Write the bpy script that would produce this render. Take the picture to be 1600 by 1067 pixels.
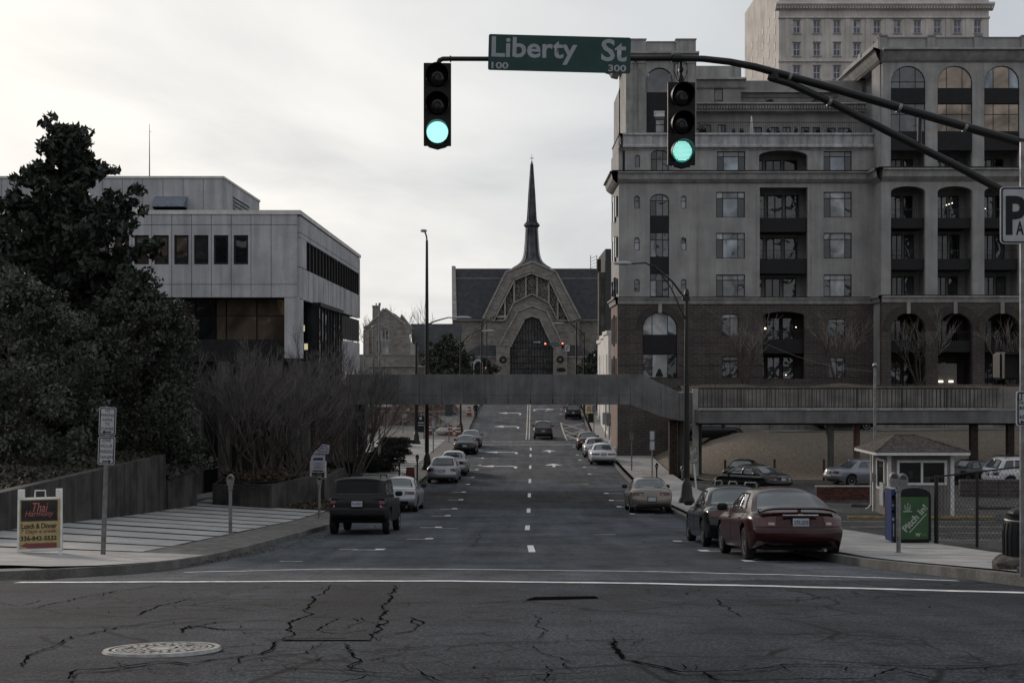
import bpy, bmesh, math, random
from mathutils import Vector, Matrix
R = math.radians
RNG = random.Random(7)
for o in list(bpy.data.objects): bpy.data.objects.remove(o)
SC = bpy.context.scene
COL = SC.collection

# ------------------------------------------------------------------ camera
F = 2100.0                                   # focal length in photo pixels (1600 wide), eye at the origin
cam_d = bpy.data.cameras.new('camera'); cam = bpy.data.objects.new('camera', cam_d); COL.objects.link(cam)
cam_d.sensor_width = 36; cam_d.lens = F/1600*36; cam_d.shift_y = 41.5/1600
cam_d.clip_start = .1; cam_d.clip_end = 6000
cam.location = (0, 0, 0); cam.rotation_euler = (R(90), 0, 0)
SC.camera = cam
SC.view_settings.view_transform = 'Standard'; SC.view_settings.look = 'None'
SC.view_settings.exposure = .28; SC.view_settings.gamma = 1; SC.view_settings.use_curve_mapping = False
SC.cycles.max_bounces = 6; SC.cycles.transparent_max_bounces = 8

# ------------------------------------------------------------------ sky and sun
SUN_AZ, SUN_EL = R(-34), R(16)               # from the street axis towards the left
sdir = Vector((math.sin(SUN_AZ)*math.cos(SUN_EL), math.cos(SUN_AZ)*math.cos(SUN_EL), math.sin(SUN_EL)))
W = bpy.data.worlds.new('World'); SC.world = W; W.use_nodes = True
nt = W.node_tree; nt.nodes.clear()
def N(t, **k):
    n = nt.nodes.new(t)
    for a, v in k.items():
        if a.startswith('i_'): n.inputs[a[2:]].default_value = v
        else: setattr(n, a, v)
    return n
def L(a, b): nt.links.new(a, b)
def ramp(src, stops):
    r = N('ShaderNodeValToRGB'); L(src, r.inputs[0]); e = r.color_ramp.elements
    while len(e) < len(stops): e.new(.5)
    for x, (p, c) in zip(e, stops): x.position = p; x.color = (*c, 1)
    return r.outputs[0]
def math_(op, a, b=None, c=None):
    m = N('ShaderNodeMath', operation=op)
    for i, v in enumerate((a, b, c)):
        if v is None: continue
        if isinstance(v, (int, float)): m.inputs[i].default_value = v
        else: L(v, m.inputs[i])
    return m.outputs[0]
def mixc(f, a, b, mode='MIX'):
    m = N('ShaderNodeMix', data_type='RGBA', blend_type=mode)
    if isinstance(f, (int, float)): m.inputs[0].default_value = f
    else: L(f, m.inputs[0])
    for i, v in ((6, a), (7, b)):
        if isinstance(v, (tuple, list)): m.inputs[i].default_value = (*v[:3], 1)
        else: L(v, m.inputs[i])
    return m.outputs[2]
sky = N('ShaderNodeTexSky', sky_type='NISHITA', sun_disc=False)
sky.sun_elevation = SUN_EL; sky.sun_rotation = SUN_AZ; sky.air_density = 1; sky.dust_density = 3
tc = N('ShaderNodeTexCoord'); sep = N('ShaderNodeSeparateXYZ'); L(tc.outputs['Generated'], sep.inputs[0])
zz = math_('ADD', math_('ABSOLUTE', sep.outputs[2]), .16)
comb = N('ShaderNodeCombineXYZ'); L(math_('DIVIDE', sep.outputs[0], zz), comb.inputs[0]); L(math_('DIVIDE', sep.outputs[1], zz), comb.inputs[1])
mp = N('ShaderNodeMapping'); L(comb.outputs[0], mp.inputs[0]); mp.inputs['Scale'].default_value = (1.0, .75, 1); mp.inputs['Rotation'].default_value = (0, 0, R(25)); mp.inputs['Location'].default_value = (.7, .3, 0)
nz = N('ShaderNodeTexNoise', i_Scale=.95, i_Detail=7, i_Roughness=.52, i_Distortion=.5); L(mp.outputs[0], nz.inputs['Vector'])
vd = N('ShaderNodeVectorMath', operation='DOT_PRODUCT'); L(tc.outputs['Generated'], vd.inputs[0])
vd.inputs[1].default_value = tuple(Vector((math.sin(R(-26))*math.cos(R(11)), math.cos(R(-26))*math.cos(R(11)), math.sin(R(11)))))
# overcast: brightest where the sun stands behind the cloud, falling off to the far side of the sky
S = 8.3
glow = ramp(math_('MULTIPLY_ADD', vd.outputs['Value'], .5, .5),
    [(0, (.56, .575, .61)), (.55, (.60, .615, .65)), (.86, (.64, .665, .70)), (.935, (.74, .755, .77)), (.978, (.875, .87, .86)), (1, (1.02, 1.01, .985))])
cl = ramp(nz.outputs[0], [(.34, (.76, .775, .80)), (.5, (.95, .955, .955)), (.62, (1.09, 1.08, 1.06))])
cloud = mixc(1, glow, cl, 'MULTIPLY')
sc_ = N('ShaderNodeVectorMath', operation='SCALE'); L(cloud, sc_.inputs[0]); sc_.inputs['Scale'].default_value = S
bg = N('ShaderNodeBackground', i_Strength=.1); L(mixc(.96, sky.outputs[0], sc_.outputs[0]), bg.inputs[0])
out = N('ShaderNodeOutputWorld'); L(bg.outputs[0], out.inputs[0])

sd = bpy.data.lights.new('sun', 'SUN'); sun = bpy.data.objects.new('sun', sd); COL.objects.link(sun)
sd.energy = 1.5; sd.angle = R(10); sd.color = (1, .86, .74)
sun.rotation_euler = (-sdir).to_track_quat('-Z', 'Y').to_euler()

# ------------------------------------------------------------------ helpers
def clamp(x, a=0., b=1.): return max(a, min(b, x))
def sstep(a, b, x):
    t = clamp((x-a)/(b-a)); return t*t*(3-2*t)
def interp(pts, x):
    if x <= pts[0][0]: return pts[0][1]
    for (x0, y0), (x1, y1) in zip(pts, pts[1:]):
        if x <= x1: return y0 + (y1-y0)*(x-x0)/(x1-x0)
    return pts[-1][1]
def hermite(pts):
    xs = [p[0] for p in pts]; ys = [p[1] for p in pts]; n = len(pts)
    d = [(ys[i+1]-ys[i])/(xs[i+1]-xs[i]) for i in range(n-1)]
    m = [d[0]] + [0 if d[i-1]*d[i] <= 0 else 2*d[i-1]*d[i]/(d[i-1]+d[i]) for i in range(1, n-1)] + [d[-1]]
    def f(x):
        if x <= xs[0]: return ys[0]
        if x >= xs[-1]: return ys[-1]
        i = max(k for k in range(n-1) if xs[k] <= x)
        h = xs[i+1]-xs[i]; t = (x-xs[i])/h
        return (2*t**3-3*t*t+1)*ys[i]+(t**3-2*t*t+t)*h*m[i]+(-2*t**3+3*t*t)*ys[i+1]+(t**3-t*t)*h*m[i+1]
    return f
# height of the street along its length, metres relative to the eye: down to the dip, up to the church
G = hermite([(-60, -1.3), (0, -1.5), (7, -1.72), (8.75, -1.86), (13, -2.32), (17.5, -2.79), (23.6, -3.49), (25.5, -3.69), (30, -4.09), (37.5, -4.7), (44, -5.2),
    (52.5, -5.72), (65, -6.3), (78, -6.62), (93.7, -6.7), (118, -6.66), (132, -6.45), (147, -5.65), (165, -4.6), (185, -3.5), (210, -2.55), (240, -2.0), (300, -1.9), (3000, -1.9)])
def XC(d): return .1 + .0155*clamp(d-40, 0, 230)          # centre of the street
def X(px, d): return (px-800)*d/F                         # image pixel column -> metres at an estimated distance
def Z(py, d): return (575-py)*d/F  # likewise upwards, from an image pixel row
def DG(py, lift=0.):                                      # distance of a spot on the street seen at that image row
    a, b = 5., 240.
    for _ in range(50):
        m = (a+b)/2
        if 575-(G(m)+lift)*F/m > py: a = m
        else: b = m
    return (a+b)/2
def PLAZA(x, d):                                          # the pavement on the left climbs away from the kerb
    return G(d)+.15+(.035+.025*sstep(24, 32, d))*max(0, (XC(d)-6.3)-x)*(1-.7*sstep(60, 80, d))

class MB:
    def __init__(s): s.v = []; s.f = []; s.m = []; s.mi = 0
    def add(s, vs, fs):
        o = len(s.v); s.v += [tuple(v) for v in vs]; s.f += [tuple(i+o for i in f) for f in fs]; s.m += [s.mi]*len(fs); return s
    def box(s, x0, x1, y0, y1, z0, z1):
        return s.add([(x, y, z) for z in (z0, z1) for y in (y0, y1) for x in (x0, x1)],
            [(0, 2, 3, 1), (4, 5, 7, 6), (0, 1, 5, 4), (2, 6, 7, 3), (0, 4, 6, 2), (1, 3, 7, 5)])
    def hexa(s, p):      # 8 points: bottom 4 ccw, top 4 ccw
        return s.add(p, [(3, 2, 1, 0), (4, 5, 6, 7), (0, 1, 5, 4), (1, 2, 6, 5), (2, 3, 7, 6), (3, 0, 4, 7)])
    def bbox(s, x0, x1, y0, y1, z0, z1, b=.02):           # box with its upper/front edges chamfered all round
        w = [(x0, x1, y0, y1, z0+b), (x0, x1, y0, y1, z1-b)]
        vs = []
        for (ix, z) in ((b, z0), (0, z0+b), (0, z1-b), (b, z1)):
            for (x, y) in ((x0+ix, y0+0), (x1-ix, y0+0), (x1, y0+b), (x1, y1-b), (x1-ix, y1), (x0+ix, y1), (x0, y1-b), (x0, y0+b)):
                vs.append((min(max(x, x0+ix), x1-ix), min(max(y, y0+ix), y1-ix), z))
        fs = [tuple(range(7, -1, -1)), tuple(range(24, 32))]
        for k in range(3):
            for i in range(8): fs.append((k*8+i, k*8+(i+1) % 8, k*8+8+(i+1) % 8, k*8+8+i))
        return s.add(vs, fs)
    def prism(s, poly, y0, y1):                           # polygon in x,z pulled along y
        n = len(poly)
        vs = [(x, y0, z) for x, z in poly]+[(x, y1, z) for x, z in poly]
        return s.add(vs, [tuple(range(n)), tuple(range(2*n-1, n-1, -1))]+[(i, i+n, (i+1) % n+n, (i+1) % n) for i in range(n)])
    def slab(s, poly, z0, z1):                            # polygon in x,y pulled along z
        n = len(poly)
        vs = [(x, y, z0) for x, y in poly]+[(x, y, z1) for x, y in poly]
        return s.add(vs, [tuple(range(n-1, -1, -1)), tuple(range(n, 2*n))]+[(i, (i+1) % n, (i+1) % n+n, i+n) for i in range(n)])
    def side(s, poly, x0, x1):                            # polygon in y,z pulled along x
        n = len(poly)
        vs = [(x0, y, z) for y, z in poly]+[(x1, y, z) for y, z in poly]
        return s.add(vs, [tuple(range(n)), tuple(range(2*n-1, n-1, -1))]+[(i, i+n, (i+1) % n+n, (i+1) % n) for i in range(n)])
    def tube(s, path, r, n=8, cap=True):
        path = [Vector(p) for p in path]; rs = r if isinstance(r, (list, tuple)) else [r]*len(path)
        o = len(s.v); k = len(path); u = None
        for i, p in enumerate(path):
            t = (path[min(i+1, k-1)]-path[max(i-1, 0)])
            t = t.normalized() if t.length > 1e-9 else Vector((0, 0, 1))
            if u is None:
                u = t.orthogonal().normalized()
            else:
                u = u-t*u.dot(t); u = u.normalized() if u.length > 1e-6 else t.orthogonal().normalized()
            w = t.cross(u)
            for j in range(n):
                a = 2*math.pi*j/n; q = p+(u*math.cos(a)+w*math.sin(a))*rs[i]; s.v.append((q.x, q.y, q.z))
        for i in range(k-1):
            for j in range(n):
                s.f.append((o+i*n+j, o+i*n+(j+1) % n, o+(i+1)*n+(j+1) % n, o+(i+1)*n+j)); s.m.append(s.mi)
        if cap:
            s.f.append(tuple(o+j for j in range(n-1, -1, -1))); s.m.append(s.mi)
            s.f.append(tuple(o+(k-1)*n+j for j in range(n))); s.m.append(s.mi)
        return s
    def cyl(s, x, y, z0, z1, r0, r1=None, n=16): return s.tube([(x, y, z0), (x, y, z1)], [r0, r0 if r1 is None else r1], n)
    def lathe(s, prof, c=(0, 0, 0), n=20, axis='z'):      # (radius, height) profile
        o = len(s.v); k = len(prof)
        for r, h in prof:
            for j in range(n):
                a = 2*math.pi*j/n; a_, b_ = r*math.cos(a), r*math.sin(a)
                p = (a_, b_, h) if axis == 'z' else ((b_, h, a_) if axis == 'y' else (h, a_, b_))
                s.v.append((c[0]+p[0], c[1]+p[1], c[2]+p[2]))
        for i in range(k-1):
            for j in range(n):
                s.f.append((o+i*n+j, o+i*n+(j+1) % n, o+(i+1)*n+(j+1) % n, o+(i+1)*n+j)); s.m.append(s.mi)
        s.f.append(tuple(o+j for j in range(n-1, -1, -1))); s.m.append(s.mi)
        s.f.append(tuple(o+(k-1)*n+j for j in range(n))); s.m.append(s.mi)
        return s
    def ball(s, c, r, n=10, sq=(1, 1, 1)):
        pr = [(math.sin(math.pi*i/n)*r, -math.cos(math.pi*i/n)*r) for i in range(n+1)]
        o = len(s.v); s.lathe([(max(a, 1e-4), h) for a, h in pr], (0, 0, 0), n*2-4)
        for i in range(o, len(s.v)): v = s.v[i]; s.v[i] = (c[0]+v[0]*sq[0], c[1]+v[1]*sq[1], c[2]+v[2]*sq[2])
        return s
    def grid(s, nx, ny, fn, flip=False):
        vs = [fn(i/nx, j/ny) for j in range(ny+1) for i in range(nx+1)]
        fs = [(j*(nx+1)+i, j*(nx+1)+i+1, (j+1)*(nx+1)+i+1, (j+1)*(nx+1)+i) for j in range(ny) for i in range(nx)]
        return s.add(vs, [f[::-1] for f in fs] if flip else fs)
    def xf(s, M, o=0):
        for i in range(o, len(s.v)): s.v[i] = tuple(M @ Vector(s.v[i]))
        return s
    def mesh(s, name, mat, smooth=False):
        me = bpy.data.meshes.new(name); me.from_pydata(s.v, [], s.f)
        for m in (mat if isinstance(mat, (list, tuple)) else [mat]): me.materials.append(m)
        if any(s.m): me.polygons.foreach_set('material_index', s.m)
        if smooth:
            me.polygons.foreach_set('use_smooth', [True]*len(me.polygons))
            if smooth is not True: me.set_sharp_from_angle(angle=R(smooth))
        me.update(); return me
    def build(s, name, mat, parent=None, smooth=False, fix=False, loc=None, label=None):
        me = s.mesh(name, mat, smooth)
        if fix:
            bm = bmesh.new(); bm.from_mesh(me); bmesh.ops.recalc_face_normals(bm, faces=bm.faces); bm.to_mesh(me); bm.free()
        return link(name, me, parent, loc, label)
def link(name, me, parent=None, loc=None, label=None, rz=0):
    o = bpy.data.objects.new(name, me); COL.objects.link(o)
    if parent is not None: o.parent = parent
    if loc is not None: o.location = loc
    if rz: o.rotation_euler = (0, 0, rz)
    if label: o['label'] = label
    return o
def tag(o, label=None, cat=None, group=None, kind=None):
    if label: o['label'] = label
    if cat: o['category'] = cat
    if group: o['group'] = group
    if kind: o['kind'] = kind
    return o
def thing(name, label, cat, loc=(0, 0, 0), rz=0, group=None):
    o = bpy.data.objects.new(name, None); o.empty_display_size = .2; COL.objects.link(o)
    o.location = loc; o.rotation_euler = (0, 0, rz); return tag(o, label, cat, group)
def kids(o): return [c for c in bpy.data.objects if c.parent == o]
def copy_tree(o, parent=None, depth=0):
    c = o.copy(); COL.objects.link(c)
    if parent is not None: c.parent = parent
    for k in KIDS(o): copy_tree(k, c, depth+1)
    return c
def KIDS(o): return list(o.children)
def dup(o, loc, rz, label, group=None):
    c = copy_tree(o); c.location = loc; c.rotation_euler = (0, 0, rz); c['label'] = label
    if group: c['group'] = group
    return c
def lettering(s, box, y, mat, parent, bold=0., shear=0., name='lettering', fit=True, th=.004, rot=0., spacing=1.):
    """flat print: text fitted to box (x0, z0, x1, z1) of a face that looks towards -Y"""
    cu = bpy.data.curves.new(name, 'FONT'); cu.body = s; cu.size = 1; cu.offset = bold; cu.shear = shear; cu.resolution_u = 3; cu.space_character = spacing
    cu.align_x = 'CENTER'
    to = bpy.data.objects.new(name, cu); me = bpy.data.meshes.new_from_object(to)
    bpy.data.objects.remove(to); bpy.data.curves.remove(cu)
    xs = [v.co.x for v in me.vertices]; ys = [v.co.y for v in me.vertices]
    a, b, c, d = min(xs), max(xs), min(ys), max(ys)
    x0, z0, x1, z1 = box; sx = (x1-x0)/(b-a); sz = (z1-z0)/(d-c)
    if not fit: sx = min(sx, sz*1.0)
    cx, cz = (x0+x1)/2, (z0+z1)/2; ca, sa = math.cos(rot), math.sin(rot)
    for v in me.vertices:
        px, pz = (v.co.x-(a+b)/2)*sx, (v.co.y-(c+d)/2)*sz
        v.co = (cx+px*ca-pz*sa, y, cz+px*sa+pz*ca)
    me.materials.append(mat); me.name = name
    return link(name, me, parent)
def arc(cx, cz, rx, rz, a0, a1, n): return [(cx+rx*math.cos(R(a0+(a1-a0)*i/n)), cz+rz*math.sin(R(a0+(a1-a0)*i/n))) for i in range(n+1)]
def holed_wall(mb, x0, x1, z0, z1, y0, y1, holes):
    """a wall (front at y0, back at y1) with true openings; hole = (x0, x1, z0, z1, rise) - rise > 0 arches the head"""
    xs = sorted({x0, x1, *[h[0] for h in holes], *[h[1] for h in holes]}); zs = sorted({z0, z1, *[h[2] for h in holes], *[h[3] for h in holes]})
    xs = [x for x in xs if x0 <= x <= x1]; zs = [z for z in zs if z0 <= z <= z1]
    def inside(x, z): return any(h[0] < x < h[1] and h[2] < z < h[3] for h in holes)
    for i in range(len(xs)-1):
        j = 0
        while j < len(zs)-1:
            if inside((xs[i]+xs[i+1])/2, (zs[j]+zs[j+1])/2): j += 1; continue
            k = j
            while k < len(zs)-1 and not inside((xs[i]+xs[i+1])/2, (zs[k]+zs[k+1])/2): k += 1
            a, b, c, d = xs[i], xs[i+1], zs[j], zs[k]
            mb.add([(a, y0, c), (b, y0, c), (b, y0, d), (a, y0, d)], [(0, 1, 2, 3)])
            mb.add([(a, y1, c), (b, y1, c), (b, y1, d), (a, y1, d)], [(3, 2, 1, 0)])
            j = k
    for h in holes:
        a, b, c, d = h[:4]; rise = h[4] if len(h) > 4 else 0
        q = [(a, c), (a, d), (b, d), (b, c)]
        if rise:
            ar = arc((a+b)/2, d-rise, (b-a)/2, rise, 180, 0, 10)
            q = [(a, c)]+ar+[(b, c)]
            for half in (ar[:6]+[(a, d)], ar[5:]+[(b, d)]):
                n = len(half)
                if half[-1][0] == a: fs = [(n-1, i, i+1) for i in range(n-2)]
                else: fs = [(n-1, i, i+1) for i in range(n-2)]
                mb.add([(x, y0, z) for x, z in half], fs); mb.add([(x, y1-.002, z) for x, z in half], fs)
        n = len(q)
        vs = [(x, y0, z) for x, z in q]+[(x, y1, z) for x, z in q]
        mb.add(vs, [(i, i+1, i+1+n, i+n) for i in range(n-1)]+([(n-1, 0, n, 2*n-1)]))
    # outer edges
    mb.add([(x0, y0, z0), (x0, y1, z0), (x0, y1, z1), (x0, y0, z1)], [(0, 3, 2, 1)]); mb.add([(x1, y0, z0), (x1, y1, z0), (x1, y1, z1), (x1, y0, z1)], [(0, 1, 2, 3)])
    mb.add([(x0, y0, z1), (x1, y0, z1), (x1, y1, z1), (x0, y1, z1)], [(0, 1, 2, 3)])
    return mb

# ------------------------------------------------------------------ materials
MATS = {}
def mat(name, col, rough=.8, metal=0., var=.12, scale=6., bump=0., bscale=None, spec=.25, coat=0., col2=None, streak=0., speck=0., emit=None, coord='Object', detail=6):
    global nt
    if name in MATS: return MATS[name]
    m = bpy.data.materials.new(name); m.use_nodes = True; nt = m.node_tree; nt.nodes.clear()
    o = N('ShaderNodeOutputMaterial'); b = N('ShaderNodeBsdfPrincipled'); L(b.outputs[0], o.inputs[0])
    b.inputs['Roughness'].default_value = rough; b.inputs['Metallic'].default_value = metal
    b.inputs['Specular IOR Level'].default_value = spec; b.inputs['Coat Weight'].default_value = coat; b.inputs['Coat Roughness'].default_value = .04
    if emit: b.inputs['Emission Color'].default_value = (*emit[0], 1); b.inputs['Emission Strength'].default_value = emit[1]
    t = N('ShaderNodeTexCoord')
    n = N('ShaderNodeTexNoise', i_Scale=scale, i_Detail=detail, i_Roughness=.6); L(t.outputs[coord], n.inputs['Vector'])
    lo = tuple(c*(1-var*1.6) for c in col); hi = tuple(min(1, c*(1+var*1.6)) for c in (col2 or col))
    c = ramp(n.outputs[0], [(.36, lo), (.64, hi)])
    if streak:
        mpn = N('ShaderNodeMapping'); L(t.outputs[coord], mpn.inputs[0]); mpn.inputs['Scale'].default_value = (2.6, 2.6, .16)
        n3 = N('ShaderNodeTexNoise', i_Scale=1.0, i_Detail=5, i_Roughness=.65); L(mpn.outputs[0], n3.inputs['Vector'])
        c = mixc(1, c, ramp(n3.outputs[0], [(.36, (1-streak,)*3), (.62, (1.06, 1.05, 1.03))]), 'MULTIPLY')
    if speck:
        v = N('ShaderNodeTexNoise', i_Scale=scale*30, i_Detail=2); L(t.outputs[coord], v.inputs['Vector'])
        c = mixc(1, c, ramp(v.outputs[0], [(.35, (1-speck,)*3), (.65, (1+speck,)*3)]), 'MULTIPLY')
    L(c, b.inputs['Base Color'])
    if bump:
        n2 = N('ShaderNodeTexNoise', i_Scale=bscale or scale*8, i_Detail=5); L(t.outputs[coord], n2.inputs['Vector'])
        bp = N('ShaderNodeBump', i_Strength=bump, i_Distance=.02); L(n2.outputs[0], bp.inputs['Height']); L(bp.outputs[0], b.inputs['Normal'])
    MATS[name] = m; m['c'] = 1
    return m
def asphalt(name, base, cracks=0., tint=1.):
    global nt
    m = bpy.data.materials.new(name); m.use_nodes = True; nt = m.node_tree; nt.nodes.clear()
    o = N('ShaderNodeOutputMaterial'); b = N('ShaderNodeBsdfPrincipled'); L(b.outputs[0], o.inputs[0])
    b.inputs['Roughness'].default_value = .95; b.inputs['Specular IOR Level'].default_value = .12
    t = N('ShaderNodeTexCoord')
    def noise(s, d=6, r=.6, sc=None, dist=0):
        n = N('ShaderNodeTexNoise', i_Scale=s, i_Detail=d, i_Roughness=r, i_Distortion=dist)
        if sc:
            q = N('ShaderNodeMapping'); q.inputs['Scale'].default_value = sc; L(t.outputs['Object'], q.inputs[0]); L(q.outputs[0], n.inputs['Vector'])
        else: L(t.outputs['Object'], n.inputs['Vector'])
        return n.outputs[0]
    c = ramp(noise(.35, 7, .62), [(.36, tuple(x*.66 for x in base)), (.5, base), (.64, tuple(x*1.28 for x in base))])
    c = mixc(1, c, ramp(noise(.9, 5, .6, (1.6, .12, 1)), [(.38, (.78,)*3), (.62, (1.15,)*3)]), 'MULTIPLY')     # wheel-track wear along the street
    c = mixc(1, c, ramp(noise(2.2, 4, .7, None, .4), [(.34, (.55,)*3), (.46, (1,)*3)]), 'MULTIPLY')            # stains
    c = mixc(1, c, ramp(noise(42, 3, .7), [(.38, (.42,)*3), (.52, (1.0,)*3), (.64, (2.1,)*3)]), 'MULTIPLY')   # stone grain
    if cracks:
        q = N('ShaderNodeMix', data_type='VECTOR'); q.inputs[0].default_value = .22
        nn = N('ShaderNodeTexNoise', i_Scale=1.3, i_Detail=5); L(t.outputs['Object'], nn.inputs['Vector'])
        L(t.outputs['Object'], q.inputs[4]); L(nn.outputs['Color'], q.inputs[5])
        v = N('ShaderNodeTexVoronoi', feature='DISTANCE_TO_EDGE', i_Scale=.85); L(q.outputs[1], v.inputs['Vector'])
        mask = ramp(noise(.5, 3), [(.46, (0, 0, 0)), (.54, (.85, .85, .85))])
        line = ramp(v.outputs[0], [(.0, (1, 1, 1)), (.012, (.8, .8, .8)), (.022, (0, 0, 0))])
        v2 = N('ShaderNodeTexVoronoi', feature='DISTANCE_TO_EDGE', i_Scale=3.4); L(q.outputs[1], v2.inputs['Vector'])
        l2 = mixc(1, ramp(v2.outputs[0], [(0, (1, 1, 1)), (.05, (0, 0, 0))]), ramp(noise(.42, 4, .6, None, .5), [(.53, (0, 0, 0)), (.59, (1, 1, 1))]), 'MULTIPLY')
        c = mixc(math_('MULTIPLY', l2, cracks*.9), c, (.002, .002, .002))
        c = mixc(math_('MULTIPLY', mixc(1, line, mask, 'MULTIPLY'), cracks), c, (.001, .001, .001))
    L(c, b.inputs['Base Color'])
    bp = N('ShaderNodeBump', i_Strength=.5, i_Distance=.012); L(noise(70, 3), bp.inputs['Height']); L(bp.outputs[0], b.inputs['Normal'])
    MATS[name] = m; return m
def bricks(name, c1, c2, mortar, w=.21, h=.07, rough=.9, plane='xz', msize=.012, bump=.5, var=.35):
    global nt
    m = bpy.data.materials.new(name); m.use_nodes = True; nt = m.node_tree; nt.nodes.clear()
    o = N('ShaderNodeOutputMaterial'); b = N('ShaderNodeBsdfPrincipled'); L(b.outputs[0], o.inputs[0]); b.inputs['Roughness'].default_value = rough
    t = N('ShaderNodeTexCoord'); s_ = N('ShaderNodeSeparateXYZ'); L(t.outputs['Object'], s_.inputs[0]); cb = N('ShaderNodeCombineXYZ')
    L(math_('ADD', s_.outputs[0], s_.outputs[1]) if plane == 'xz' else s_.outputs[0], cb.inputs[0]); L(s_.outputs[2 if plane == 'xz' else 1], cb.inputs[1])
    br = N('ShaderNodeTexBrick', i_Scale=1.); L(cb.outputs[0], br.inputs['Vector'])
    br.inputs['Brick Width'].default_value = w; br.inputs['Row Height'].default_value = h; br.inputs['Mortar Size'].default_value = msize; br.inputs['Mortar Smooth'].default_value = .2
    br.inputs['Color1'].default_value = (*c1, 1); br.inputs['Color2'].default_value = (*c2, 1); br.inputs['Mortar'].default_value = (*mortar, 1); br.inputs['Bias'].default_value = 0
    n = N('ShaderNodeTexNoise', i_Scale=.7, i_Detail=6, i_Roughness=.65); L(t.outputs['Object'], n.inputs['Vector'])
    n2 = N('ShaderNodeTexNoise', i_Scale=5, i_Detail=3); L(t.outputs['Object'], n2.inputs['Vector'])
    c = mixc(1, br.outputs[0], ramp(n.outputs[0], [(.3, (1-var,)*3), (.7, (1+var*.6,)*3)]), 'MULTIPLY')
    c = mixc(1, c, ramp(n2.outputs[0], [(.3, (.85,)*3), (.7, (1.12,)*3)]), 'MULTIPLY')
    L(c, b.inputs['Base Color'])
    bp = N('ShaderNodeBump', i_Strength=bump, i_Distance=.01, invert=True); L(br.outputs['Fac'], bp.inputs['Height']); L(bp.outputs[0], b.inputs['Normal'])
    MATS[name] = m; return m
def glass(name, col=(.012, .013, .015), rough=.06, wave=.35, wscale=.8, spec=.5, metal=0.):
    global nt
    m = bpy.data.materials.new(name); m.use_nodes = True; nt = m.node_tree; nt.nodes.clear()
    o = N('ShaderNodeOutputMaterial'); b = N('ShaderNodeBsdfPrincipled'); L(b.outputs[0], o.inputs[0])
    b.inputs['Roughness'].default_value = rough; b.inputs['Base Color'].default_value = (*col, 1); b.inputs['Specular IOR Level'].default_value = spec; b.inputs['Metallic'].default_value = metal
    t = N('ShaderNodeTexCoord'); n = N('ShaderNodeTexNoise', i_Scale=wscale, i_Detail=1.5, i_Distortion=.6); L(t.outputs['Object'], n.inputs['Vector'])
    n2 = N('ShaderNodeTexNoise', i_Scale=wscale*.6, i_Detail=4, i_Distortion=1.2); L(t.outputs['Object'], n2.inputs['Vector'])
    L(ramp(n2.outputs[0], [(.35, tuple(c*.5 for c in col)), (.65, tuple(c*1.7 for c in col))]), b.inputs['Base Color'])
    bp = N('ShaderNodeBump', i_Strength=wave, i_Distance=.12); L(n.outputs[0], bp.inputs['Height']); L(bp.outputs[0], b.inputs['Normal'])
    MATS[name] = m; return m

M_ASPH_OLD = asphalt('old_asphalt', (.032, .0375, .046), 1.)
M_ASPH = asphalt('street_asphalt', (.068, .075, .086), .5)
M_ASPH_PATCH = asphalt('patch_asphalt', (.022, .0255, .031), .8)
M_LOT = asphalt('lot_asphalt', (.058, .058, .058), .9)
M_CONC = mat('concrete', (.29, .285, .275), .9, var=.14, scale=1.4, bump=.25, bscale=40, speck=.18)
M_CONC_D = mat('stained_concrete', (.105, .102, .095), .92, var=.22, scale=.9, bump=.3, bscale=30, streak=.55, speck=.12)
M_BRIDGE = mat('bridge_concrete', (.150, .150, .150), .92, var=.16, scale=.6, bump=.2, bscale=25, streak=.2, speck=.1)
M_SLAB = mat('pavement_slab', (.33, .325, .315), .9, var=.11, scale=.8, bump=.2, bscale=40, speck=.16)
M_PBRICK = mat('paver_strip', (.055, .05, .047), .9, var=.2, scale=4, bump=.5, bscale=30, speck=.2)
M_KERB = mat('kerb_stone', (.13, .127, .12), .9, var=.2, scale=1.2, bump=.3, bscale=30, speck=.2)
M_PAINT = mat('road_paint', (.62, .62, .61), .8, var=.2, scale=5, speck=.35)
M_PAINT_Y = mat('worn_paint', (.40, .38, .33), .8, var=.3, scale=3, speck=.4)
M_WHITE = mat('white_paint', (.62, .62, .61), .6, var=.06)
M_BLACK = mat('black_metal', (.012, .012, .013), .45, var=.1, spec=.4)
M_POLE = mat('dark_pole', (.011, .011, .011), .5, var=.2, scale=3, spec=.4)
M_STEEL = mat('galvanised_steel', (.22, .22, .22), .45, metal=.6, var=.2, scale=5)
M_ALU = mat('lamp_grey', (.33, .34, .36), .4, var=.08)
M_WALLD = mat('tree_shaded_concrete', (.058, .057, .053), .95, var=.3, scale=.8, bump=.3, bscale=30, streak=.5, speck=.15)  # wall concrete with the shade of the trees darkened into its colour
M_RUBBER = mat('rubber', (.012, .012, .012), .9, var=.2, scale=20)
M_DARK = mat('dark_void', (.006, .006, .006), 1, var=.05, spec=.0)
M_BARK = mat('bark', (.075, .062, .055), .95, var=.3, scale=9, bump=.6)
M_TWIG = mat('bare_twig', (.10, .083, .076), .95, var=.25, scale=3)
M_TWIG_D = mat('grey_twig', (.135, .122, .116), .95, var=.25, scale=3)
M_SOIL = mat('mulch', (.035, .027, .021), 1, var=.4, scale=5, bump=.9, speck=.4)
M_DRYGRASS = mat('dormant_grass', (.150, .126, .100), 1, var=.17, scale=5, bump=.8, bscale=60, speck=.3)
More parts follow.
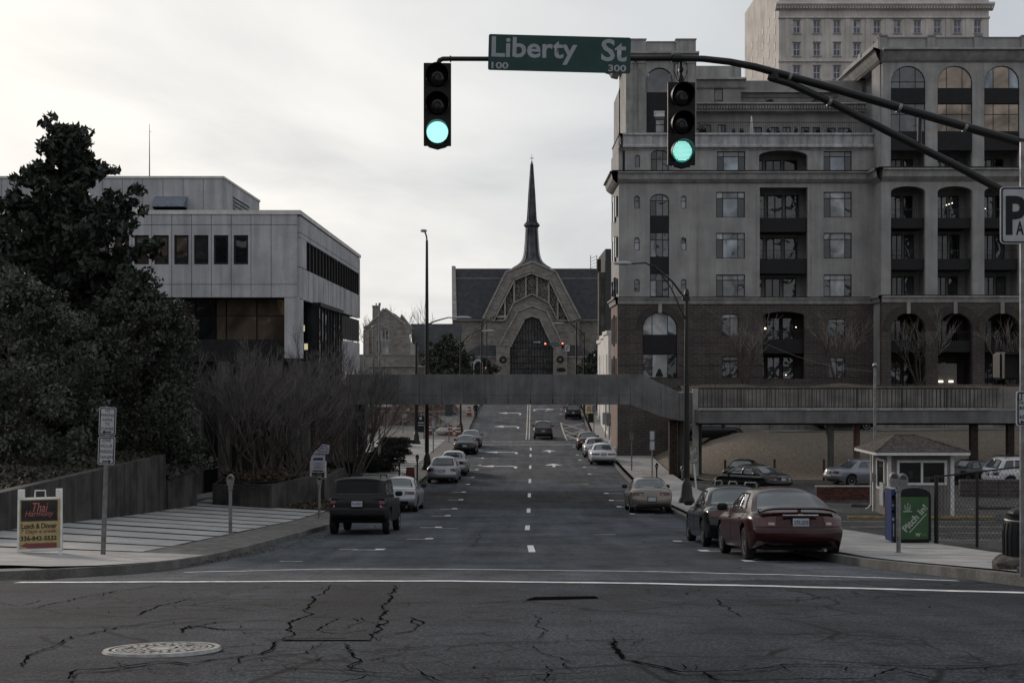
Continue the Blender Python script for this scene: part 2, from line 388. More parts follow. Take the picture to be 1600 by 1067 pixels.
# ------------------------------------------------------------------ ground, street, pavements
def frange(a, b, n): return [a+(b-a)*i/n for i in range(n+1)]
def strip(mb, fx0, fx1, ds, fz, nx=1, flip=False):
    """sheet between two edges fx0(d), fx1(d) following fz(x, d)"""
    vs = []; 
    for d in ds:
        a, b = fx0(d), fx1(d)
        for i in range(nx+1):
            x = a+(b-a)*i/nx; vs.append((x, d, fz(x, d)))
    fs = [(j*(nx+1)+i, j*(nx+1)+i+1, (j+1)*(nx+1)+i+1, (j+1)*(nx+1)+i) for j in range(len(ds)-1) for i in range(nx)]
    return mb.add(vs, fs)
m = MB(); strip(m, lambda d: -900, lambda d: 900, [-300, -60]+frange(-50, 300, 70)+[400, 700, 1500, 4000], lambda x, d: G(d)-.5, 1)
ground = tag(m.build('ground', mat('town_ground', (.07, .066, .06), .95, var=.25, scale=.05)), kind='structure')
m = MB(); strip(m, lambda d: -70, lambda d: 70, frange(-60, 18.2, 40), lambda x, d: G(d), 2)
junction = tag(m.build('road_junction', M_ASPH_OLD), kind='structure')
m = MB(); strip(m, lambda d: XC(d)-6.35, lambda d: XC(d)+6.35, frange(18.2, 246, 150), lambda x, d: G(d), 4)
street = tag(m.build('street', M_ASPH), kind='structure')
# flat bands on the street; the dark one paints in the bridge's shadow
def on_street(x0, x1, d0, d1, mt, name, lift=.005, n=6, parent=None, follow=True):
    mb = MB(); c = (lambda d: XC(d)) if follow else (lambda d: 0)
    strip(mb, lambda d: c(d)+x0, lambda d: c(d)+x1, frange(d0, d1, n), lambda x, d: G(d)+lift, 1)
    return mb.build(name, mt, parent)
# left kerb and right kerb
def kerb(name, line, w, zf, top=.15, side=-1):
    mb = MB(); pts = [Vector((x, y)) for x, y in line]; vs = []; n = len(pts)
    prof = [(0, -.12), (.015, top-.03), (.04, top), (w, top), (w, -.12)]
    for i, p in enumerate(pts):
        t = (pts[min(i+1, n-1)]-pts[max(i-1, 0)]).normalized(); nn = Vector((-t.y, t.x))*(-side)
        for a, h in prof:
            q = p+nn*a; vs.append((q.x, q.y, zf(p.x, p.y)+h))
    k = len(prof)
    fs = [(i*k+j, i*k+j+1, (i+1)*k+j+1, (i+1)*k+j) for i in range(n-1) for j in range(k-1)]
    return tag(mb.add(vs, fs).build(name, M_KERB, fix=True), kind='structure')
def smooth_line(pts, n=8):
    out = []
    for i in range(len(pts)-1):
        p0, p1, p2, p3 = [Vector(pts[clamp(k, 0, len(pts)-1).__int__()]) for k in (i-1, i, i+1, i+2)]
        for j in range(n):
            t = j/n; out.append(tuple(.5*((2*p1)+(p2-p0)*t+(2*p0-5*p1+4*p2-p3)*t*t+(3*p1-p0-3*p2+p3)*t**3)))
    return out+[tuple(pts[-1])]
lk = smooth_line([(-60, 17.2), (-30, 17.3), (-12, 17.5), (-8.6, 17.9), (-6.9, 18.9), (-6.15, 21), (-6.1, 25), (-6.15, 30), (-6.2, 40)], 6)+[(XC(d)-6.3, d) for d in frange(44, 246, 60)]
rk = smooth_line([(60, 13.0), (16, 13.2), (10, 13.4), (7.6, 14.2), (6.6, 16.2), (6.45, 19), (6.42, 24), (6.4, 40)], 6)+[(XC(d)+6.3, d) for d in frange(44, 246, 60)]
kz = lambda x, d: G(d)
kerb('kerb', lk, .32, kz, .14, -1 if lk[5][0] < lk[0][0] else 1)
kerb('kerb', rk, .22, kz, .14, -1)
def lkx(d): return interp([(y, x) for x, y in lk if y > 18.6], d)+.30
def rkx(d): return interp([(y, x) for x, y in rk if y > 14.5], d)+.2
# left pavement: dark paver bed, concrete corner apron, slabs laid between the paver strips
lp = lambda x, d: PLAZA(x, d)-.012
m = MB(); ds = frange(18.95, 120, 110)+frange(121, 246, 60)
strip(m, lambda d: -13.4-(20 if d < 29 else 0), lambda d: lkx(d)-.02 if d > 19 else -7.0, ds, lp, 4)
strip(m, lambda d: -60, lambda d: interp([(17.3, -30), (17.5, -12), (17.9, -8.6), (18.97, -6.85)], d)-.12, frange(17.35, 18.97, 6), lambda x, d: G(d)+.135+(lp(x, d)+.010-G(d)-.135)*sstep(17.4, 18.97, d), 12)
pavement = tag(m.build('pavement', mat('paver_border', (.125, .118, .11), .92, var=.22, scale=3, speck=.3, bump=.4)), kind='structure')
m = MB(); strip(m, lambda d: -33, lambda d: lkx(d)-.02, frange(18.97, 25.6, 8), lambda x, d: lp(x, d)+.010, 5); m.build('corner_apron', M_CONC, pavement)
strip_mb = MB(); strip(strip_mb, lambda d: -12.6 if d > 29 else -33, lambda d: lkx(d)-1.3, frange(25.7, 122, 100), lambda x, d: lp(x, d)+.006, 4)
tag(strip_mb.build('dark_paver_bed', M_PBRICK, pavement), kind='stuff')
d = 25.9; i = 0
while d < 121:
    dep = 1.95 if d < 90 else 2.1
    mb = MB(); off = RNG.uniform(-.004, .004)
    x0 = -12.2 if d > 29 else -26
    nxs = 5
    strip(mb, lambda q: x0+.01, lambda q: lkx(q)-1.32-RNG.uniform(0, .02), frange(d, d+dep, 3), lambda x, q: lp(x, q)+.024+off, nxs)
    o = mb.build('paving_slab', M_SLAB, pavement)
    d += dep+(.42 if d < 90 else .36); i += 1
# right pavement
rz_ = lambda x, d: G(d)+.135
def rout(d): return interp([(14, 9.7), (31, 9.75), (60, 9.6), (84, 9.9), (110, 10.8), (130, 11.2), (246, 11.6)], d)
m = MB(); strip(m, lambda d: rkx(d), rout, frange(14.6, 246, 130), lambda x, d: rz_(x, d)-.02, 1)
m.slab([(7.5, 14.58), (7.9, 14.2), (10, 13.6), (16, 13.4), (60, 13.2), (60, 14.58)], G(14)-.1, G(14)+.11)
rpave = tag(m.build('pavement', M_KERB), kind='structure')
d = 14.65
while d < 150:
    dep = 1.55 if d < 60 else 3.0
    mb = MB(); off = RNG.uniform(-.003, .003)
    strip(mb, lambda q: rkx(q)+.01, lambda q: rout(q)-.01, frange(d, d+dep, 2), lambda x, q: rz_(x, q)+off, 1)
    mb.build('paving_slab', M_CONC, rpave); d += dep+.014
# parking lot
m = MB(); strip(m, lambda d: rout(d), lambda d: 75, frange(20, 79, 40), lambda x, d: G(d)+.02, 3)
lot = tag(m.build('parking_lot', M_LOT), kind='structure')
for (x0, x1, d0, d1) in [(11, 15, 35, 35.14), (11, 17.5, 39.2, 39.34), (11, 17.5, 43.6, 43.74), (11, 17, 47.2, 47.34), (18, 26, 40, 40.14), (18, 28, 45, 45.14), (19, 30, 52, 52.14), (19, 30, 56, 56.14), (13.2, 13.34, 58, 62.5), (16.5, 16.64, 58, 62.5)]:
    mb = MB(); strip(mb, lambda d: x0, lambda d: x1, [d0, d1], lambda x, d: G(d)+.028); mb.build('bay_line', M_PAINT_Y, lot)
# dormant grass bank rising to the driveway in front of the flats
def bank_z(x, d): return G(d)+.05+2.15*sstep(9.8+.02*(d-80), 15.5, x)*sstep(78.5, 92, d)+.012*(x-15)*sstep(80, 95, d)
m = MB(); vs = []
strip(m, lambda d: interp([(78.9, 11.4), (84, 10.0), (94, 10.4), (110, 10.9), (128, 11.25)], d), lambda d: 80, frange(78.9, 93, 26)+[110, 128], bank_z, 40)
bank = tag(m.build('grass_bank', M_DRYGRASS, smooth=True), kind='structure')
m = MB(); strip(m, lambda d: 12.2, lambda d: 80, frange(93, 99.5, 4), lambda x, d: bank_z(x, 92.5)+.04+.0*(d-93), 12)
drive = tag(m.build('driveway', mat('pale_drive', (.15, .145, .14), .9, var=.2, scale=.6, speck=.15)), kind='structure')
# ------------------------------------------------------------------ markings
for k in range(9):
    d0 = [31.2, 43.5, 55.5, 67.5, 79, 91, 103, 111, 113][k]
    if k == 8: continue
    on_street(.27, .42, d0-1.55, d0+1.55, M_PAINT, 'lane_dash', parent=street)
for x in (-.15, .12): on_street(x, x+.11, 124, 236, M_PAINT_Y, 'centre_line', n=40, parent=street)
on_street(-6.1, 6.3, 117, 117.4, M_PAINT_Y, 'stop_line', n=1, parent=street); on_street(-6.1, 6.3, 121, 121.4, M_PAINT_Y, 'stop_line', n=1, parent=street)
# crosswalk lines of the junction (slightly askew)
def skew_line(p, w, name, mt):
    mb = MB(); vs = []
    pts = []
    for (x, d) in p: pts.append((x, d))
    n = 40; vs = []
    for i in range(n+1):
        t = i/n; x = pts[0][0]+(pts[-1][0]-pts[0][0])*t; d = interp(pts, x)
        j = RNG.uniform(-.012, .012); vs += [(x, d+j, G(d)+.006), (x, d+w+j, G(d+w)+.006)]
    mb.add(vs, [(2*i, 2*i+2, 2*i+3, 2*i+1) for i in range(n)]); mb.build(name, mt, junction)
def ptd(px, py): d = DG(py); return (X(px, d), d)
skew_line([ptd(20, 911), ptd(480, 909), ptd(700, 908.6), ptd(1000, 912.5), ptd(1300, 919), ptd(1640, 928.5)], .30, 'crosswalk_line', M_PAINT)
skew_line([ptd(285, 894.5), ptd(500, 889.5), ptd(700, 889.5), ptd(1000, 893), ptd(1250, 899), ptd(1500, 908)], .22, 'crosswalk_line', M_PAINT)
for px, py, w in [(545, 858, 28), (455, 877, 36), (700, 825, 30), (945, 835, 36), (905, 756, 30), (830, 722, 0)]:
    if w: x, d = ptd(px, py); on_street(x-w*d/F/2, x+w*d/F/2, d-.07, d+.07, M_PAINT_Y, 'worn_dash', follow=False, n=1, parent=street)
for px, py in [(557, 859), (640, 842), (660, 824), (678, 806), (691, 795), (703, 781), (709, 769), (717, 757), (725, 746), (733, 734), (738, 727), (743, 716)]:
    x, d = ptd(px, py); on_street(x-.08, x+.62, d-.06, d+.06, M_PAINT, 'bay_tick', follow=False, n=1, parent=street); on_street(x+.40, x+.62, d+.07, d+.55, M_PAINT, 'bay_tick', follow=False, n=1, parent=street)
for px, py in [(1168, 877), (1098, 861), (1057, 846), (987, 803), (966, 792), (954, 782), (946, 771), (920, 741), (912, 730), (905, 719), (901, 711), (896, 698), (875, 647), (876, 640), (853, 642)]:
    x, d = ptd(px, py); on_street(x-.05, x+.9, d-.05, d+.05, M_PAINT, 'bay_tick', follow=False, n=1, parent=street); on_street(x-.05, x+.17, d+.06, d+.55, M_PAINT, 'bay_tick', follow=False, n=1, parent=street)
def road_poly(poly, x, d, name):
    mb = MB(); bmv = [(x+a, d+b, G(d+b)+.006) for a, b in poly]
    mb.add(bmv, [tuple(range(len(poly)))]); o = mb.build(name, M_PAINT, street)
    bm = bmesh.new(); bm.from_mesh(o.data); bmesh.ops.triangulate(bm, faces=bm.faces); bmesh.ops.recalc_face_normals(bm, faces=bm.faces); bm.to_mesh(o.data); bm.free()
turn = [(1.05, -1.5), (1.25, -1.5), (1.28, .1), (.9, .75), (-.35, .75), (-.35, 1.35), (-1.35, .45), (-.35, -.35), (-.35, .3), (.75, .3), (1.05, -.1)]
straight = [(-.1, -1.6), (.1, -1.6), (.1, .1), (.62, .1), (0, 1.7), (-.62, .1), (-.1, .1)]
def big(p, k): return [(a*k, b*k) for a, b in p]
for px, py in [(797, 646), (792, 667), (784, 707), (779, 729)]: x, d = ptd(px, py); road_poly(turn, x, d, 'turn_arrow')
for px, py in [(858, 705), (865, 727)]: x, d = ptd(px, py); road_poly(straight, x, d, 'straight_arrow')
x, d = ptd(850, 640); road_poly([(-a, b) for a, b in turn][::-1], x, d, 'turn_arrow')
# hatched bay beside the kerb
def seg(a, b, w, name='hatch_line'):
    (x0, d0), (x1, d1) = a, b; mb = MB(); n = 6; vs = []
    t = Vector((x1-x0, d1-d0)).normalized(); nn = Vector((-t.y, t.x))*w/2
    for i in range(n+1):
        q = i/n; x = x0+(x1-x0)*q; dd = d0+(d1-d0)*q
        vs += [(x-nn.x, dd-nn.y, G(dd)+.007), (x+nn.x, dd+nn.y, G(dd)+.007)]
    mb.add(vs, [(2*i, 2*i+1, 2*i+3, 2*i+2) for i in range(n)]); mb.build(name, M_PAINT_Y, street)
hb = [(ptd(876, 660), ptd(886, 688)), (ptd(877, 661), ptd(912, 672)), (ptd(879, 670), ptd(912, 661)), (ptd(881, 672), ptd(911, 682)), (ptd(883, 680), ptd(913, 671)), (ptd(886, 687), ptd(906, 682)), (ptd(884, 679), ptd(900, 686))]
for a, b in hb: seg(a, b, .14)
# resurfaced trench and patches
def patch(pxs, mt, name='road_patch', lift=.004, parent=None):
    pts = [ptd(*p) for p in pxs]; mb = MB()
    (a, b, c, e) = pts
    mb.grid(4, 10, lambda u, v: (lambda x, d: (x, d, G(d)+lift))((a[0]*(1-u)+b[0]*u)*(1-v)+(e[0]*(1-u)+c[0]*u)*v, (a[1]*(1-u)+b[1]*u)*(1-v)+(e[1]*(1-u)+c[1]*u)*v))
    return mb.build(name, mt, parent or junction)
patch([(440, 1000), (578, 1000), (617, 914), (514, 914)], M_ASPH_PATCH)
patch([(820, 938), (935, 935), (930, 931.5), (835, 933)], MATS['dark_void'], 'pothole', .0065)
M_BRIDGE_SHADOW = asphalt('dark_band', (.042, .043, .046), .3)
on_street(-6.3, 6.3, 57, 71, M_BRIDGE_SHADOW, 'bridge_shadow_band', lift=.003, n=10, parent=street)  # cast shadow of the footbridge painted on as a darker band

# ------------------------------------------------------------------ cracks (sealed and open), with ragged edges
CR = [
 ([(0, 942), (30, 946), (55, 940)], 2.), ([(0, 952), (55, 950), (120, 935), (190, 922), (240, 916), (355, 914)], 2.2), ([(55, 940), (58, 938)], 2),
 ([(218, 962), (250, 946), (270, 942), (290, 935)], 3), ([(255, 946), (330, 946), (400, 947), (470, 943)], 1.8), ([(0, 980), (60, 979), (110, 981), (180, 978), (270, 975)], 2),
 ([(0, 1011), (40, 1009), (90, 1006), (140, 993), (185, 978)], 2.4), ([(25, 1030), (40, 1020), (60, 1014), (85, 1008)], 2.6), ([(30, 1040), (35, 1030), (28, 1025)], 2),
 ([(100, 1062), (130, 1048), (190, 1046), (280, 1040), (330, 1031), (400, 1022), (420, 1012), (440, 1000)], 3.), ([(130, 1048), (180, 1044), (250, 1036), (300, 1038)], 3.2),
 ([(440, 1001), (470, 962), (480, 948), (500, 930), (514, 914)], 3.2), ([(580, 1001), (590, 980), (603, 945), (611, 930), (617, 914)], 3.4), ([(514, 914), (617, 913)], 1.5),
 ([(395, 999), (440, 1001), (480, 999), (540, 999)], 3.), ([(290, 985), (330, 972), (370, 970), (430, 968)], 2.5), ([(280, 990), (300, 977), (350, 985), (380, 983)], 3), ([(310, 978), (340, 984), (420, 986)], 2),
 ([(470, 964), (560, 966), (600, 978)], 2.2), ([(520, 966), (500, 985), (530, 990), (570, 984)], 2.4), ([(560, 966), (540, 984)], 2), ([(600, 944), (660, 942), (700, 940)], 1.8),
 ([(600, 968), (640, 965), (658, 972), (640, 985), (590, 993)], 2.4), ([(640, 966), (650, 978), (632, 980)], 2), ([(540, 1004), (560, 1020), (570, 1032), (545, 1042), (590, 1050)], 2.6),
 ([(400, 1031), (470, 1022), (500, 1010), (545, 1004)], 2.), ([(560, 1020), (610, 1014), (700, 1008)], 2), ([(480, 1032), (500, 1025), (540, 1022)], 2.4), ([(600, 1050), (560, 1060), (530, 1067)], 2.4), ([(575, 1032), (620, 1024), (640, 1020)], 2),
 ([(350, 1050), (460, 1045), (540, 1048), (640, 1055), (760, 1052)], 2.2),
 ([(700, 1008), (760, 1004), (850, 1004), (950, 1001), (1050, 999)], 2.3), ([(960, 1000), (968, 1020), (980, 1030), (1040, 1040), (1070, 1048), (1150, 1046)], 4), ([(1070, 1048), (1150, 1046), (1220, 1038), (1300, 1039), (1400, 1043), (1520, 1040), (1600, 1045)], 3),
 ([(1100, 1050), (1120, 1062), (1200, 1067)], 3.2), ([(1400, 1043), (1370, 1052), (1350, 1060), (1280, 1064), (1130, 1063)], 3), ([(1400, 1045), (1425, 1055), (1440, 1060)], 3),
 ([(1120, 935), (1130, 946), (1150, 956), (1148, 964)], 2.), ([(1130, 943), (1200, 940), (1270, 936), (1290, 931)], 2.2), ([(1075, 930), (1090, 920)], 1.6), ([(700, 943), (760, 941), (830, 936)], 1.8), ([(930, 935), (1010, 941), (1080, 940)], 1.6),
 ([(830, 960), (845, 980), (843, 1000)], 1.3), ([(820, 1008), (860, 1026), (880, 1040), (940, 1048)], 1.5), ([(720, 1060), (800, 1058), (870, 1055), (930, 1050)], 2), ([(1180, 1010), (1260, 1012), (1330, 1008)], 1.4), ([(988, 989), (1022, 991)], 2.4),
 ([(750, 835), (742, 850), (728, 863)], 1.6), ([(752, 830), (745, 845)], 1.4), ([(884, 765), (888, 775), (892, 782)], 1.8), ([(1290, 907), (1340, 906), (1400, 911)], 1.8), ([(640, 1045), (700, 1067)], 2), ([(860, 1067), (850, 1040)], 1.8)]
mb = MB()
CR2 = list(CR)
for pts, wpx in CR:
    for a_, b_ in zip(pts, pts[1:]):
        L_ = math.hypot(a_[0]-b_[0], a_[1]-b_[1])
        for _ in range(int(L_/70)):
            t_ = RNG.random(); q_ = (a_[0]+(b_[0]-a_[0])*t_, a_[1]+(b_[1]-a_[1])*t_); s_ = RNG.choice((-1, 1)); k_ = RNG.uniform(12, 46)
            e_ = (q_[0]+k_*RNG.uniform(-1, 1), min(1064, max(914, q_[1]+s_*k_*.28)))
            CR2.append(([q_, ((q_[0]+e_[0])/2+RNG.uniform(-6, 6), (q_[1]+e_[1])/2+RNG.uniform(-2, 2)), e_], wpx*.45))
for pts, wpx in CR2:
    gp = [Vector(ptd(*p)) for p in pts]; line = []
    for a, b in zip(gp, gp[1:]):
        n = max(2, int((b-a).length/.07))
        for i in range(n): line.append(a+(b-a)*i/n)
    line.append(gp[-1]); n = len(line); off = [RNG.gauss(0, .010) for _ in range(n)]; big = [RNG.gauss(0, .035) for _ in range(n//6+3)]
    prev = None
    for i, p in enumerate(line):
        t = (line[min(i+1, n-1)]-line[max(i-1, 0)]); t = t.normalized() if t.length > 0 else Vector((1, 0)); nn = Vector((-t.y, t.x))
        q = p+nn*(off[i]+big[i//6]*(1-(i % 6)/6)+big[i//6+1]*((i % 6)/6))
        w = (.0032*wpx)*(.35+1.2*RNG.random())*min(1, .35+6*min(i, n-1-i)/n)
        a_, b_ = q-nn*w, q+nn*w
        cur = [(a_.x, a_.y, G(a_.y)+.005), (b_.x, b_.y, G(b_.y)+.005)]
        if prev: mb.add(prev+cur, [(0, 1, 3, 2)])
        prev = cur
tag(mb.build('road_cracks', MATS['dark_void']), kind='stuff')

# dead leaves and grit gathered in the gutter
mb = MB()
def litter(px0, py0, px1, py1, n, sp, kz_=.8):
    a, b = ptd(px0, py0), ptd(px1, py1)
    for _ in range(n):
        t = RNG.random(); x = a[0]+(b[0]-a[0])*t+RNG.gauss(0, sp); d = a[1]+(b[1]-a[1])*t+RNG.gauss(0, sp); r = RNG.uniform(.015, .045)*kz_; an = RNG.uniform(0, 6.3)
        z = G(d)+RNG.uniform(.008, .04)
        mb.add([(x+r*math.cos(an), d+r*math.sin(an), z), (x-r*.5*math.sin(an), d+r*.5*math.cos(an), z+RNG.uniform(0, .03)), (x-r*math.cos(an), d-r*math.sin(an), z), (x+r*.5*math.sin(an), d-r*.5*math.cos(an), z+RNG.uniform(0, .03))], [(0, 1, 2, 3)])
litter(258, 887, 330, 877, 300, .16); litter(330, 876, 430, 859, 240, .13); litter(430, 859, 500, 838, 120, .12); litter(1340, 875, 1580, 908, 360, .12)
for _ in range(60): x = RNG.uniform(0, 1600); y = RNG.uniform(915, 1060); litter(x, y, x+3, y+1, 1, .02, .3)
tag(mb.build('leaf_litter', mat('litter', (.10, .08, .06), .95, var=.5, scale=4)), kind='stuff')

# ------------------------------------------------------------------ manhole cover
x, d = ptd(253.5, 1015.5)
sl = math.atan((G(d+.4)-G(d-.4))/.8)
mh = thing('manhole_cover', 'round cast iron manhole cover with worn bright rim in the cracked asphalt', 'manhole cover', (x, d, G(d)+.006)); mh.rotation_euler = (sl, R(-.9), 0)
M_IRON = mat('worn_iron', (.28, .275, .265), .5, metal=.25, var=.2, scale=8, speck=.25); M_IRON_D = mat('pitted_iron', (.05, .05, .05), .7, metal=.2, var=.3, scale=30)
m = MB(); r = .37
ring = [(.345, -.01), (.345, .011), (.378, .011), (.39, -.012)]
n = 64
for i in range(n):
    a0, a1 = 2*math.pi*i/n, 2*math.pi*(i+1)/n
    vs = [(rr*math.cos(a), rr*math.sin(a), h) for a in (a0, a1) for rr, h in ring]
    m.add(vs, [(1, 2, 6, 5), (0, 1, 5, 4), (2, 3, 7, 6)])
m.build('rim', M_IRON, mh, fix=True)
m = MB(); m.lathe([(.330, -.02), (.330, .002)], n=48); m.build('plate', M_IRON_D, mh)
m = MB()
for rr, cnt, sz in [(.315, 1, 0), (.12, 1, 0)]:
    for i in range(n):
        a0, a1 = 2*math.pi*i/n, 2*math.pi*(i+1)/n
        m.add([(q*math.cos(a), q*math.sin(a), .009) for a in (a0, a1) for q in (rr-.013, rr+.01)], [(0, 1, 3, 2)])
for rr, cnt, lw, tw in [(.275, 30, .018, .016), (.235, 26, .018, .016), (.195, 20, .02, .016), (.155, 16, .018, .015)]:
    for i in range(cnt):
        a = 2*math.pi*(i+RNG.uniform(-.15, .15))/cnt; o = len(m.v)
        if RNG.random() < .12: continue
        m.box(-lw*RNG.uniform(.7, 1.5), lw, -tw, tw, .002, .0095); m.xf(Matrix.Translation((rr*math.cos(a), rr*math.sin(a), 0)) @ Matrix.Rotation(a+RNG.choice((0, .78, 1.57)), 4, 'Z'), o)
m.lathe([(.085, .002), (.085, .0095), (.001, .010)], n=24)
tag(m.build('raised_tread', M_IRON, mh), kind='stuff')
# ------------------------------------------------------------------ building materials
M_STUCCO = mat('grey_stucco', (.300, .297, .292), .92, var=.10, scale=.5, streak=.14, bump=.15, bscale=30, speck=.06)
M_STUCCO_L = mat('pale_stucco', (.345, .342, .336), .9, var=.1, scale=.6, streak=.22)
M_TRIM = mat('stone_trim', (.29, .285, .275), .9, var=.12, scale=1, streak=.22)
M_BAND = mat('limestone_band', (.42, .42, .43), .9, var=.12, scale=1, streak=.42)
M_BRICK_D = bricks('brown_brick', (.058, .047, .044), (.082, .064, .058), (.11, .105, .10), .6, .2, msize=.02)
M_BRICK_A = bricks('arch_brick', (.045, .036, .034), (.058, .045, .041), (.06, .05, .045), .12, .3, msize=.015)
M_WHITEWALL = mat('white_render', (.62, .61, .59), .9, var=.08, scale=.6, streak=.15)
M_OFFICE = mat('office_concrete', (.455, .452, .475), .85, var=.1, scale=.5, bump=.1, bscale=20, streak=.22, speck=.06)
M_FRAME = mat('dark_frame', (.014, .014, .015), .5, var=.1)
M_FRAME_W = mat('white_frame', (.45, .45, .45), .6, var=.05)
M_SPAN = mat('dark_spandrel', (.016, .016, .017), .6, var=.15)
G_DARK = glass('window_glass_dark', spec=.8)
G_MID = glass('window_glass', (.055, .06, .065), .05, .8, 1.1, spec=1.)
G_BLIND = glass('window_blind', (.19, .195, .20), .2, .5, .9)
G_PALE = glass('window_curtain_reflection', (.30, .305, .31), .35, .3, .9)  # pale curtain panes, also standing in for light reflections on the glass
G_SKY = glass('window_sky', (.17, .19, .21), .03, .9, .7, spec=1., metal=.6)
G_TAN = glass('window_tan_reflection', (.19, .148, .113), .06, .8, .55, spec=1., metal=.55)  # reflection of a tan building put into the pane colour
G_BLUE = glass('window_bluish', (.05, .055, .085), .08, .2, 1, spec=.6)
G_CLEAR = glass('plain_glass', (.02, .022, .025), .03, .02, 1, spec=.8)
M_LAMP = mat('lit_window', (.9, .8, .5), .5, emit=((1, .86, .55), .35))
M_LAMP2 = mat('small_lamp', (.9, .9, .8), .5, emit=((1, .9, .7), 1.6))
class Fac:
    def __init__(s, px0, d, z0): s.d, s.x0, s.z0 = d, X(px0, d), z0
    def x(s, px): return X(px, s.d)-s.x0
    def z(s, py): return Z(py, s.d)-s.z0
    def loc(s): return (s.x0, s.d, s.z0)
    def box(s, mb, a, b, c, e, y0, y1): return mb.box(s.x(a), s.x(b), y0, y1, s.z(e), s.z(c))      # px left, right, py top, bottom
    def hole(s, a, b, c, e, rise=0): return (s.x(a), s.x(b), s.z(e), s.z(c), rise*s.d/F)
def window(f, par, a, b, c, e, y, cols=(0, .24, .76, 1), rows=(0, .75, 1), gl=None, rise=0, bar=.055, fm=None, pick=None):
    """frame with real bars, every pane its own sheet of glass; rows count from the sill"""
    x0, x1, z0, z1 = f.x(a), f.x(b), f.z(e), f.z(c); r = rise*f.d/F; w = x1-x0; h = z1-z0
    m = MB(); gl = gl or [G_MID, G_DARK, G_BLIND]
    cx = [x0+w*q for q in cols]; cz = [z0+h*q for q in rows]
    def top(x): return z1 if not r else z1-r+r*math.sqrt(max(0, 1-((x-(x0+x1)/2)/(w/2))**2))
    for i, x in enumerate(cx):
        k = bar if i in (0, len(cx)-1) else bar*.8
        xx = min(max(x, x0+k/2+.002), x1-k/2-.002)
        m.box(xx-k/2, xx+k/2, y, y+.07, z0+.002, (max(top(xx)-.02, z0+.05) if r else z1-.002))
    for j, z in enumerate(cz):
        if r and j == len(cz)-1: continue
        zz = min(max(z, z0+bar/2+.003), z1-bar/2-.003); m.box(x0+.003, x1-.003, y+.004, y+.066, zz-bar/2, zz+bar/2)
    if r:
        ar = arc((x0+x1)/2, z1-r, w/2-.004, r-.004, 180, 0, 12); ar2 = arc((x0+x1)/2, z1-r, w/2-bar, r-bar, 180, 0, 12)
        for i in range(12):
            p = [ar[i], ar[i+1], ar2[i+1], ar2[i]]; m.prism(p, y+.001, y+.069)
    fr = m.build('window', fm or M_FRAME, par)
    for i in range(len(cx)-1):
        for j in range(len(cz)-1):
            g = MB(); p0, p1, q0, q1 = cx[i]+.01, cx[i+1]-.01, cz[j]+.01, cz[j+1]-.01
            if r and j == len(cz)-2:
                xs = frange(p0, p1, 6); poly = [(p0, q0), (p1, q0)]+[(x, max(q0+.01, min(q1, top(x)-.03))) for x in xs[::-1]]
                g.prism(poly, y+.03, y+.045)
            else: g.box(p0, p1, y+.03, y+.045, q0, q1)
            mt = pick(i, j) if pick else RNG.choice(gl)
            g.build('pane', mt, fr)
    return fr
def recess(f, par, a, b, c, e, y0, depth, floors, mt, rise=0, seed=0, fl_h=.9, balc=True, opening=None, rail=True):
    """open loggia: side walls, ceilings, back wall with doors, balcony slabs and rails"""
    rg = random.Random(seed); x0, x1, z0, z1 = f.x(a), f.x(b), f.z(e), f.z(c)
    m = MB(); m.add([(x0-.3, y0, z0), (x0-.3, y0+depth, z0), (x1+.3, y0+depth, z0), (x1+.3, y0, z0), (x0-.3, y0, z1+.3), (x0-.3, y0+depth, z1+.3), (x1+.3, y0+depth, z1+.3), (x1+.3, y0, z1+.3)],
        [(0, 1, 5, 4), (1, 2, 6, 5), (2, 3, 7, 6), (4, 5, 6, 7), (0, 3, 2, 1)]); m.build('loggia', mt, par, fix=False)
    for (st, sb, floor_py, top_py) in floors:       # spandrel/balcony front top & bottom, then the floor and the ceiling above it
        if st is not None:
            m = MB(); m.box(x0+.004, x1-.004, y0-.10, y0+depth-.01, f.z(sb), f.z(st)); bal = m.build('balcony', M_SPAN, par)
            if rail:
                m = MB(); zz = f.z(st); hh = .62
                m.box(x0+.03, x1-.03, y0-.05, y0-.02, zz+hh, zz+hh+.04)
                n = int((x1-x0)/.16)
                for i in range(n+1): xx = x0+.05+(x1-x0-.1)*i/n; m.box(xx-.008, xx+.008, y0-.045, y0-.03, zz, zz+hh)
                tag(m.build('railing', M_BLACK, bal), kind='stuff')
        zf, zc = f.z(floor_py), f.z(top_py); w = x1-x0; h = min(2.15, (zc-zf)*.9); yb = y0+depth-.09
        u = rg.uniform(.02, .1)
        for k, (p, q) in enumerate(((u, u+.14), (u+.2, u+.52), (u+.58, u+.86))):
            m = MB(); xa, xb = x0+w*p, x0+w*min(q, .97); fw = .06
            m.box(xa, xa+fw, yb-.05, yb+.0, zf, zf+h); m.box(xb-fw, xb, yb-.05, yb, zf, zf+h); m.box(xa+fw, xb-fw, yb-.05, yb, zf+h-.09, zf+h)
            if q-p > .3: m.box((xa+xb)/2-.04, (xa+xb)/2+.04, yb-.048, yb, zf, zf+h-.09)
            fr = m.build('balcony_door', M_FRAME, par)
            m = MB(); m.box(xa+fw, xb-fw, yb-.02, yb-.012, zf, zf+h-.09); m.build('pane', rg.choice([G_MID, G_DARK, G_DARK, G_MID, G_BLIND]), fr)
def moulding(f, mb, a, b, prof):                       # prof: (py, projection) list from top to bottom -> solid running along the front
    poly = [(.25, f.z(prof[0][0]))]+[(-pr, f.z(py)) for py, pr in prof]+[(.25, f.z(prof[-1][0]))]
    return mb.side(poly, f.x(a), f.x(b))
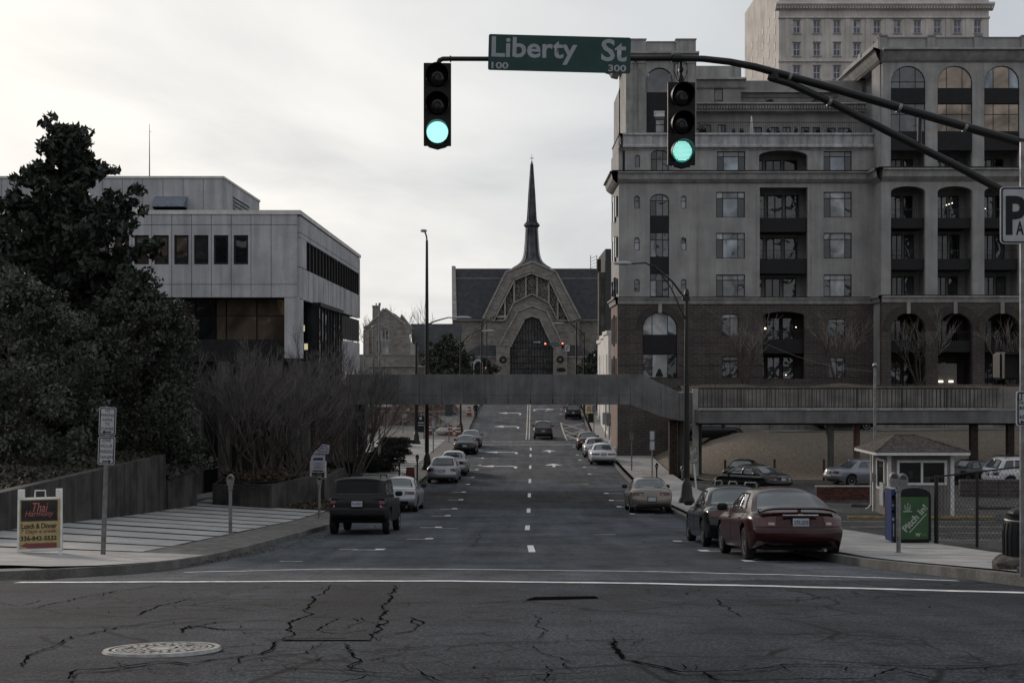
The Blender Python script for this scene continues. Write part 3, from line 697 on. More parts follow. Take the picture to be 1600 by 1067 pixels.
def return_moulding(f, mb, a, prof, y1):               # the same profile carried round the left corner
    poly = [(.05, f.z(prof[0][0]))]+[(-pr, f.z(py)) for py, pr in prof]+[(.05, f.z(prof[-1][0]))]
    x0 = f.x(a); n = len(poly)
    vs = [(x0+p, (p if p < 0 else 0), z) for p, z in poly]+[(x0+p, y1, z) for p, z in poly]
    mb.add(vs, [(i, (i+1) % n, (i+1) % n+n, i+n) for i in range(n)])
    return mb

# ------------------------------------------------------------------ apartment block
f = Fac(967, 101, -7.2)
ap = thing('apartment_building', 'tall grey stucco apartment block on a brown brick base with balconies and arched windows', 'building', f.loc())
XS = 1372                                             # where the right wing steps forward
strip_h = [(1016, 1045, 303, 338, .7), ]
PAV = [(303, 467)]
smalls = [(a, b, c, c+20) for c in (306, 371, 436) for a, b in ((991, 999.5), (1064, 1072.5))]
wins = [(a, b, c, e) for c, e in ((300, 340), (364, 404), (429, 463.5)) for a, b in ((1119, 1164), (1287, 1331))]
# stucco middle storeys
hs = [f.hole(1015.5, 1045.5, 303, 463.8, 10)]+[f.hole(a, b, c, e, 3.5) for a, b, c, e in smalls]+[f.hole(*w) for w in wins]+[f.hole(1187, 1262, 293, 463.8)]
m = MB(); holed_wall(m, f.x(967), f.x(XS), f.z(464), f.z(285), 0, .35, hs); m.build('stucco_wall', M_STUCCO, ap)
for w in wins:
    t = [G_MID, G_BLIND, G_PALE, G_DARK]; main = RNG.choice([G_PALE, G_PALE, G_SKY, G_BLIND, G_MID])  # pale centre panes paint in the light reflections
    window(f, ap, *w, .12, pick=lambda i, j: (main if i == 1 else RNG.choice([G_MID, G_DARK])) if j == 0 else RNG.choice([G_BLIND, G_PALE]))
for a, b, c, e in smalls: window(f, ap, a, b, c, e, .15, (0, 1), (0, .6, 1), [G_PALE, G_MID, G_BLIND], rise=3.5, bar=.04)
pc = [G_PALE, G_MID, G_MID]
for k, (c, e, r) in enumerate(((303, 338, 10), (363, 402, 0), (427, 463.6, 0))): window(f, ap, 1015.5, 1045.5, c, e, .14, (0, .33, .67, 1), (0, .7, 1), [G_BLIND, G_MID, G_PALE, G_DARK], rise=r)
for c, e in ((338, 363), (402, 427)): m = MB(); f.box(m, 1015.6, 1045.4, c, e, .08, .3); m.build('spandrel_panel', M_SPAN, ap)
m = MB()
for px in (1090, 1182, 1267): f.box(m, px-.6, px+.6, 288, 464, -.05, .01)
m.build('wall_joint', M_TRIM, ap)
recess(f, ap, 1187, 1262, 293, 464, .36, 2.1, [(None, None, 463.6, 428), (404, 427, 404, 363), (340, 362, 340, 294)], M_STUCCO, seed=1)
# brick base
bh = [f.hole(1004, 1058, 488, 591, 25), f.hole(1128, 1154, 490, 525, 3), f.hole(1128, 1154, 556, 591, 3), f.hole(1192, 1257, 487, 592, 7), f.hole(1294, 1321, 498, 526, 3), f.hole(1294, 1321, 558, 591, 3)]
m = MB(); holed_wall(m, f.x(965), f.x(XS), 0, f.z(475), -.06, .35, bh); m.build('brick_wall', M_BRICK_D, ap)
m = MB()
for py in (498, 516, 535, 553, 571, 589, 607, 625, 643):           # rusticated courses
    xs_ = [(965, 1003), (1059, 1127), (1155, 1191), (1258, 1293), (1322, XS)]
    for a, b in xs_:
        if 488 < py < 592: f.box(m, a+.5, b-.5, py-.5, py+.5, -.075, -.05)
    if py >= 592: f.box(m, 965.5, XS, py-.5, py+.5, -.075, -.05)
m.build('brick_string_course', M_BRICK_A, ap)
window(f, ap, 1004, 1058, 488, 524, .1, (0, .28, .73, 1), (0, 1), [G_PALE, G_PALE, G_SKY], rise=25)
m = MB(); f.box(m, 1004.2, 1057.8, 524, 553, .06, .3); m.build('spandrel_panel', M_SPAN, ap)
window(f, ap, 1004, 1058, 553, 591, .1, (0, .28, .73, 1), (0, 1), pick=lambda i, j: [G_MID, G_PALE, G_DARK][i])
m = MB(); cx, cz = f.x(1030.5), f.z(592); p = [(cx-.32, 0), (cx+.32, 0), (cx, 1.15)]; m.lathe([(.36, .1), (.22, .5), (.24, .5), (.02, 1.1)], (cx, .3, cz+.1), 10); m.build('window_tree', mat('yule_tree', (.012, .02, .012), .9), ap)
for a, b, c, e in ((1128, 1154, 490, 525), (1128, 1154, 556, 591), (1294, 1321, 498, 526), (1294, 1321, 558, 591)):
    window(f, ap, a, b, c, e, .1, (0, .5, 1), (0, .8, 1), rise=3, pick=lambda i, j: (G_PALE if j else RNG.choice([G_MID, G_BLIND])))
recess(f, ap, 1192, 1257, 487, 592, .36, 2.1, [(None, None, 591.6, 553), (530, 552, 530, 490)], M_BRICK_D, seed=4)
m = MB()
for px, py, r in ((1203, 512, .09), (1252, 510, .05), (1236, 586, .05)): m.ball((f.x(px), 1.9, f.z(py)), r, 6)
m.build('balcony_lamp', M_LAMP2, ap)
def ring(f, par, a, b, crown, rise, wpx, y, mt, key=True):
    cx = (f.x(a)+f.x(b))/2; r0 = (f.x(b)-f.x(a))/2; rz = rise*f.d/F; w = wpx*f.d/F; zc = f.z(crown)-rz
    i_, o_ = arc(cx, zc, r0, rz, 180, 0, 22), arc(cx, zc, r0+w, rz+w, 180, 0, 22)
    for i in range(22):
        m = MB(); g = .0018; m.prism([o_[i], o_[i+1], i_[i+1], i_[i]], y+g*(i % 2)*4, .02); m.build('voussoir', mt, par)
    if key:
        m = MB(); m.box(cx-.14, cx+.14, y-.06, .02, f.z(crown)-.05, f.z(crown)+w+.25); m.build('keystone', M_TRIM, par)
ring(f, ap, 1004, 1058, 488, 25, 11, -.10, M_BRICK_A)
# belt courses and cornices of the left wing with their returns
belt = [(465, .32), (467.5, .34), (468, .22), (475, .16), (476, .02)]
corn = [(269, .62), (272, .66), (273, .5), (281, .42), (285, .2), (287, .03)]
for nm, pr in (('belt_course', belt), ('cornice', corn)):
    m = MB(); moulding(f, m, 965, XS-3, pr); return_moulding(f, m, 965.2, pr, 6.4); m.build(nm, M_TRIM, ap, fix=True)
m = MB(); f.box(m, 960, XS-3, 464.2, 465.4, -.36, .2); f.box(m, 955, XS-3, 268.0, 269.3, -.68, .2); m.build('flashing', M_FRAME, ap)
# left face (short, seen at a glancing angle)
m = MB(); yb = 6.5
m.box(f.x(967)-.0, f.x(967)+.3, .36, yb, f.z(475), f.z(213)); m.build('side_wall', M_STUCCO_L, ap); m = MB(); m.box(f.x(978), f.x(978)+.3, .41, yb, f.z(209), f.z(64)); m.build('upper_side_wall', M_STUCCO_L, ap)
m = MB(); m.box(f.x(965)-.01, f.x(965)+.3, .36, yb+.02, 0, f.z(475)); m.build('side_brick_wall', bricks('side_brick', (.16, .085, .06), (.20, .115, .085), (.2, .18, .16), .5, .17, msize=.02), ap)
for y in (1.2, 3.2, 5.2):
    for c, e in ((300, 340), (364, 404), (430, 462), (490, 540), (556, 600)):
        if y != 3.2: c += 4; e -= 4
        m = MB(); m.box(f.x(965.0)-.06, f.x(967)+.05, y-(.35 if y != 3.2 else .6), y+(.35 if y != 3.2 else .6), f.z(e), f.z(c)); m.build('side_window', G_DARK, ap)
# fifth storey of the left wing
w5 = [(1120, 1164.5, 236.5, 270), (1287, 1331, 236.5, 270)]
m = MB(); holed_wall(m, f.x(977), f.x(XS), f.z(270), f.z(233), .02, .37, [f.hole(1186, 1262, 232.9+2, 269.9, 9), f.hole(1017, 1045, 234.5, 269.9, 7)]+[f.hole(a, b, c, 269.9) for a, b, c, e in w5]+[f.hole(992, 1000, 242, 262, 4), f.hole(1070, 1078, 242, 262, 4)]); m.build('upper_wall', M_STUCCO_L, ap)
for w in w5: window(f, ap, *w, .14, pick=lambda i, j: (G_SKY if i == 1 else G_DARK) if j == 0 else RNG.choice([G_BLIND, G_MID]))
window(f, ap, 1017, 1045, 234.5, 270, .14, (0, .33, .67, 1), (0, .6, 1), [G_MID, G_DARK], rise=7)
for a in (992, 1070): window(f, ap, a, a+8, 242, 262, .17, (0, 1), (0, 1), [G_MID], rise=4, bar=.04)
recess(f, ap, 1186, 1262, 235, 269.9, .38, 2.1, [(None, None, 269.6, 240)], M_STUCCO, seed=9)
pb = [(209, .35), (212, .38), (213, .24), (226, .2), (228, .3), (231, .32), (233, .1), (235, .02)]
m = MB(); moulding(f, m, 973, XS, pb); return_moulding(f, m, 973.4, pb, 6.4); m.build('balcony_band', M_BAND, ap, fix=True)
# corner pavilion
m = MB(); holed_wall(m, f.x(978), f.x(1088), f.z(209), f.z(92), .0, .4, [f.hole(1010, 1051, 106, 208.9, 19)]); m.build('pavilion_wall', M_STUCCO_L, ap)
for a, b in ((978, 989), (997, 1007), (1054, 1064), (1074, 1086)):
    m = MB(); f.box(m, a, b, 97, 208, -.16, .02); f.box(m, a-1.5, b+1.5, 95, 100, -.22, .02); m.build('pilaster', M_TRIM, ap)
window(f, ap, 1010, 1051, 106, 145, .16, (0, 1), (0, 1), [G_MID], rise=19)
m = MB(); holed_wall(m, f.x(1010.2), f.x(1050.8), f.z(208.5), f.z(145), .12, .3, [f.hole(1024, 1039, 175, 208), f.hole(1022, 1039, 172, 182.5)]); m.build('spandrel_panel', M_SPAN, ap)
window(f, ap, 1024, 1039, 186, 208, .15, (0, 1), (0, .6, 1), [G_BLIND])
m = MB(); f.box(m, 1022, 1039, 173, 182, .16, .2); m.build('blind', M_WHITE, ap)
pc2 = [(83, .55), (86, .6), (88, .4), (94, .3), (96, .05)]
m = MB(); moulding(f, m, 974, 1091, pc2); return_moulding(f, m, 974.5, [(py, p*1.6) for py, p in pc2], 6.4); m.build('cornice', M_TRIM, ap, fix=True)
m = MB()
f.box(m, 984, 1086, 66, 84, .05, .5); f.box(m, 984, 1009, 63, 84, -.12, .6); f.box(m, 1056, 1087, 63, 84, -.12, .6); f.box(m, 983, 1010, 61.5, 63.2, -.2, .7); f.box(m, 1055, 1088, 61.5, 63.2, -.2, .7); f.box(m, 1010.2, 1055, 64.8, 66.2, -.02, .6)
m.build('parapet', M_STUCCO_L, ap)
# set-back terrace storey with doors, planters and rail
def back(y, lo, hi, a, b, mt, name, holes=()):
    m = MB(); holed_wall(m, f.x(a), f.x(b), f.z(hi), f.z(lo), y, y+.3, [f.hole(*h) for h in holes]); return m.build(name, mt, ap)
th = [(1104, 1118, 186, 208), (1129, 1142, 186, 208), (1180, 1200, 190, 208), (1214, 1227, 190, 208), (1233, 1246, 190, 208), (1262, 1276, 190, 208), (1281, 1293, 190, 208), (1306, 1318, 191, 208), (1322, 1340, 191, 208)]
back(2.4, 163, 209, 1088, 1372, M_STUCCO, 'terrace_wall', th)
for i, (a, b, c, e) in enumerate(th): window(f, ap, a, b, c, e-.2, 2.5, (0, .5, 1), (0, 1), [G_DARK, G_MID, G_DARK, G_BLIND])
m = MB(); f.box(m, 1090, 1368, 190.5, 191.5, .12, .16)
for i in range(100): px = 1090+278*i/99; f.box(m, px-.2, px+.2, 191.5, 210, .13, .15)
tag(m.build('terrace_railing', M_BLACK, ap), kind='stuff')
m = MB()
rg = random.Random(3)
for px, s in ((1098, 11), (1103, 7), (1150, 5), (1162, 6), (1205, 5), (1220, 4), (1248, 6), (1264, 5), (1283, 5), (1300, 6), (1333, 5)):
    for _ in range(60):
        x = f.x(px)+rg.gauss(0, s*.012); z = f.z(206)+abs(rg.gauss(0, s*.03)); r = .07
        m.add([(x-r, 1.0+rg.gauss(0, .1), z), (x, 1.0+rg.gauss(0, .1), z-r*.5), (x+r, 1.0, z), (x, 1, z+r)], [(0, 1, 2, 3)])
tag(m.build('terrace_plants', mat('terrace_leaf', (.02, .024, .017), .9, var=.4), ap), kind='stuff')
m = MB(); m.lathe([(.10, 0), (.17, .1), (.13, .6), (.06, 1.35), (.02, 1.45)], (f.x(1177.5), .9, f.z(208)), 8); m.build('folded_parasol', M_WHITE, ap)
dent = [(155, .5), (157.5, .55), (158, .3), (166, .22), (168, .22), (170, .0)]
g2 = 1.7
m = MB(); o = 0; moulding(f, m, 1088, 1360, dent); m.xf(Matrix.Translation((0, g2, 0))); m.build('terrace_cornice', M_TRIM, ap, fix=True)
for i in range(62):
    px = 1092+268*i/61; m = MB(); f.box(m, px-1.3, px+1.3, 159.5, 164.8, g2-.42, g2-.2); m.build('dentil', M_TRIM, ap)
ph = [(1093, 1095.5, 124, 155), (1127, 1141, 124, 155)]
back(3.5, 105, 156, 1088, 1170, M_STUCCO, 'penthouse_wall', [h for h in ph if h[0] > 1100])
window(f, ap, 1127, 1141, 124, 155, 3.55, (0, 1), (0, .4, 1), [G_MID])
m = MB(); moulding(f, m, 1088, 1177, [(108, .5), (111, .55), (113, .25), (122, .1), (124, 0)]); m.xf(Matrix.Translation((0, 3.4, 0))); f.box(m, 1088, 1171, 86, 108, 3.7, 4.2); f.box(m, 1160, 1171, 84, 108, 3.6, 4.3); m.build('penthouse_parapet', M_STUCCO_L, ap, fix=True)
th2 = [(1172, 1182, 150, 155.5), (1185, 1194, 148, 155.5), (1270, 1283, 149, 155.5)]
back(4.6, 106, 157, 1170, 1372, M_STUCCO, 'penthouse_wall', th2)
for a, b, c, e in th2: window(f, ap, a, b, c, e-.1, 4.7, (0, 1), (0, 1), [G_DARK])
m = MB(); moulding(f, m, 1170, 1330, [(124, .5), (127, .55), (129, .25), (134, .1), (135, 0)]); m.xf(Matrix.Translation((0, 4.6, 0))); f.box(m, 1171, 1330, 105, 124, 4.9, 5.3); m.build('penthouse_parapet', M_STUCCO, ap, fix=True)
m = MB(); f.box(m, 1171, 1345, 151.5, 152.5, 1.9, 1.93)
for i in range(70): px = 1171+174*i/69; f.box(m, px-.2, px+.2, 152, 156, 1.9, 1.92)
for px in (1212, 1284):
    for _ in range(90): a = rg.uniform(0, 6.28); r = rg.uniform(0, .35); x, z = f.x(px)+r*math.cos(a), f.z(154)+abs(r*math.sin(a)); m.add([(x-.06, 2.3, z), (x+.06, 2.32, z), (x, 2.28, z+.1)], [(0, 1, 2)])
tag(m.build('terrace_plants', M_BLACK, ap), kind='stuff')

# right wing, 2.2 m proud of the left one
fw = Fac(1372, 98.8, -7.2); fw.x0 = f.x0; fw.z0 = f.z0      # same origin as the block
DY = 98.8-101
def sh(mb): return mb.xf(Matrix.Translation((0, DY, 0)))
bays = [(1392, 1446), (1465, 1519.5), (1538, 1593), (1611, 1666), (1684, 1739)]
XE = 1760
m = MB(); holed_wall(m, fw.x(1377), fw.x(XE), fw.z(463.5), fw.z(283), 0, .4, [fw.hole(a, b, 291, 463.4, 9) for a, b in bays]); sh(m).build('stucco_wall', M_STUCCO, ap)
m = MB(); holed_wall(m, fw.x(1377), fw.x(XE), 0, fw.z(474), -.06, .4, [fw.hole(a, b, 489, 606, 27) for a, b in bays]); sh(m).build('brick_wall', M_BRICK_D, ap)
m = MB(); holed_wall(m, fw.x(1379), fw.x(XE), fw.z(267), fw.z(98), .02, .4, [fw.hole(a, b, 103, 266.9, 26) for a, b in bays]); sh(m).build('upper_wall', M_STUCCO_L, ap)
m = MB(); m.box(fw.x(1377), fw.x(1377)+.35, DY+.41, .4, 0, fw.z(98)); m.build('return_wall', M_STUCCO, ap)
ap2 = thing('sub', '', '', (0, 0, 0)); bpy.data.objects.remove(ap2)
class Shift:                                            # parent stand-in that slides built parts forward with the wing
    pass
before = set(bpy.data.objects)
for k, (a, b) in enumerate(bays[:3]):
    recess(fw, ap, a, b, 291, 463.4, .41, 2.2, [(None, None, 463, 425), (404, 421, 404, 357), (340, 356, 340, 295)], M_STUCCO, seed=20+k)
    recess(fw, ap, a, b, 236, 266.9, .41, 2.2, [(None, None, 266.6, 238)], M_STUCCO, seed=30+k)
    recess(fw, ap, a, b, 490, 606, .41, 2.2, [(None, None, 605.6, 560), (532, 550, 532, 494)], M_BRICK_D, seed=40+k)
    ga = [G_SKY, G_TAN, G_DARK][k]
    window(fw, ap, a, b, 103, 138.5, .12, (0, .27, .72, 1), (0, .3, 1) if k == 0 else (0, 1), rise=26, pick=lambda i, j, k=k: [[G_MID, G_MID], [G_TAN, G_TAN], [G_SKY, G_SKY]][k][j] if not (k == 2 and i == 1) else G_TAN, bar=.05)
    m = MB(); fw.box(m, a+.2, b-.2, 138.5, 162, .05, .35); m.build('spandrel_panel', M_SPAN, ap)
    window(fw, ap, a, b, 162, 206, .12, (0, .27, .72, 1), (0, .62, 1), pick=lambda i, j, k=k: G_MID if k == 0 else G_TAN, bar=.05)
    m = MB(); fw.box(m, a+.2, b-.2, 206, 235, .05, .35); m.build('spandrel_panel', M_SPAN, ap)
    ring(fw, ap, a, b, 489, 27, 13, -.10, M_BRICK_A)
pf = [(78, .75), (81, .8), (83, .55), (89, .4), (95, .2), (98, .02)]
corn2 = [(263.5, .62), (267, .66), (268, .5), (277, .42), (281, .2), (284, .03)]
belt2 = [(462, .32), (465, .34), (465.5, .22), (472.5, .16), (474, .02)]
for nm, pr, a in (('cornice', pf, 1377), ('cornice', corn2, 1377), ('belt_course', belt2, 1377)):
    m = MB(); moulding(fw, m, a, XE, pr); return_moulding(fw, m, a, pr, -DY+.1); m.build(nm, M_TRIM, ap, fix=True)
m = MB(); fw.box(m, 1375, XE, 461, 462, -.36, .2); fw.box(m, 1370, XE, 262.5, 263.7, -.68, .2); m.build('flashing', M_FRAME, ap)
m = MB(); fw.box(m, 1373, XE, 59, 79, .1, .6)
for a in (1374, 1449, 1522, 1596): fw.box(m, a, a+12, 57, 79, -.06, .7); fw.box(m, a-1, a+13, 55.6, 57.2, -.14, .8)
for a, b in ((1386.4, 1448), (1461.4, 1521), (1534.4, 1595)): fw.box(m, a, b, 57.8, 59.2, .02, .7)
m.build('parapet', M_STUCCO, ap)
for o in set(bpy.data.objects)-before:
    if o.parent == ap: o.location = (0, DY, 0)
# sloping-away side parapet between the wings
m = MB()
m.hexa([(fw.x(1376), DY, fw.z(98)), (fw.x(1376)+.4, DY, fw.z(98)), (fw.x(1376)+.4, 9, fw.z(98)), (fw.x(1376), 9, fw.z(98)), (fw.x(1376), DY, fw.z(59)), (fw.x(1376)+.4, DY, fw.z(59)), (fw.x(1376)+.4, 9, fw.z(59)), (fw.x(1376), 9, fw.z(59))])
m.build('side_parapet', M_STUCCO, ap); m = MB(); return_moulding(fw, m, 1376, pf, 11); m.xf(Matrix.Translation((0, DY, 0))); m.box(fw.x(1376)-.1, fw.x(1376)+.5, 3.2, 4.0, fw.z(98), fw.z(56)); m.build('side_cornice', M_TRIM, ap, fix=True)
m = MB(); m.box(f.x(978), f.x(1400), 5.4, 12, f.z(470), f.z(112)); m.box(f.x(1380), fw.x(XE), 2.9, 12, 0, f.z(70)); m.box(f.x(967)+.31, f.x(1376), 2.8, 12, 0, f.z(211)); m.build('core', M_STUCCO, ap)
m = MB(); m.box(fw.x(1468), fw.x(1500), DY+.7, DY+.75, fw.z(604), fw.z(568)); m.build('lit_doorway', mat('lit_entrance', (.14, .13, .115), .8), ap)
for px in (1474, 1490): m = MB(); m.box(fw.x(px)-.16, fw.x(px)+.16, DY+.55, DY+.62, fw.z(597.5), fw.z(594.5)); m.build('entrance_lamp', M_LAMP2, ap)
for px, py, r in ((1414, 301, .1), (1466+28, 315, .06)):
    pass
for px, py in ((1556, 321), (1503, 312), (1498, 313.5), (1494, 315)): m = MB(); m.ball((fw.x(px), DY+2.2, fw.z(py)), .05, 5); m.build('balcony_lamp', M_LAMP2, ap)

# ------------------------------------------------------------------ planter terrace in front of the flats
M_PLWALL = mat('planter_wall', (.19, .18, .17), .92, var=.2, scale=.6, streak=.22)
pt = thing('planter_wall', 'long stained concrete planter wall with dry grass on top below the brick flats', 'retaining wall', (12.2, 96.6, -4.9))
for i in range(22):
    m = MB(); m.bbox(.02+2.1*i, 2.1+2.1*i-.02, 0, .3, 0, 3.55+RNG.uniform(-.01, .01), .015); m.build('wall_panel', M_PLWALL, pt)
m = MB(); m.grid(60, 8, lambda u, v: (47*u, .28+2.0*v, 3.48+.12*math.sin(math.pi*v)+.10*math.sin(u*31)*math.sin(v*3)+.12*max(0, 1-abs((u*47-4.6)/1.6))+.12*max(0, 1-abs((u*47-11.7)/1.8))+.12*max(0, 1-abs((u*47-17.6)/1.8)))); m.build('planting_bed', M_DRYGRASS, pt, smooth=True)
mb = MB()
for _ in range(3500):
    x = RNG.uniform(.2, 40); y = RNG.uniform(.25, 2.1); z = 3.5+.1*math.sin(math.pi*(y-.28)/2); h = RNG.uniform(.08, .22); a = RNG.uniform(-.1, .1)
    mb.add([(x-.02, y, z), (x+.02, y, z), (x+a, y-.05, z+h)], [(0, 1, 2)])
tag(mb.build('dry_grass', M_DRYGRASS, pt), kind='stuff')

# ------------------------------------------------------------------ pedestrian bridge
DB = 82.0
fb = Fac(540, DB, 0); fb.x0 = 0; fb.z0 = 0
br = thing('footbridge', 'weathered concrete footbridge crossing above the street on square columns', 'bridge', (0, DB, 0))
seams = [540]+[552+34.6*i for i in range(0, 13)]+[985]
seams = [s for s in seams if s <= 985]
for a, b in zip(seams, seams[1:]):
    for c, e in ((585, 617.6), (618.2, 632)):
        m = MB(); m.bbox(fb.x(a)+.024, fb.x(b)-.024, 0 if c == 585 else -.02, .22, fb.z(e), fb.z(c), .012); m.build('parapet_panel', M_BRIDGE, br)
def quad_panel(pts, y0, y1, name, mt, par): m = MB(); m.prism([(fb.x(p), fb.z(q)) for p, q in pts], y0, y1); return m.build(name, mt, par, fix=True)
tops = lambda px: interp([(985, 585), (1003, 585), (1062, 613)], px); bots = lambda px: interp([(985, 632), (1048, 656.5), (1062, 657)], px); mids = lambda px: interp([(985, 618), (1003, 619), (1062, 638)], px)
for a, b in ((985, 1003), (1003, 1033), (1033, 1062)):
    quad_panel([(a+.3, mids(a)+.4), (b-.3, mids(b)+.4), (b-.3, tops(b)), (a+.3, tops(a))], 0, .22, 'parapet_panel', M_BRIDGE, br)
    quad_panel([(a+.3, bots(a)), (b-.3, bots(b)), (b-.3, mids(b)-.1), (a+.3, mids(a)-.1)], -.02, .22, 'parapet_panel', M_BRIDGE, br)
quad_panel([(985, 632), (1062, 656), (1062, 613), (1003, 586), (985, 586)], 2.7, 2.92, 'far_parapet', M_BRIDGE, br)
m = MB(); m.box(fb.x(540), fb.x(985), 2.7, 2.92, fb.z(632), fb.z(585.5)); m.build('far_parapet', M_BRIDGE, br)
quad_panel([(540, 631.5), (985, 631.5), (985, 622), (540, 622)], .22, 2.7, 'deck', M_BRIDGE, br)
quad_panel([(985, 631.5), (1062, 656.3), (1062, 645), (985, 622)], .222, 2.698, 'deck', M_BRIDGE, br)
# landing piers on the right
m = MB(); m.box(fb.x(1062), fb.x(1091), -.05, 3.0, fb.z(657), fb.z(613)); m.build('landing', M_BRIDGE, br)
zg = G(82)-.1
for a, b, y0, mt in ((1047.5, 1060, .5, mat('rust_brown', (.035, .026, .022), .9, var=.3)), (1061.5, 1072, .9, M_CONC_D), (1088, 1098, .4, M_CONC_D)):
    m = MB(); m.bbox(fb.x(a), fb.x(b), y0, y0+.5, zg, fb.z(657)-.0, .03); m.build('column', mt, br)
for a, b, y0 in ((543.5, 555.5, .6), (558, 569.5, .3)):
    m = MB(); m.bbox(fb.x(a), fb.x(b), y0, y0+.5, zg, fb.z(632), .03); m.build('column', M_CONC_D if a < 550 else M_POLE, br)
m = MB(); m.bbox(fb.x(1081.5), fb.x(1090.5), -.32, -.06, zg, fb.z(607), .02); m.build('pier', M_CONC, br)
# raised walkway with iron balustrade
dw = 80.0; fk = Fac(1088, dw, 0); fk.x0 = 0; fk.z0 = 0
wk = thing('raised_walkway', 'raised concrete walkway with black iron balustrade running right from the footbridge', 'walkway', (0, dw, 0))
m = MB(); m.box(fk.x(1091.5), fk.x(1900), 0, 3, fk.z(661), fk.z(641)); m.build('deck_beam', M_BRIDGE, wk)
for i in range(13):
    a = 1091.5+35.2*i*1.0; m = MB(); m.box(fk.x(a)+.01, fk.x(a+35.2)-.01, -.06, .4, fk.z(641), fk.z(637.8)); m.build('edge_slab', M_CONC, wk)
    m = MB(); m.box(fk.x(a)-.02, fk.x(a)+.025, -.04, .0, fk.z(637.8), fk.z(607.5)); m.build('baluster_post', M_BLACK, wk)
zt, zb = fk.z(608), fk.z(636.4)
m = MB(); m.box(fk.x(1091.5), fk.x(1560), -.06, .01, zt, zt+.05); m.build('handrail', M_BLACK, wk)
m = MB(); m.box(fk.x(1091.5), fk.x(1560), -.045, -.005, zb, zb+.035); m.build('bottom_rail', M_BLACK, wk)
b0 = None
for i in range(80):
    x = fk.x(1093.5)+.2235*i
    if b0 is None:
        m = MB(); m.box(-.02, .02, -.015, .015, zb+.035, zt); b0 = m.mesh('baluster', M_BLACK)
    link('baluster', b0, wk, (x, -.025, 0))
m = MB(); m.box(fk.x(1091), fk.x(1560), 2.9, 2.94, zt, zt+.05)
for i in range(60): x = fk.x(1093)+.3*i; m.box(x-.01, x+.01, 2.9, 2.92, fk.z(640), zt)
tag(m.build('far_railing', M_BLACK, wk), kind='stuff')
for a, b, mt in ((1296, 1306, M_CONC_D), (1333, 1343.5, mat('pinkish_column', (.16, .105, .09), .9, var=.15, streak=.3)), (1522, 1533, MATS['rust_brown']), (1580, 1590, MATS['rust_brown'])):
    m = MB(); y = .5 if mt is not MATS['pinkish_column'] else 2.3; zc = G(80)-.05
    if mt is MATS['pinkish_column']: m.cyl((fk.x(a)+fk.x(b))/2*(82.3/80), y, zc, fk.z(661), .21, n=16)
    else: m.bbox(fk.x(a), fk.x(b), y, y+.42, zc, fk.z(661), .03)
    m.build('column', mt, wk)
m = MB(); m.tube([(fk.x(1092), 1.2, fk.z(663.5)), (fk.x(1900), 1.2, fk.z(663.5))], .06, 6); m.build('drain_pipe', M_BLACK, wk)

# ------------------------------------------------------------------ office block on the left
d1 = 62.0; fo = Fac(465, d1, G(62)+.0); xc = fo.x0
of = thing('office_building', 'pale concrete office block with dark strip windows left of the street', 'building', fo.loc())
zr, zp0, zp1, zs1, zs2 = fo.z(329), fo.z(352), fo.z(444.6), fo.z(465), 0
m = MB(); m.box(-18, -.02, .12, 24.4, fo.z(465)+.02, zr-.05); m.box(-18, -.9, 1.2, 24.0, 0, fo.z(465)); m.build('wall', mat('shadow_gap', (.05, .05, .052), .9), of)
wpx = [(365.8-30.95*k, 388.5-30.95*k) for k in range(9)]
edges = [465, 424.3]+[393-30.95*k for k in range(0, 10, 1)]
for b, a in zip(edges, edges[1:]):
    for c, e in ((336, 351.6), (352.2, 444.2), (445, 465)):
        if e == 444.2:
            hole = [fo.hole(p, q, 368, 413.5) for p, q in wpx if a < p < b]
            m = MB(); holed_wall(m, fo.x(a)+.012, fo.x(b)-.012, fo.z(e), fo.z(c), -.12+RNG.uniform(-.004, .004), .1, hole); m.build('facade_panel', M_OFFICE, of)
        else:
            m = MB(); m.bbox(fo.x(a)+.012, fo.x(b)-.012, -.12+RNG.uniform(-.004, .004), .1, fo.z(e), fo.z(c), .01); m.build('facade_panel', M_OFFICE, of)
for p, q in wpx[:8]: window(fo, of, p, q, 368, 413.5, -.04, (0, 1), (0, .22, 1) if RNG.random() < .4 else (0, 1), [G_DARK, G_DARK, G_CLEAR], bar=.09)
m = MB(); m.box(-18, .16, -.16, .14, fo.z(335.6), zr); m.box(-.16, .16, .14, 24.6, fo.z(335.6), zr); m.build('coping', M_WHITEWALL, of)
# stains where letters were once fixed
# right-hand face, running away along the street
zt_, zb_ = (575-377.8)*63.9/F-fo.z0, (575-421.4)*63.9/F-fo.z0
ya, yb_ = 1.9, 23.8
for i in range(11):
    y0 = 2.22*i; y1 = y0+2.22
    for c, e in ((zr-.25, zr-1.0), (zr-1.02, zt_+.02)):
        m = MB(); m.box(-.1, .12, y0+.012, y1-.012, e, c-.01); m.build('facade_panel', M_OFFICE, of)
for q0, q1 in ((0, ya-.02), (yb_+.02, 24.42)): m = MB(); m.box(-.1, .121, q0, q1, zb_, zt_); m.build('facade_panel', M_OFFICE, of)
n = 19; wn = MB()
wn.box(-.12, -.05, ya, yb_, zb_, zb_+.08); wn.box(-.12, -.05, ya, yb_, zt_-.08, zt_)
for i in range(n+1): y = ya+(yb_-ya)*i/n; wn.box(-.13, .10, y-.06, y+.06, zb_, zt_)
sw = wn.build('strip_window', M_FRAME, of)
for i in range(n):
    y = ya+(yb_-ya)*i/n; m = MB(); m.box(-.10, -.085, y+.07, y+(yb_-ya)/n-.07, zb_+.08, zt_-.08); m.build('pane', RNG.choice([G_CLEAR, G_DARK, G_SKY if i in (0, 2, 3, 7) else G_DARK]), sw)
zm = fo.z(444.6); zl = fo.z(465)-.05
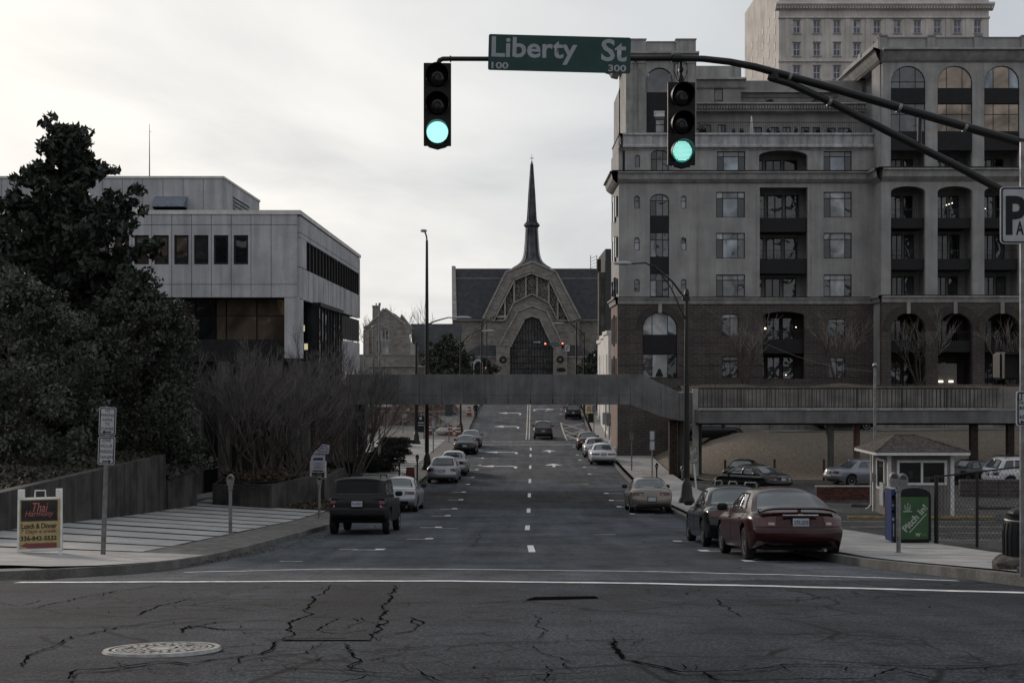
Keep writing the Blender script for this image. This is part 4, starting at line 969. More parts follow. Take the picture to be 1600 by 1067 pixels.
for i in range(28):                                        # ribbed band below the windows
    y0 = .0+.872*i
    m = MB(); m.box(-.1, .1+(.02 if i % 2 else 0), y0+.01, y0+.86, zl-.0, zb_-.03); m.build('rib_panel', M_OFFICE, of)
z2 = fo.z(580)
for i in range(9):
    y0 = 13.2+1.25*i; m = MB(); m.box(-.08, .09, y0+.01, y0+1.24, z2, zl-1.6); m.build('rib_panel', M_OFFICE, of)
for i in range(8):
    y0 = 14.5+1.2*i; m = MB(); m.box(.0, .11, y0+.05, y0+1.12, zl-1.5, zl-.15); m.build('lower_window', M_SPAN, of)
# glazed bay on the street side
m = MB(); m.box(-1.2, .5, 4.0, 13.0, zl-.18, zl+.02); m.build('bay_roof', M_FRAME, of)
m = MB()
for i in range(9): y = 4.1+8.8*i/8; m.box(.30, .42, y-.06, y+.06, z2-1, zl-.18)
by = m.build('bay_mullion', M_FRAME, of)
for i in range(8): y = 4.1+8.8*i/8; m = MB(); m.box(.33, .35, y+.07, y+1.03, z2-1, zl-.2); m.build('pane', RNG.choice([G_CLEAR, G_DARK, G_MID]), by)
m = MB(); m.box(-.8, .32, 3.95, 4.05, z2-1, zl-.18); m.build('bay_side_glass', G_CLEAR, of)
for x, z in ((.05, 1.0), (.2, 1.9)): m = MB(); m.box(x-.5, x-.33, 3.9, 3.94, zl-z-.4, zl-z-.1); m.build('lit_window_light', M_LAMP, of)
# corner pier, recessed glazing on the front, reflected tan put into its colour
m = MB(); m.bbox(fo.x(445), .1, -.1, 1.1, fo.z(560), fo.z(465), .02); m.build('corner_pier', M_OFFICE, of)
m = MB(); m.box(-18, fo.x(445), .9, 1.0, fo.z(620), fo.z(465)); m.build('recess_wall', M_SPAN, of)
gx = [444, 396.5, 348, 332, 300, 270, 240, 210]
for b, a in zip(gx, gx[1:]):
    for c, e in ((466, 492), (493, 530)):
        m = MB(); m.box(fo.x(a)+.03, fo.x(b)-.03, .78, .82, fo.z(e), fo.z(c)); m.build('glass_panel', G_TAN if a >= 332 else G_DARK, of)
m = MB(); m.box(-18, fo.x(445), .4, .9, fo.z(565), fo.z(530)); m.build('floor_band', M_SPAN, of)
# ground storey: blank concrete and dark undercroft
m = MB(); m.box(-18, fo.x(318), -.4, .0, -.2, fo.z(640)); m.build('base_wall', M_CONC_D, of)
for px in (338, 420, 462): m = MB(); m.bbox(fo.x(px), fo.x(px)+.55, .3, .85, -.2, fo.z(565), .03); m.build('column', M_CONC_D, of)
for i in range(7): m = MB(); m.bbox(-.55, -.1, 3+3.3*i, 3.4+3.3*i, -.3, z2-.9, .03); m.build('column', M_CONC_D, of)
m = MB(); m.box(-17, -.7, 1.0, 1.1, -.2, fo.z(565)); m.build('undercroft', M_SPAN, of)
m = MB(); m.box(-2.3, -1.5, 8, 8.1, .4, 2.2); m.box(-1.2, -.9, 12, 12.1, .4, 2.2); m.build('shop_panel', mat('bluish_panel', (.16, .18, .22), .6), of)
# penthouse, cowl, louvre and aerial
fp = Fac(465, 70, fo.z0); fp.x0 = xc; 
def pm(mb): return mb.xf(Matrix.Translation((0, 8, 0)))
xr = fp.x(349)
for i in range(12):
    m = MB(); x1 = xr-1.05*i if i else xr; m.bbox(x1-1.05+.012, x1-.012, 0, .2, fp.z(345), fp.z(279), .01); pm(m).build('penthouse_panel', M_OFFICE, of)
for i in range(7): m = MB(); m.box(xr-.2, xr+.0, .2+1.4*i+.01, .2+1.4*i+1.39, fp.z(345), fp.z(279)); pm(m).build('penthouse_panel', M_OFFICE, of)
m = MB(); m.box(xr-13, xr+.04, -.05, .2, fp.z(279), fp.z(275.5)); m.box(xr-.3, xr+.04, .2, 10.1, fp.z(279), fp.z(275.5)); pm(m).build('penthouse_coping', M_WHITEWALL, of)
m = MB(); m.box(xr-13, xr-.21, .21, 10, fp.z(350), fp.z(280)); pm(m).build('penthouse_core', M_SPAN, of)
m = MB()
for i in range(8): z = fp.z(340)+.2*i; m.hexa([(xr+.0, 2.4, z), (xr+.1, 2.4, z-.06), (xr+.1, 7.0, z-.06), (xr, 7.0, z), (xr+.0, 2.4, z+.04), (xr+.1, 2.4, z-.02), (xr+.1, 7.0, z-.02), (xr, 7.0, z+.04)])
pm(m).build('louvre', M_ALU, of)
m = MB(); ca, cb = fp.x(243), fp.x(293); m.side([(0, fp.z(307)), (-.75, fp.z(320)), (-.75, fp.z(325.5)), (0, fp.z(325.5))], ca, cb); pm(m).build('vent_cowl', mat('cowl_metal', (.22, .25, .30), .4, metal=.5), of, fix=True)
m = MB(); m.box(ca+.05, cb-.05, -.72, .0, fp.z(329), fp.z(325.6)); pm(m).build('cowl_mouth', M_DARK, of)
m = MB(); m.tube([(fp.x(225.5), 1.0, fp.z(278)), (fp.x(225.5), 1.0, fp.z(235)), (fp.x(225.5), 1, fp.z(189))], [.035, .025, .012], 6); m.tube([(fp.x(225.5), 1, fp.z(201)), (fp.x(228), 1, fp.z(201))], .012, 4); pm(m).build('aerial', M_POLE, of)
# ------------------------------------------------------------------ church at the head of the street
M_STONE = bricks('church_stone', (.29, .268, .238), (.18, .165, .147), (.25, .233, .21), .85, .30, msize=.03, var=.3, bump=.8)
M_SLATE = mat('roof_slate', (.048, .05, .055), .8, var=.14, scale=1.2, speck=.12, bump=.3)
M_CAST = mat('cast_stone', (.32, .31, .295), .9, var=.1, scale=.7, streak=.2)
M_LEAD = mat('spire_lead', (.07, .075, .083), .5, metal=.2, var=.3, scale=.6, streak=.35)
dc = 265.0
class Ch:                                              # elevation read off in units of 1/5.336 photo pixel
    x0 = X(690+755/5.336, dc); z0 = -2.3
    def x(s, u): return X(690+u/5.336, dc)-s.x0
    def z(s, v): return Z(400+v/5.336, dc)-s.z0
    def p(s, pts): return [(s.x(u), s.z(v)) for u, v in pts]
c = Ch()
ch = thing('church', 'large stone church with steep slate roof, pointed gable front and tall spire', 'church', (c.x0, dc, c.z0))
# nave: stone wall and steep front roof slope
m = MB(); m.box(c.x(82), c.x(1395), 4, 4.6, 0, c.z(528)); m.build('nave_wall', M_STONE, ch)
zr0, zr1 = c.z(524), c.z(105)*1.0; yr = 11
zr1 = Z(400+105/5.336, dc+yr)-c.z0
k = (dc+yr)/dc
m = MB(); m.hexa([(c.x(100), 3.4, zr0), (c.x(1385), 3.4, zr0), (c.x(1385), 3.8, zr0-.1), (c.x(100), 3.8, zr0-.1), (c.x(118)*k, yr, zr1), (c.x(1370)*k, yr, zr1), (c.x(1370)*k, yr+.6, zr1), (c.x(118)*k, yr+.6, zr1)]); m.build('roof', M_SLATE, ch, fix=True)
m = MB(); m.hexa([(c.x(100), 18.6, zr0), (c.x(1385), 18.6, zr0), (c.x(1385), 18.2, zr0-.1), (c.x(100), 18.2, zr0-.1), (c.x(118)*k, yr+.61, zr1), (c.x(1370)*k, yr+.61, zr1), (c.x(1370)*k, yr+.1, zr1-.2), (c.x(118)*k, yr+.1, zr1-.2)]); m.build('roof', M_SLATE, ch, fix=True)
t = .80; yl = 3.4+(yr-3.4)*t; zl_ = zr0+(zr1-zr0)*t
m = MB(); m.box(c.x(116)*1.02, c.x(1372)*1.02, yl-.12, yl+.15, zl_-.05, zl_+.08); m.build('roof_flashing', M_CAST, ch)
for a, b in ((82, 122), (1372, 1398)):
    m = MB(); m.hexa([(c.x(a), 3.0, c.z(530)), (c.x(b), 3.0, c.z(530)), (c.x(b), 19, c.z(530)), (c.x(a), 19, c.z(530)), (c.x(a+10)*k, yr-.5, zr1+.5), (c.x(b)*k, yr-.5, zr1+.5), (c.x(b)*k, yr+1, zr1+.5), (c.x(a+10)*k, yr+1, zr1+.5)]); m.build('gable_parapet', M_CAST, ch, fix=True)
for q0, q1 in ((82, 350), (1150, 1395)): m = MB(); m.box(c.x(q0), c.x(q1), 3.3, 4.0, c.z(534), c.z(526)); m.build('eaves', M_CAST, ch)
# great gable: stone frame with five lancets, then the door arch
outer = [(350, 990), (350, 525), (540, 140), (755, 55), (950, 140), (1150, 525), (1150, 990)]
inner = [(420, 545), (600, 190), (750, 132), (905, 195), (1075, 545)]
def mir(u): return 1510-u
# frame pieces as separate stones of the gable
def piece(pts, y0, y1, name, mt, par=ch): m = MB(); m.prism(c.p(pts), y0, y1); return m.build(name, mt, par, fix=True)
piece([(350, 525), (420, 545), (600, 190), (540, 140)], -.5, 3.9, 'gable_frame', M_STONE); piece([(540, 140), (600, 190), (750, 132), (755, 55)], -.5, 3.9, 'gable_frame', M_STONE)
piece([(755, 55), (750, 132), (905, 195), (950, 140)], -.5, 3.9, 'gable_frame', M_STONE); piece([(950, 140), (905, 195), (1075, 545), (1150, 525)], -.5, 3.9, 'gable_frame', M_STONE)
def coping(pts, w, y0, y1, name, mt=M_CAST):
    for (a, b) in zip(pts, pts[1:]):
        A, B = Vector((c.x(a[0]), c.z(a[1]))), Vector((c.x(b[0]), c.z(b[1]))); t = (B-A).normalized(); nn = Vector((-t.y, t.x))*w
        m = MB(); m.prism([tuple(A), tuple(B), tuple(B+nn), tuple(A+nn)], y0, y1); m.build(name, mt, ch, fix=True)
coping([(350, 525), (540, 140), (755, 55), (950, 140), (1150, 525)], .32, -.8, 4.2, 'coping')
coping([(425, 545), (602, 195), (750, 138), (902, 197), (1070, 545)], -.28, -.7, .3, 'window_surround')
piece([(350, 990), (350, 525), (420, 545), (533, 545), (600, 400), (755, 330), (895, 400), (965, 545), (1075, 545), (1150, 525), (1150, 990)], .2, 3.8, 'front_wall', M_STONE)
coping([(425, 543), (533, 543), (600, 398), (755, 322), (893, 398), (967, 543), (1072, 543)], .22, -.4, .5, 'sill_coping')
piece([(440, 545), (600, 200), (750, 140), (905, 200), (1065, 545), (965, 545), (895, 400), (755, 330), (600, 400), (533, 545)], .9, 1.1, 'window_void', M_DARK)
for u, v0, v1 in ((529, 350, 545), (605, 205, 400), (702, 150, 350), (797, 150, 350), (893, 205, 395), (967, 345, 545)):
    piece([(u-8, v1), (u-8, v0), (u+8, v0), (u+8, v1)], -.2, .9, 'mullion', M_CAST)
# pierced tracery of the lancets
lanc = [((460, 520), 365, 545), ((540, 596), 215, 520), ((614, 693), 185, 372), ((711, 790), 142, 345), ((806, 884), 185, 372), ((902, 958), 215, 520), ((976, 1035), 365, 545)]
rg = random.Random(11)
def lim_top(u): return interp([(440, 545), (600, 205), (750, 145), (905, 205), (1065, 545)], u)
def lim_bot(u): return interp([(440, 545), (533, 545), (600, 400), (755, 330), (895, 400), (965, 545), (1065, 545)], u)
for (a, b), v0, v1 in lanc:
    m = MB()
    u = a+3
    while u < b-2:
        v = lim_top(u)+6
        while v < lim_bot(u)-4:
            w = rg.choice((5, 8, 12)); h = rg.choice((5, 8, 14)); 
            if rg.random() < .5: m.box(c.x(u), c.x(min(u+w, b)), .35, .6, c.z(min(v+3.4, lim_bot(u))), c.z(v))
            else: m.box(c.x(u), c.x(u+3.2), .36, .59, c.z(min(v+h, lim_bot(u))), c.z(v))
            v += h*.8+2
        u += 6.5
    tag(m.build('tracery', M_CAST, ch), kind='stuff')
# door arch
arch_o = [(490, 742), (640, 466), (755, 425), (870, 468), (1000, 742)]; arch_i = [(570, 758), (690, 522), (752, 500), (818, 520), (928, 758)]
for i in range(4): piece([arch_o[i], arch_o[i+1], arch_i[i+1], arch_i[i]], -2.2, .3, 'door_arch', M_STONE)
coping(arch_o, .25, -2.5, .3, 'arch_coping'); coping(arch_i, -.2, -2.3, .2, 'arch_moulding')
for a, b in ((455, 570), (928, 1042)): piece([(a, 1000), (a, 746), (b, 746), (b, 1000)], -2.3, .3, 'door_pier', M_STONE); piece([(a-3, 748), (a-3, 741), (b-22 if a < 600 else b+3, 741), (b-22 if a < 600 else b+3, 748)], -2.45, -2.0, 'pier_cap', M_CAST)
piece([(570, 1000)]+arch_i+[(928, 1000)], -.4, -.2, 'door_glazing', glass('church_glass', (.062, .064, .066), .2, .08, 1.2, spec=.4))
m = MB()
def arch_top(u): return interp([(p[0], p[1]) for p in arch_i], u)
for i in range(15):
    u = 582+24*i; m.box(c.x(u)-.05, c.x(u)+.05, -.52, -.38, 0, c.z(arch_top(u)+6))
for v in (720, 768, 838, 893, 940):
    us = [u for u in range(570, 930, 2) if arch_top(u) < v]; m.box(c.x(us[0]), c.x(us[-1]), -.5, -.39, c.z(v)-.05, c.z(v)+.06)
m.build('door_bars', M_FRAME, ch)
for u, v in ((513, 865), (985, 862)):
    m = MB(); m.tube([(c.x(u)+.52*math.cos(a*.3927), -2.36, c.z(v)+.52*math.sin(a*.3927)) for a in range(17)], .19, 6); m.build('wreath', mat('wreath_green', (.02, .024, .018), .95, var=.5, scale=12, bump=1), ch)
m = MB(); m.box(c.x(958), c.x(1028), -2.36, -2.31, c.z(960), c.z(935)); m.box(c.x(975), c.x(1010), -2.37, -2.31, c.z(965), c.z(930)); m.build('name_plate', M_FRAME, ch)
# low side porches with sloping slate
for s in (1, -1):
    us = [165, 455] if s > 0 else [1042, 1280]
    piece([(us[0], 990), (us[0], 838), (us[1], 838), (us[1], 990)], -1.2, 1.5, 'porch_wall', M_STONE)
    a, b = us; zlo, zhi = c.z(834), c.z(743)
    m = MB(); hi0 = c.x(a+ (150 if s > 0 else 0)); hi1 = c.x(b-(0 if s > 0 else 150))
    m.hexa([(c.x(a), -1.5, zlo), (c.x(b), -1.5, zlo), (c.x(b), .19, zlo), (c.x(a), .19, zlo), (hi0, .0, zhi), (hi1, .0, zhi), (hi1, .19, zhi), (hi0, .19, zhi)]); m.build('porch_roof', M_SLATE, ch, fix=True)
    piece([(a, 846), (a, 836), (b, 836), (b, 846)], -1.55, -1.1, 'porch_eaves', M_CAST)
# spire
sp = thing('spire', '', '') ; bpy.data.objects.remove(sp)
prof = [(1010, 165), (985, 122), (965, 97), (940, 80), (900, 68), (860, 62), (800, 57), (760, 54), (700, 51), (672, 50), (655, 66), (648, 62), (625, 43), (600, 38), (500, 32), (400, 27), (300, 20), (200, 13), (140, 9)]
sx = 690+752/5.336
m = MB(); pr = []; ds = dc+9
for v, r in prof: pr.append((r/5.336*ds/F, Z(230+v/5.336, ds)-c.z0))
cx_ = X(sx, ds)-c.x0
m.lathe(pr, (cx_, 9, 0), 8); m.xf(Matrix.Translation((cx_, 9, 0)) @ Matrix.Rotation(R(22.5), 4, 'Z') @ Matrix.Translation((-cx_, -9, 0))); spo = m.build('spire', M_LEAD, ch)
m = MB()
for i in range(8):
    a = R(45*i+0); path = [(cx_+r*1.0*math.cos(a)*1.0, 9+r*math.sin(a), z) for r, z in pr]; m.tube(path, .09, 4)
m.build('spire_rib', M_LEAD, spo)
m = MB(); zt0 = pr[-1][1]; m.tube([(cx_, 9, zt0-.1), (cx_, 9, zt0+2.0)], [.1, .03], 6); m.ball((cx_, 9, zt0+.25), .22, 6); m.box(cx_-.42, cx_+.42, 8.95, 9.05, zt0+1.1, zt0+1.2); m.build('finial_cross', M_BLACK, spo)
m = MB(); zz = Z(230+870/5.336, ds)-c.z0
for xx in (-.55, .05): m.tube([(cx_+xx, 9-1.75, zz-1.9), (cx_+xx, 9-1.42, zz+1.2)], .04, 5)
for i in range(8): t = i/8; m.tube([(cx_-.55, 9-1.73+.3*t, zz-1.7+2.8*t), (cx_+.05, 9-1.73+.3*t, zz-1.7+2.8*t)], .04, 4)
m.build('ladder', M_ALU, spo)

# ------------------------------------------------------------------ parish hall beside the church
dh = 225.0; fh = Fac(568, dh, -2.6)
hall = thing('parish_hall', 'smaller stone church hall with tall arched window and square chimney', 'building', fh.loc())
m = MB()
gx0, gx1, gp, ge = fh.x(573), fh.x(636), fh.x(601), fh.z(545)
m = MB(); holed_wall(m, fh.x(568), fh.x(640), 0, fh.z(511), 0, .5, [fh.hole(586, 612.5, 512, 555, 20)]); m.build('stone_wall', M_STONE, hall)
m = MB(); m.prism([(fh.x(640), fh.z(511)), (fh.x(633), fh.z(507)), (fh.x(601), fh.z(483)), (fh.x(574), fh.z(510)), (fh.x(568), fh.z(511))], 0, .5); m.build('gable', M_STONE, hall, fix=True)
coping_h = [((601, 483), (574, 512)), ((633, 508), (601, 483)), ((574, 512), (568, 512))]
for a, b in coping_h:
    A, B = Vector((fh.x(a[0]), fh.z(a[1]))), Vector((fh.x(b[0]), fh.z(b[1]))); t = (B-A).normalized(); nn = Vector((t.y, -t.x))*.3
    m = MB(); m.prism([tuple(A), tuple(B), tuple(B+nn), tuple(A+nn)], -.2, .7); m.build('coping', M_CAST, hall, fix=True)
window(fh, hall, 586, 612.5, 512, 555, .2, (0, .2, .4, .6, .8, 1), (0, .55, 1), [G_BLIND, G_MID, G_PALE], rise=20, bar=.28, fm=M_CAST)
m = MB(); m.box(fh.x(579), fh.x(590), 3, 4.2, fh.z(510), fh.z(478)); m.box(fh.x(578.4), fh.x(590.6), 2.9, 4.3, fh.z(478), fh.z(476)); m.build('chimney', M_STONE, hall); m = MB(); m.cyl(fh.x(584.5), 3.5, fh.z(476), fh.z(472), .12, n=6); m.build('chimney_pot', M_CAST, hall)
m = MB(); m.hexa([(fh.x(601), .5, fh.z(486)), (fh.x(601)+.1, .5, fh.z(486)), (fh.x(634), .5, fh.z(512)), (fh.x(601), .5, fh.z(512)), (fh.x(603), 16, fh.z(484)), (fh.x(603)+.1, 16, fh.z(484)), (fh.x(640), 16, fh.z(512)), (fh.x(601), 16, fh.z(512))]); m.build('roof', M_SLATE, hall, fix=True)
m = MB(); m.prism([(fh.x(618), fh.z(505)), (fh.x(622), fh.z(489)), (fh.x(637), fh.z(508)), (fh.x(637), fh.z(520)), (fh.x(618), fh.z(520))], 6, 10); m.build('dormer_gable', M_STONE, hall, fix=True)
m = MB(); m.box(fh.x(633), fh.x(645), .6, 18, 0, fh.z(540)); m.build('aisle_wall', M_STONE, hall)
for k in range(4): m = MB(); m.hexa([(fh.x(636+3*k), -.3, 0), (fh.x(636+3*k)+.6, -.3, 0), (fh.x(636+3*k)+.6, .6, 0), (fh.x(636+3*k), .6, 0), (fh.x(636+3*k), .3, fh.z(532+4*k)), (fh.x(636+3*k)+.6, .3, fh.z(532+4*k)), (fh.x(636+3*k)+.6, .6, fh.z(530+4*k)), (fh.x(636+3*k), .6, fh.z(530+4*k))]); m.build('buttress', M_CAST, hall)
m = MB(); m.hexa([(fh.x(636), 12, fh.z(552)), (fh.x(712), 12, fh.z(552)), (fh.x(712), 20, fh.z(552)), (fh.x(636), 20, fh.z(552)), (fh.x(628), 19.5, fh.z(500)), (fh.x(715), 19.5, fh.z(500)), (fh.x(715), 20, fh.z(500)), (fh.x(628), 20, fh.z(500))]); m.build('long_roof', M_SLATE, hall, fix=True)
m = MB(); m.box(fh.x(645), fh.x(712), 13, 20, 0, fh.z(552)); m.build('long_wall', M_STONE, hall)
m = MB(); m.box(fh.x(562), fh.x(655), -3.2, -2.5, -2, fh.z(555)); m.build('terrace_wall', M_STONE, hall); m = MB(); m.box(fh.x(561), fh.x(656), -3.35, -2.4, fh.z(555), fh.z(554)); m.box(fh.x(580), fh.x(668), -3.6, -3.3, fh.z(573), fh.z(571)); m.build('terrace_coping', M_CAST, hall)
m = MB(); m.box(fh.x(568), fh.x(577), -.6, 0, 0, fh.z(516)); m.build('corner_buttress', M_STONE, hall)

# ------------------------------------------------------------------ pale tower block behind the flats
M_TOWER = mat('tower_stone', (.52, .49, .46), .9, var=.1, scale=.25, streak=.15, speck=.08)
G_TOWER = glass('tower_glass', (.075, .075, .105), .12, .2, 1.2, spec=.5)
ft = Fac(1216, 205, -8)
tw = thing('tower_block', 'pale stone tower with rows of sash windows rising behind the apartment block', 'building', ft.loc())
rows = [(32, 52.5), (67, 88), (103, 124), (-3, 4)]
cols_ = [1245+31.4*i for i in range(0, 10)]
hs = [ft.hole(x-5.7, x+5.7, a, b) for a, b in rows[:3] for x in cols_]
m = MB(); holed_wall(m, ft.x(1217), ft.x(1545), 0, ft.z(-60), 0, .5, hs); m.build('front_wall', M_TOWER, tw)
side_w = 47.2
xs0 = ft.x(1217)
o = MB(); o.box(xs0-.0, xs0+.58, .51, 30, 0, ft.z(-60)); o.build('side_wall', M_TOWER, tw)
for a, b in rows[:3]:
    for x in cols_:
        window(ft, tw, x-5.7, x+5.7, a, b, .2, (0, .5, 1), (0, .5, 1), pick=lambda i, j: G_TOWER if RNG.random() < .9 else G_PALE, bar=.12, fm=M_FRAME_W)
for x in cols_:
    for a, b in rows[:3]: m = MB(); ft.box(m, x-7, x+7, b, b+1.3, -.18, .0); ft.box(m, x-6.6, x+6.6, a-1.6, a-.2, -.12, 0); m.build('window_sill', M_CAST, tw)
for x in [1230]+[1261+31.4*i for i in range(0, 9)]: m = MB(); ft.box(m, x-3, x+3, 30, 95, -.14, .0); m.build('pilaster', M_TOWER, tw)
m = MB(); moulding(ft, m, 1211, 1551, [(6, 1.0), (9, 1.1), (12, .8), (16, .3), (17, .05)]); moulding(ft, m, 1216, 1546, [(26.5, .25), (29, .3), (30, 0)]); moulding(ft, m, 1216, 1546, [(93, .2), (97, .25), (98, 0)]); m.build('cornice', M_TOWER, tw, fix=True)
for i in range(75): px = 1214+334*i/74; m = MB(); ft.box(m, px-1.1, px+1.1, 12.2, 15.4, -.78, -.25); m.build('dentil', M_TOWER, tw)
for j, py in enumerate((10, 35, 60, 85)):
    for i in range(5):
        y = 2.6+4.9*i; m = MB(); m.box(xs0-.04, xs0+.1, y, y+1.3, ft.z(py+12), ft.z(py)); m.build('side_window', M_FRAME, tw)
m = MB(); ft.box(m, 1220, 1540, -60, 130, .6, 29); m.build('core', M_TOWER, tw)

# ------------------------------------------------------------------ white building and dark block up the street on the right
dwb = 128.0; fwb = Fac(934, dwb, -7)
wb = thing('white_building', 'narrow white rendered shopfront building beyond the brick flats', 'building', fwb.loc())
m = MB()
xw = fwb.x(935); st = [(0, 524, 7), (7, 530, 14), (14, 537, 22)]
for (ya_, py, yb2) in ((0, 522, 6.5), (6.5, 528.5, 13), (13, 536, 20)):
    m = MB(); xx = X(950.5, dwb)-fwb.x0; m.box(xx+.02*ya_, xx+5+.05*ya_, ya_, yb2, 0, fwb.z(py)*(1+ya_/128*.3)); m.box(xx-.15+.02*ya_, xx+5, ya_-.05, yb2, fwb.z(py)*(1+ya_/128*.3), fwb.z(py)*(1+ya_/128*.3)+.35); m.build('white_wall', M_WHITEWALL, wb)
for i in range(6): y = 1.5+2.9*i; m = MB(); m.box(xx-.06+.02*y, xx+.4, y, y+.8, 1.0, fwb.z(553)); m.build('window_slot', M_FRAME, wb)
dk = thing('dark_block', 'dark flat topped block with roof aerial glimpsed between church and flats', 'building', (X(946, 150), 150, -7))
m = MB(); m.box(0, 9, 0, 12, 0, Z(389, 150)+7); m.build('wall', mat('dark_block_wall', (.06, .06, .062), .9, var=.15), dk)
m = MB(); m.box(-.7, .0, .5, 2.5, 0, Z(425, 150)+7); m.build('shaft', MATS['stained_concrete'], dk)
m = MB()
for px in (-1.6, -.9): m.tube([(px, 1, Z(430, 150)+7), (px, 1, Z(398, 150)+7)], .05, 4)
for i in range(6): z = Z(428-5*i, 150)+7; m.tube([(-1.6, 1, z), (-.9, 1, z+.3)], .03, 4)
m.box(-.85, -.45, .8, 1.2, Z(424, 150)+7, Z(404, 150)+7); m.build('aerial', M_POLE, dk)
brk = thing('brick_wall', 'low dark brick wall and base behind the hydrant beside the wide pavement', 'wall', (10.9, 112, G(112)))
m = MB(); m.box(0, 3.5, 0, .5, 0, 4.6); m.build('wall_face', MATS['brown_brick'], brk); m = MB(); m.box(-.5, .0, .1, .9, 0, 4.2); m.build('corner_pier', MATS['side_brick'], brk)
# brick fronts further up on the right
sh_ = thing('shop_row', 'row of brown and cream shopfronts further up the right pavement', 'building', (XC(150)+6.3+4.2, 140, G(140)))
for i, (mt, h) in enumerate(((mat('cream_front', (.26, .22, .17), .9, var=.2), 5), (MATS['brown_brick'], 5.5), (mat('cream_front2', (.22, .19, .16), .9, var=.2), 5), (MATS['brown_brick'], 6))):
    m = MB(); m.box(0, 5, 8*i, 8*i+7.98, 0, h); m.build('shopfront', mt, sh_)
    for k in range(3): m = MB(); m.box(-.06, .0, 8*i+.6+2.5*k, 8*i+2.2+2.5*k, .5, 3); m.build('shop_window', M_FRAME, sh_)

# hillside buildings out of the corridor, seen in window reflections across the junction
bb = thing('opposite_building', 'tan brick office building across the junction that the windows mirror', 'building', (-30, -75, -2))
m = MB(); m.box(-45, 45, -12, 0, 0, 24); m.build('wall', mat('tan_brick', (.34, .25, .17), .9, var=.12, scale=.4), bb)
for j in range(4):
    m = MB(); m.box(-44, 44, .0, .1, 3+4.5*j, 5+4.5*j)
    for i in range(22): m.box(-44+4*i, -43.2+4*i, .1, .35, 2.5+4.5*j, 5.5+4.5*j)
    m.build('window_band', M_FRAME, bb)
# ------------------------------------------------------------------ vehicles
def paint(name, col, metal=.3, rough=.32, coat=.35): return mat('paint_'+name, col, rough, metal=metal, var=.04, scale=2, coat=coat, spec=.3)
P_BLACK = paint('black', (.006, .006, .0065), 0, .2, .22); P_MAROON = paint('maroon', (.028, .003, .004), 0, .25, .2); P_SILVER = paint('silver', (.30, .31, .33), .5); P_WHITE = paint('white', (.55, .55, .56), .0)
P_BEIGE = paint('beige', (.185, .165, .145), .4); P_DGREEN = paint('charcoal', (.008, .008, .0078), 0, .6, .08); P_GREY = paint('grey', (.10, .105, .115), .5); P_TAN = paint('bronze', (.045, .04, .036), .4); P_RED = paint('dark_red', (.055, .012, .014)); P_BLUE = paint('blue', (.02, .05, .16), .2); P_PEWTER = paint('pewter', (.20, .21, .23), .5)
G_CAR = glass('car_glass', (.014, .017, .019), .04, .05, 1., spec=.9); G_CARL = glass('car_rear_glass', (.05, .062, .068), .05, .05, 1., spec=1.)
G_CARD = glass('car_privacy_glass', (.006, .006, .007), .08, .05, 1., spec=.18)
M_TRIMB = mat('black_plastic', (.014, .014, .015), .7, var=.1); M_CHROME = mat('chrome', (.55, .55, .56), .18, metal=1., var=.05); M_RIM = mat('alloy', (.40, .41, .42), .3, metal=.8, var=.05)
M_TAIL = mat('tail_red', (.055, .006, .007), .2, var=.15, coat=.8); M_TAILC = mat('tail_clear', (.30, .25, .25), .2, var=.1, coat=.8); M_PLATE = mat('plate', (.38, .39, .42), .5, var=.1); M_PLTXT = mat('plate_text', (.03, .04, .12), .6)
M_UNDER = mat('underbody', (.008, .008, .008), .9, var=.1)
def boxgrid(us, vs, ws, fn):
    nu, nv, nw = len(us)-1, len(vs)-1, len(ws)-1; idx = {}; V = []; Fc = []
    def vid(i, j, k):
        if (i, j, k) not in idx: idx[(i, j, k)] = len(V); V.append(fn(us[i], vs[j], ws[k]))
        return idx[(i, j, k)]
    for j in range(nv):
        for k in range(nw):
            Fc.append((vid(0, j, k), vid(0, j, k+1), vid(0, j+1, k+1), vid(0, j+1, k))); Fc.append((vid(nu, j, k), vid(nu, j+1, k), vid(nu, j+1, k+1), vid(nu, j, k+1)))
    for i in range(nu):
        for k in range(nw):
            Fc.append((vid(i, 0, k), vid(i+1, 0, k), vid(i+1, 0, k+1), vid(i, 0, k+1))); Fc.append((vid(i, nv, k), vid(i, nv, k+1), vid(i+1, nv, k+1), vid(i+1, nv, k)))
    for i in range(nu):
        for j in range(nv):
            Fc.append((vid(i, j, nw), vid(i+1, j, nw), vid(i+1, j+1, nw), vid(i, j+1, nw))); Fc.append((vid(i, j, 0), vid(i, j+1, 0), vid(i+1, j+1, 0), vid(i+1, j, 0)))
    return V, Fc
def lin(a, b, n): return [a+(b-a)*i/n for i in range(n+1)]
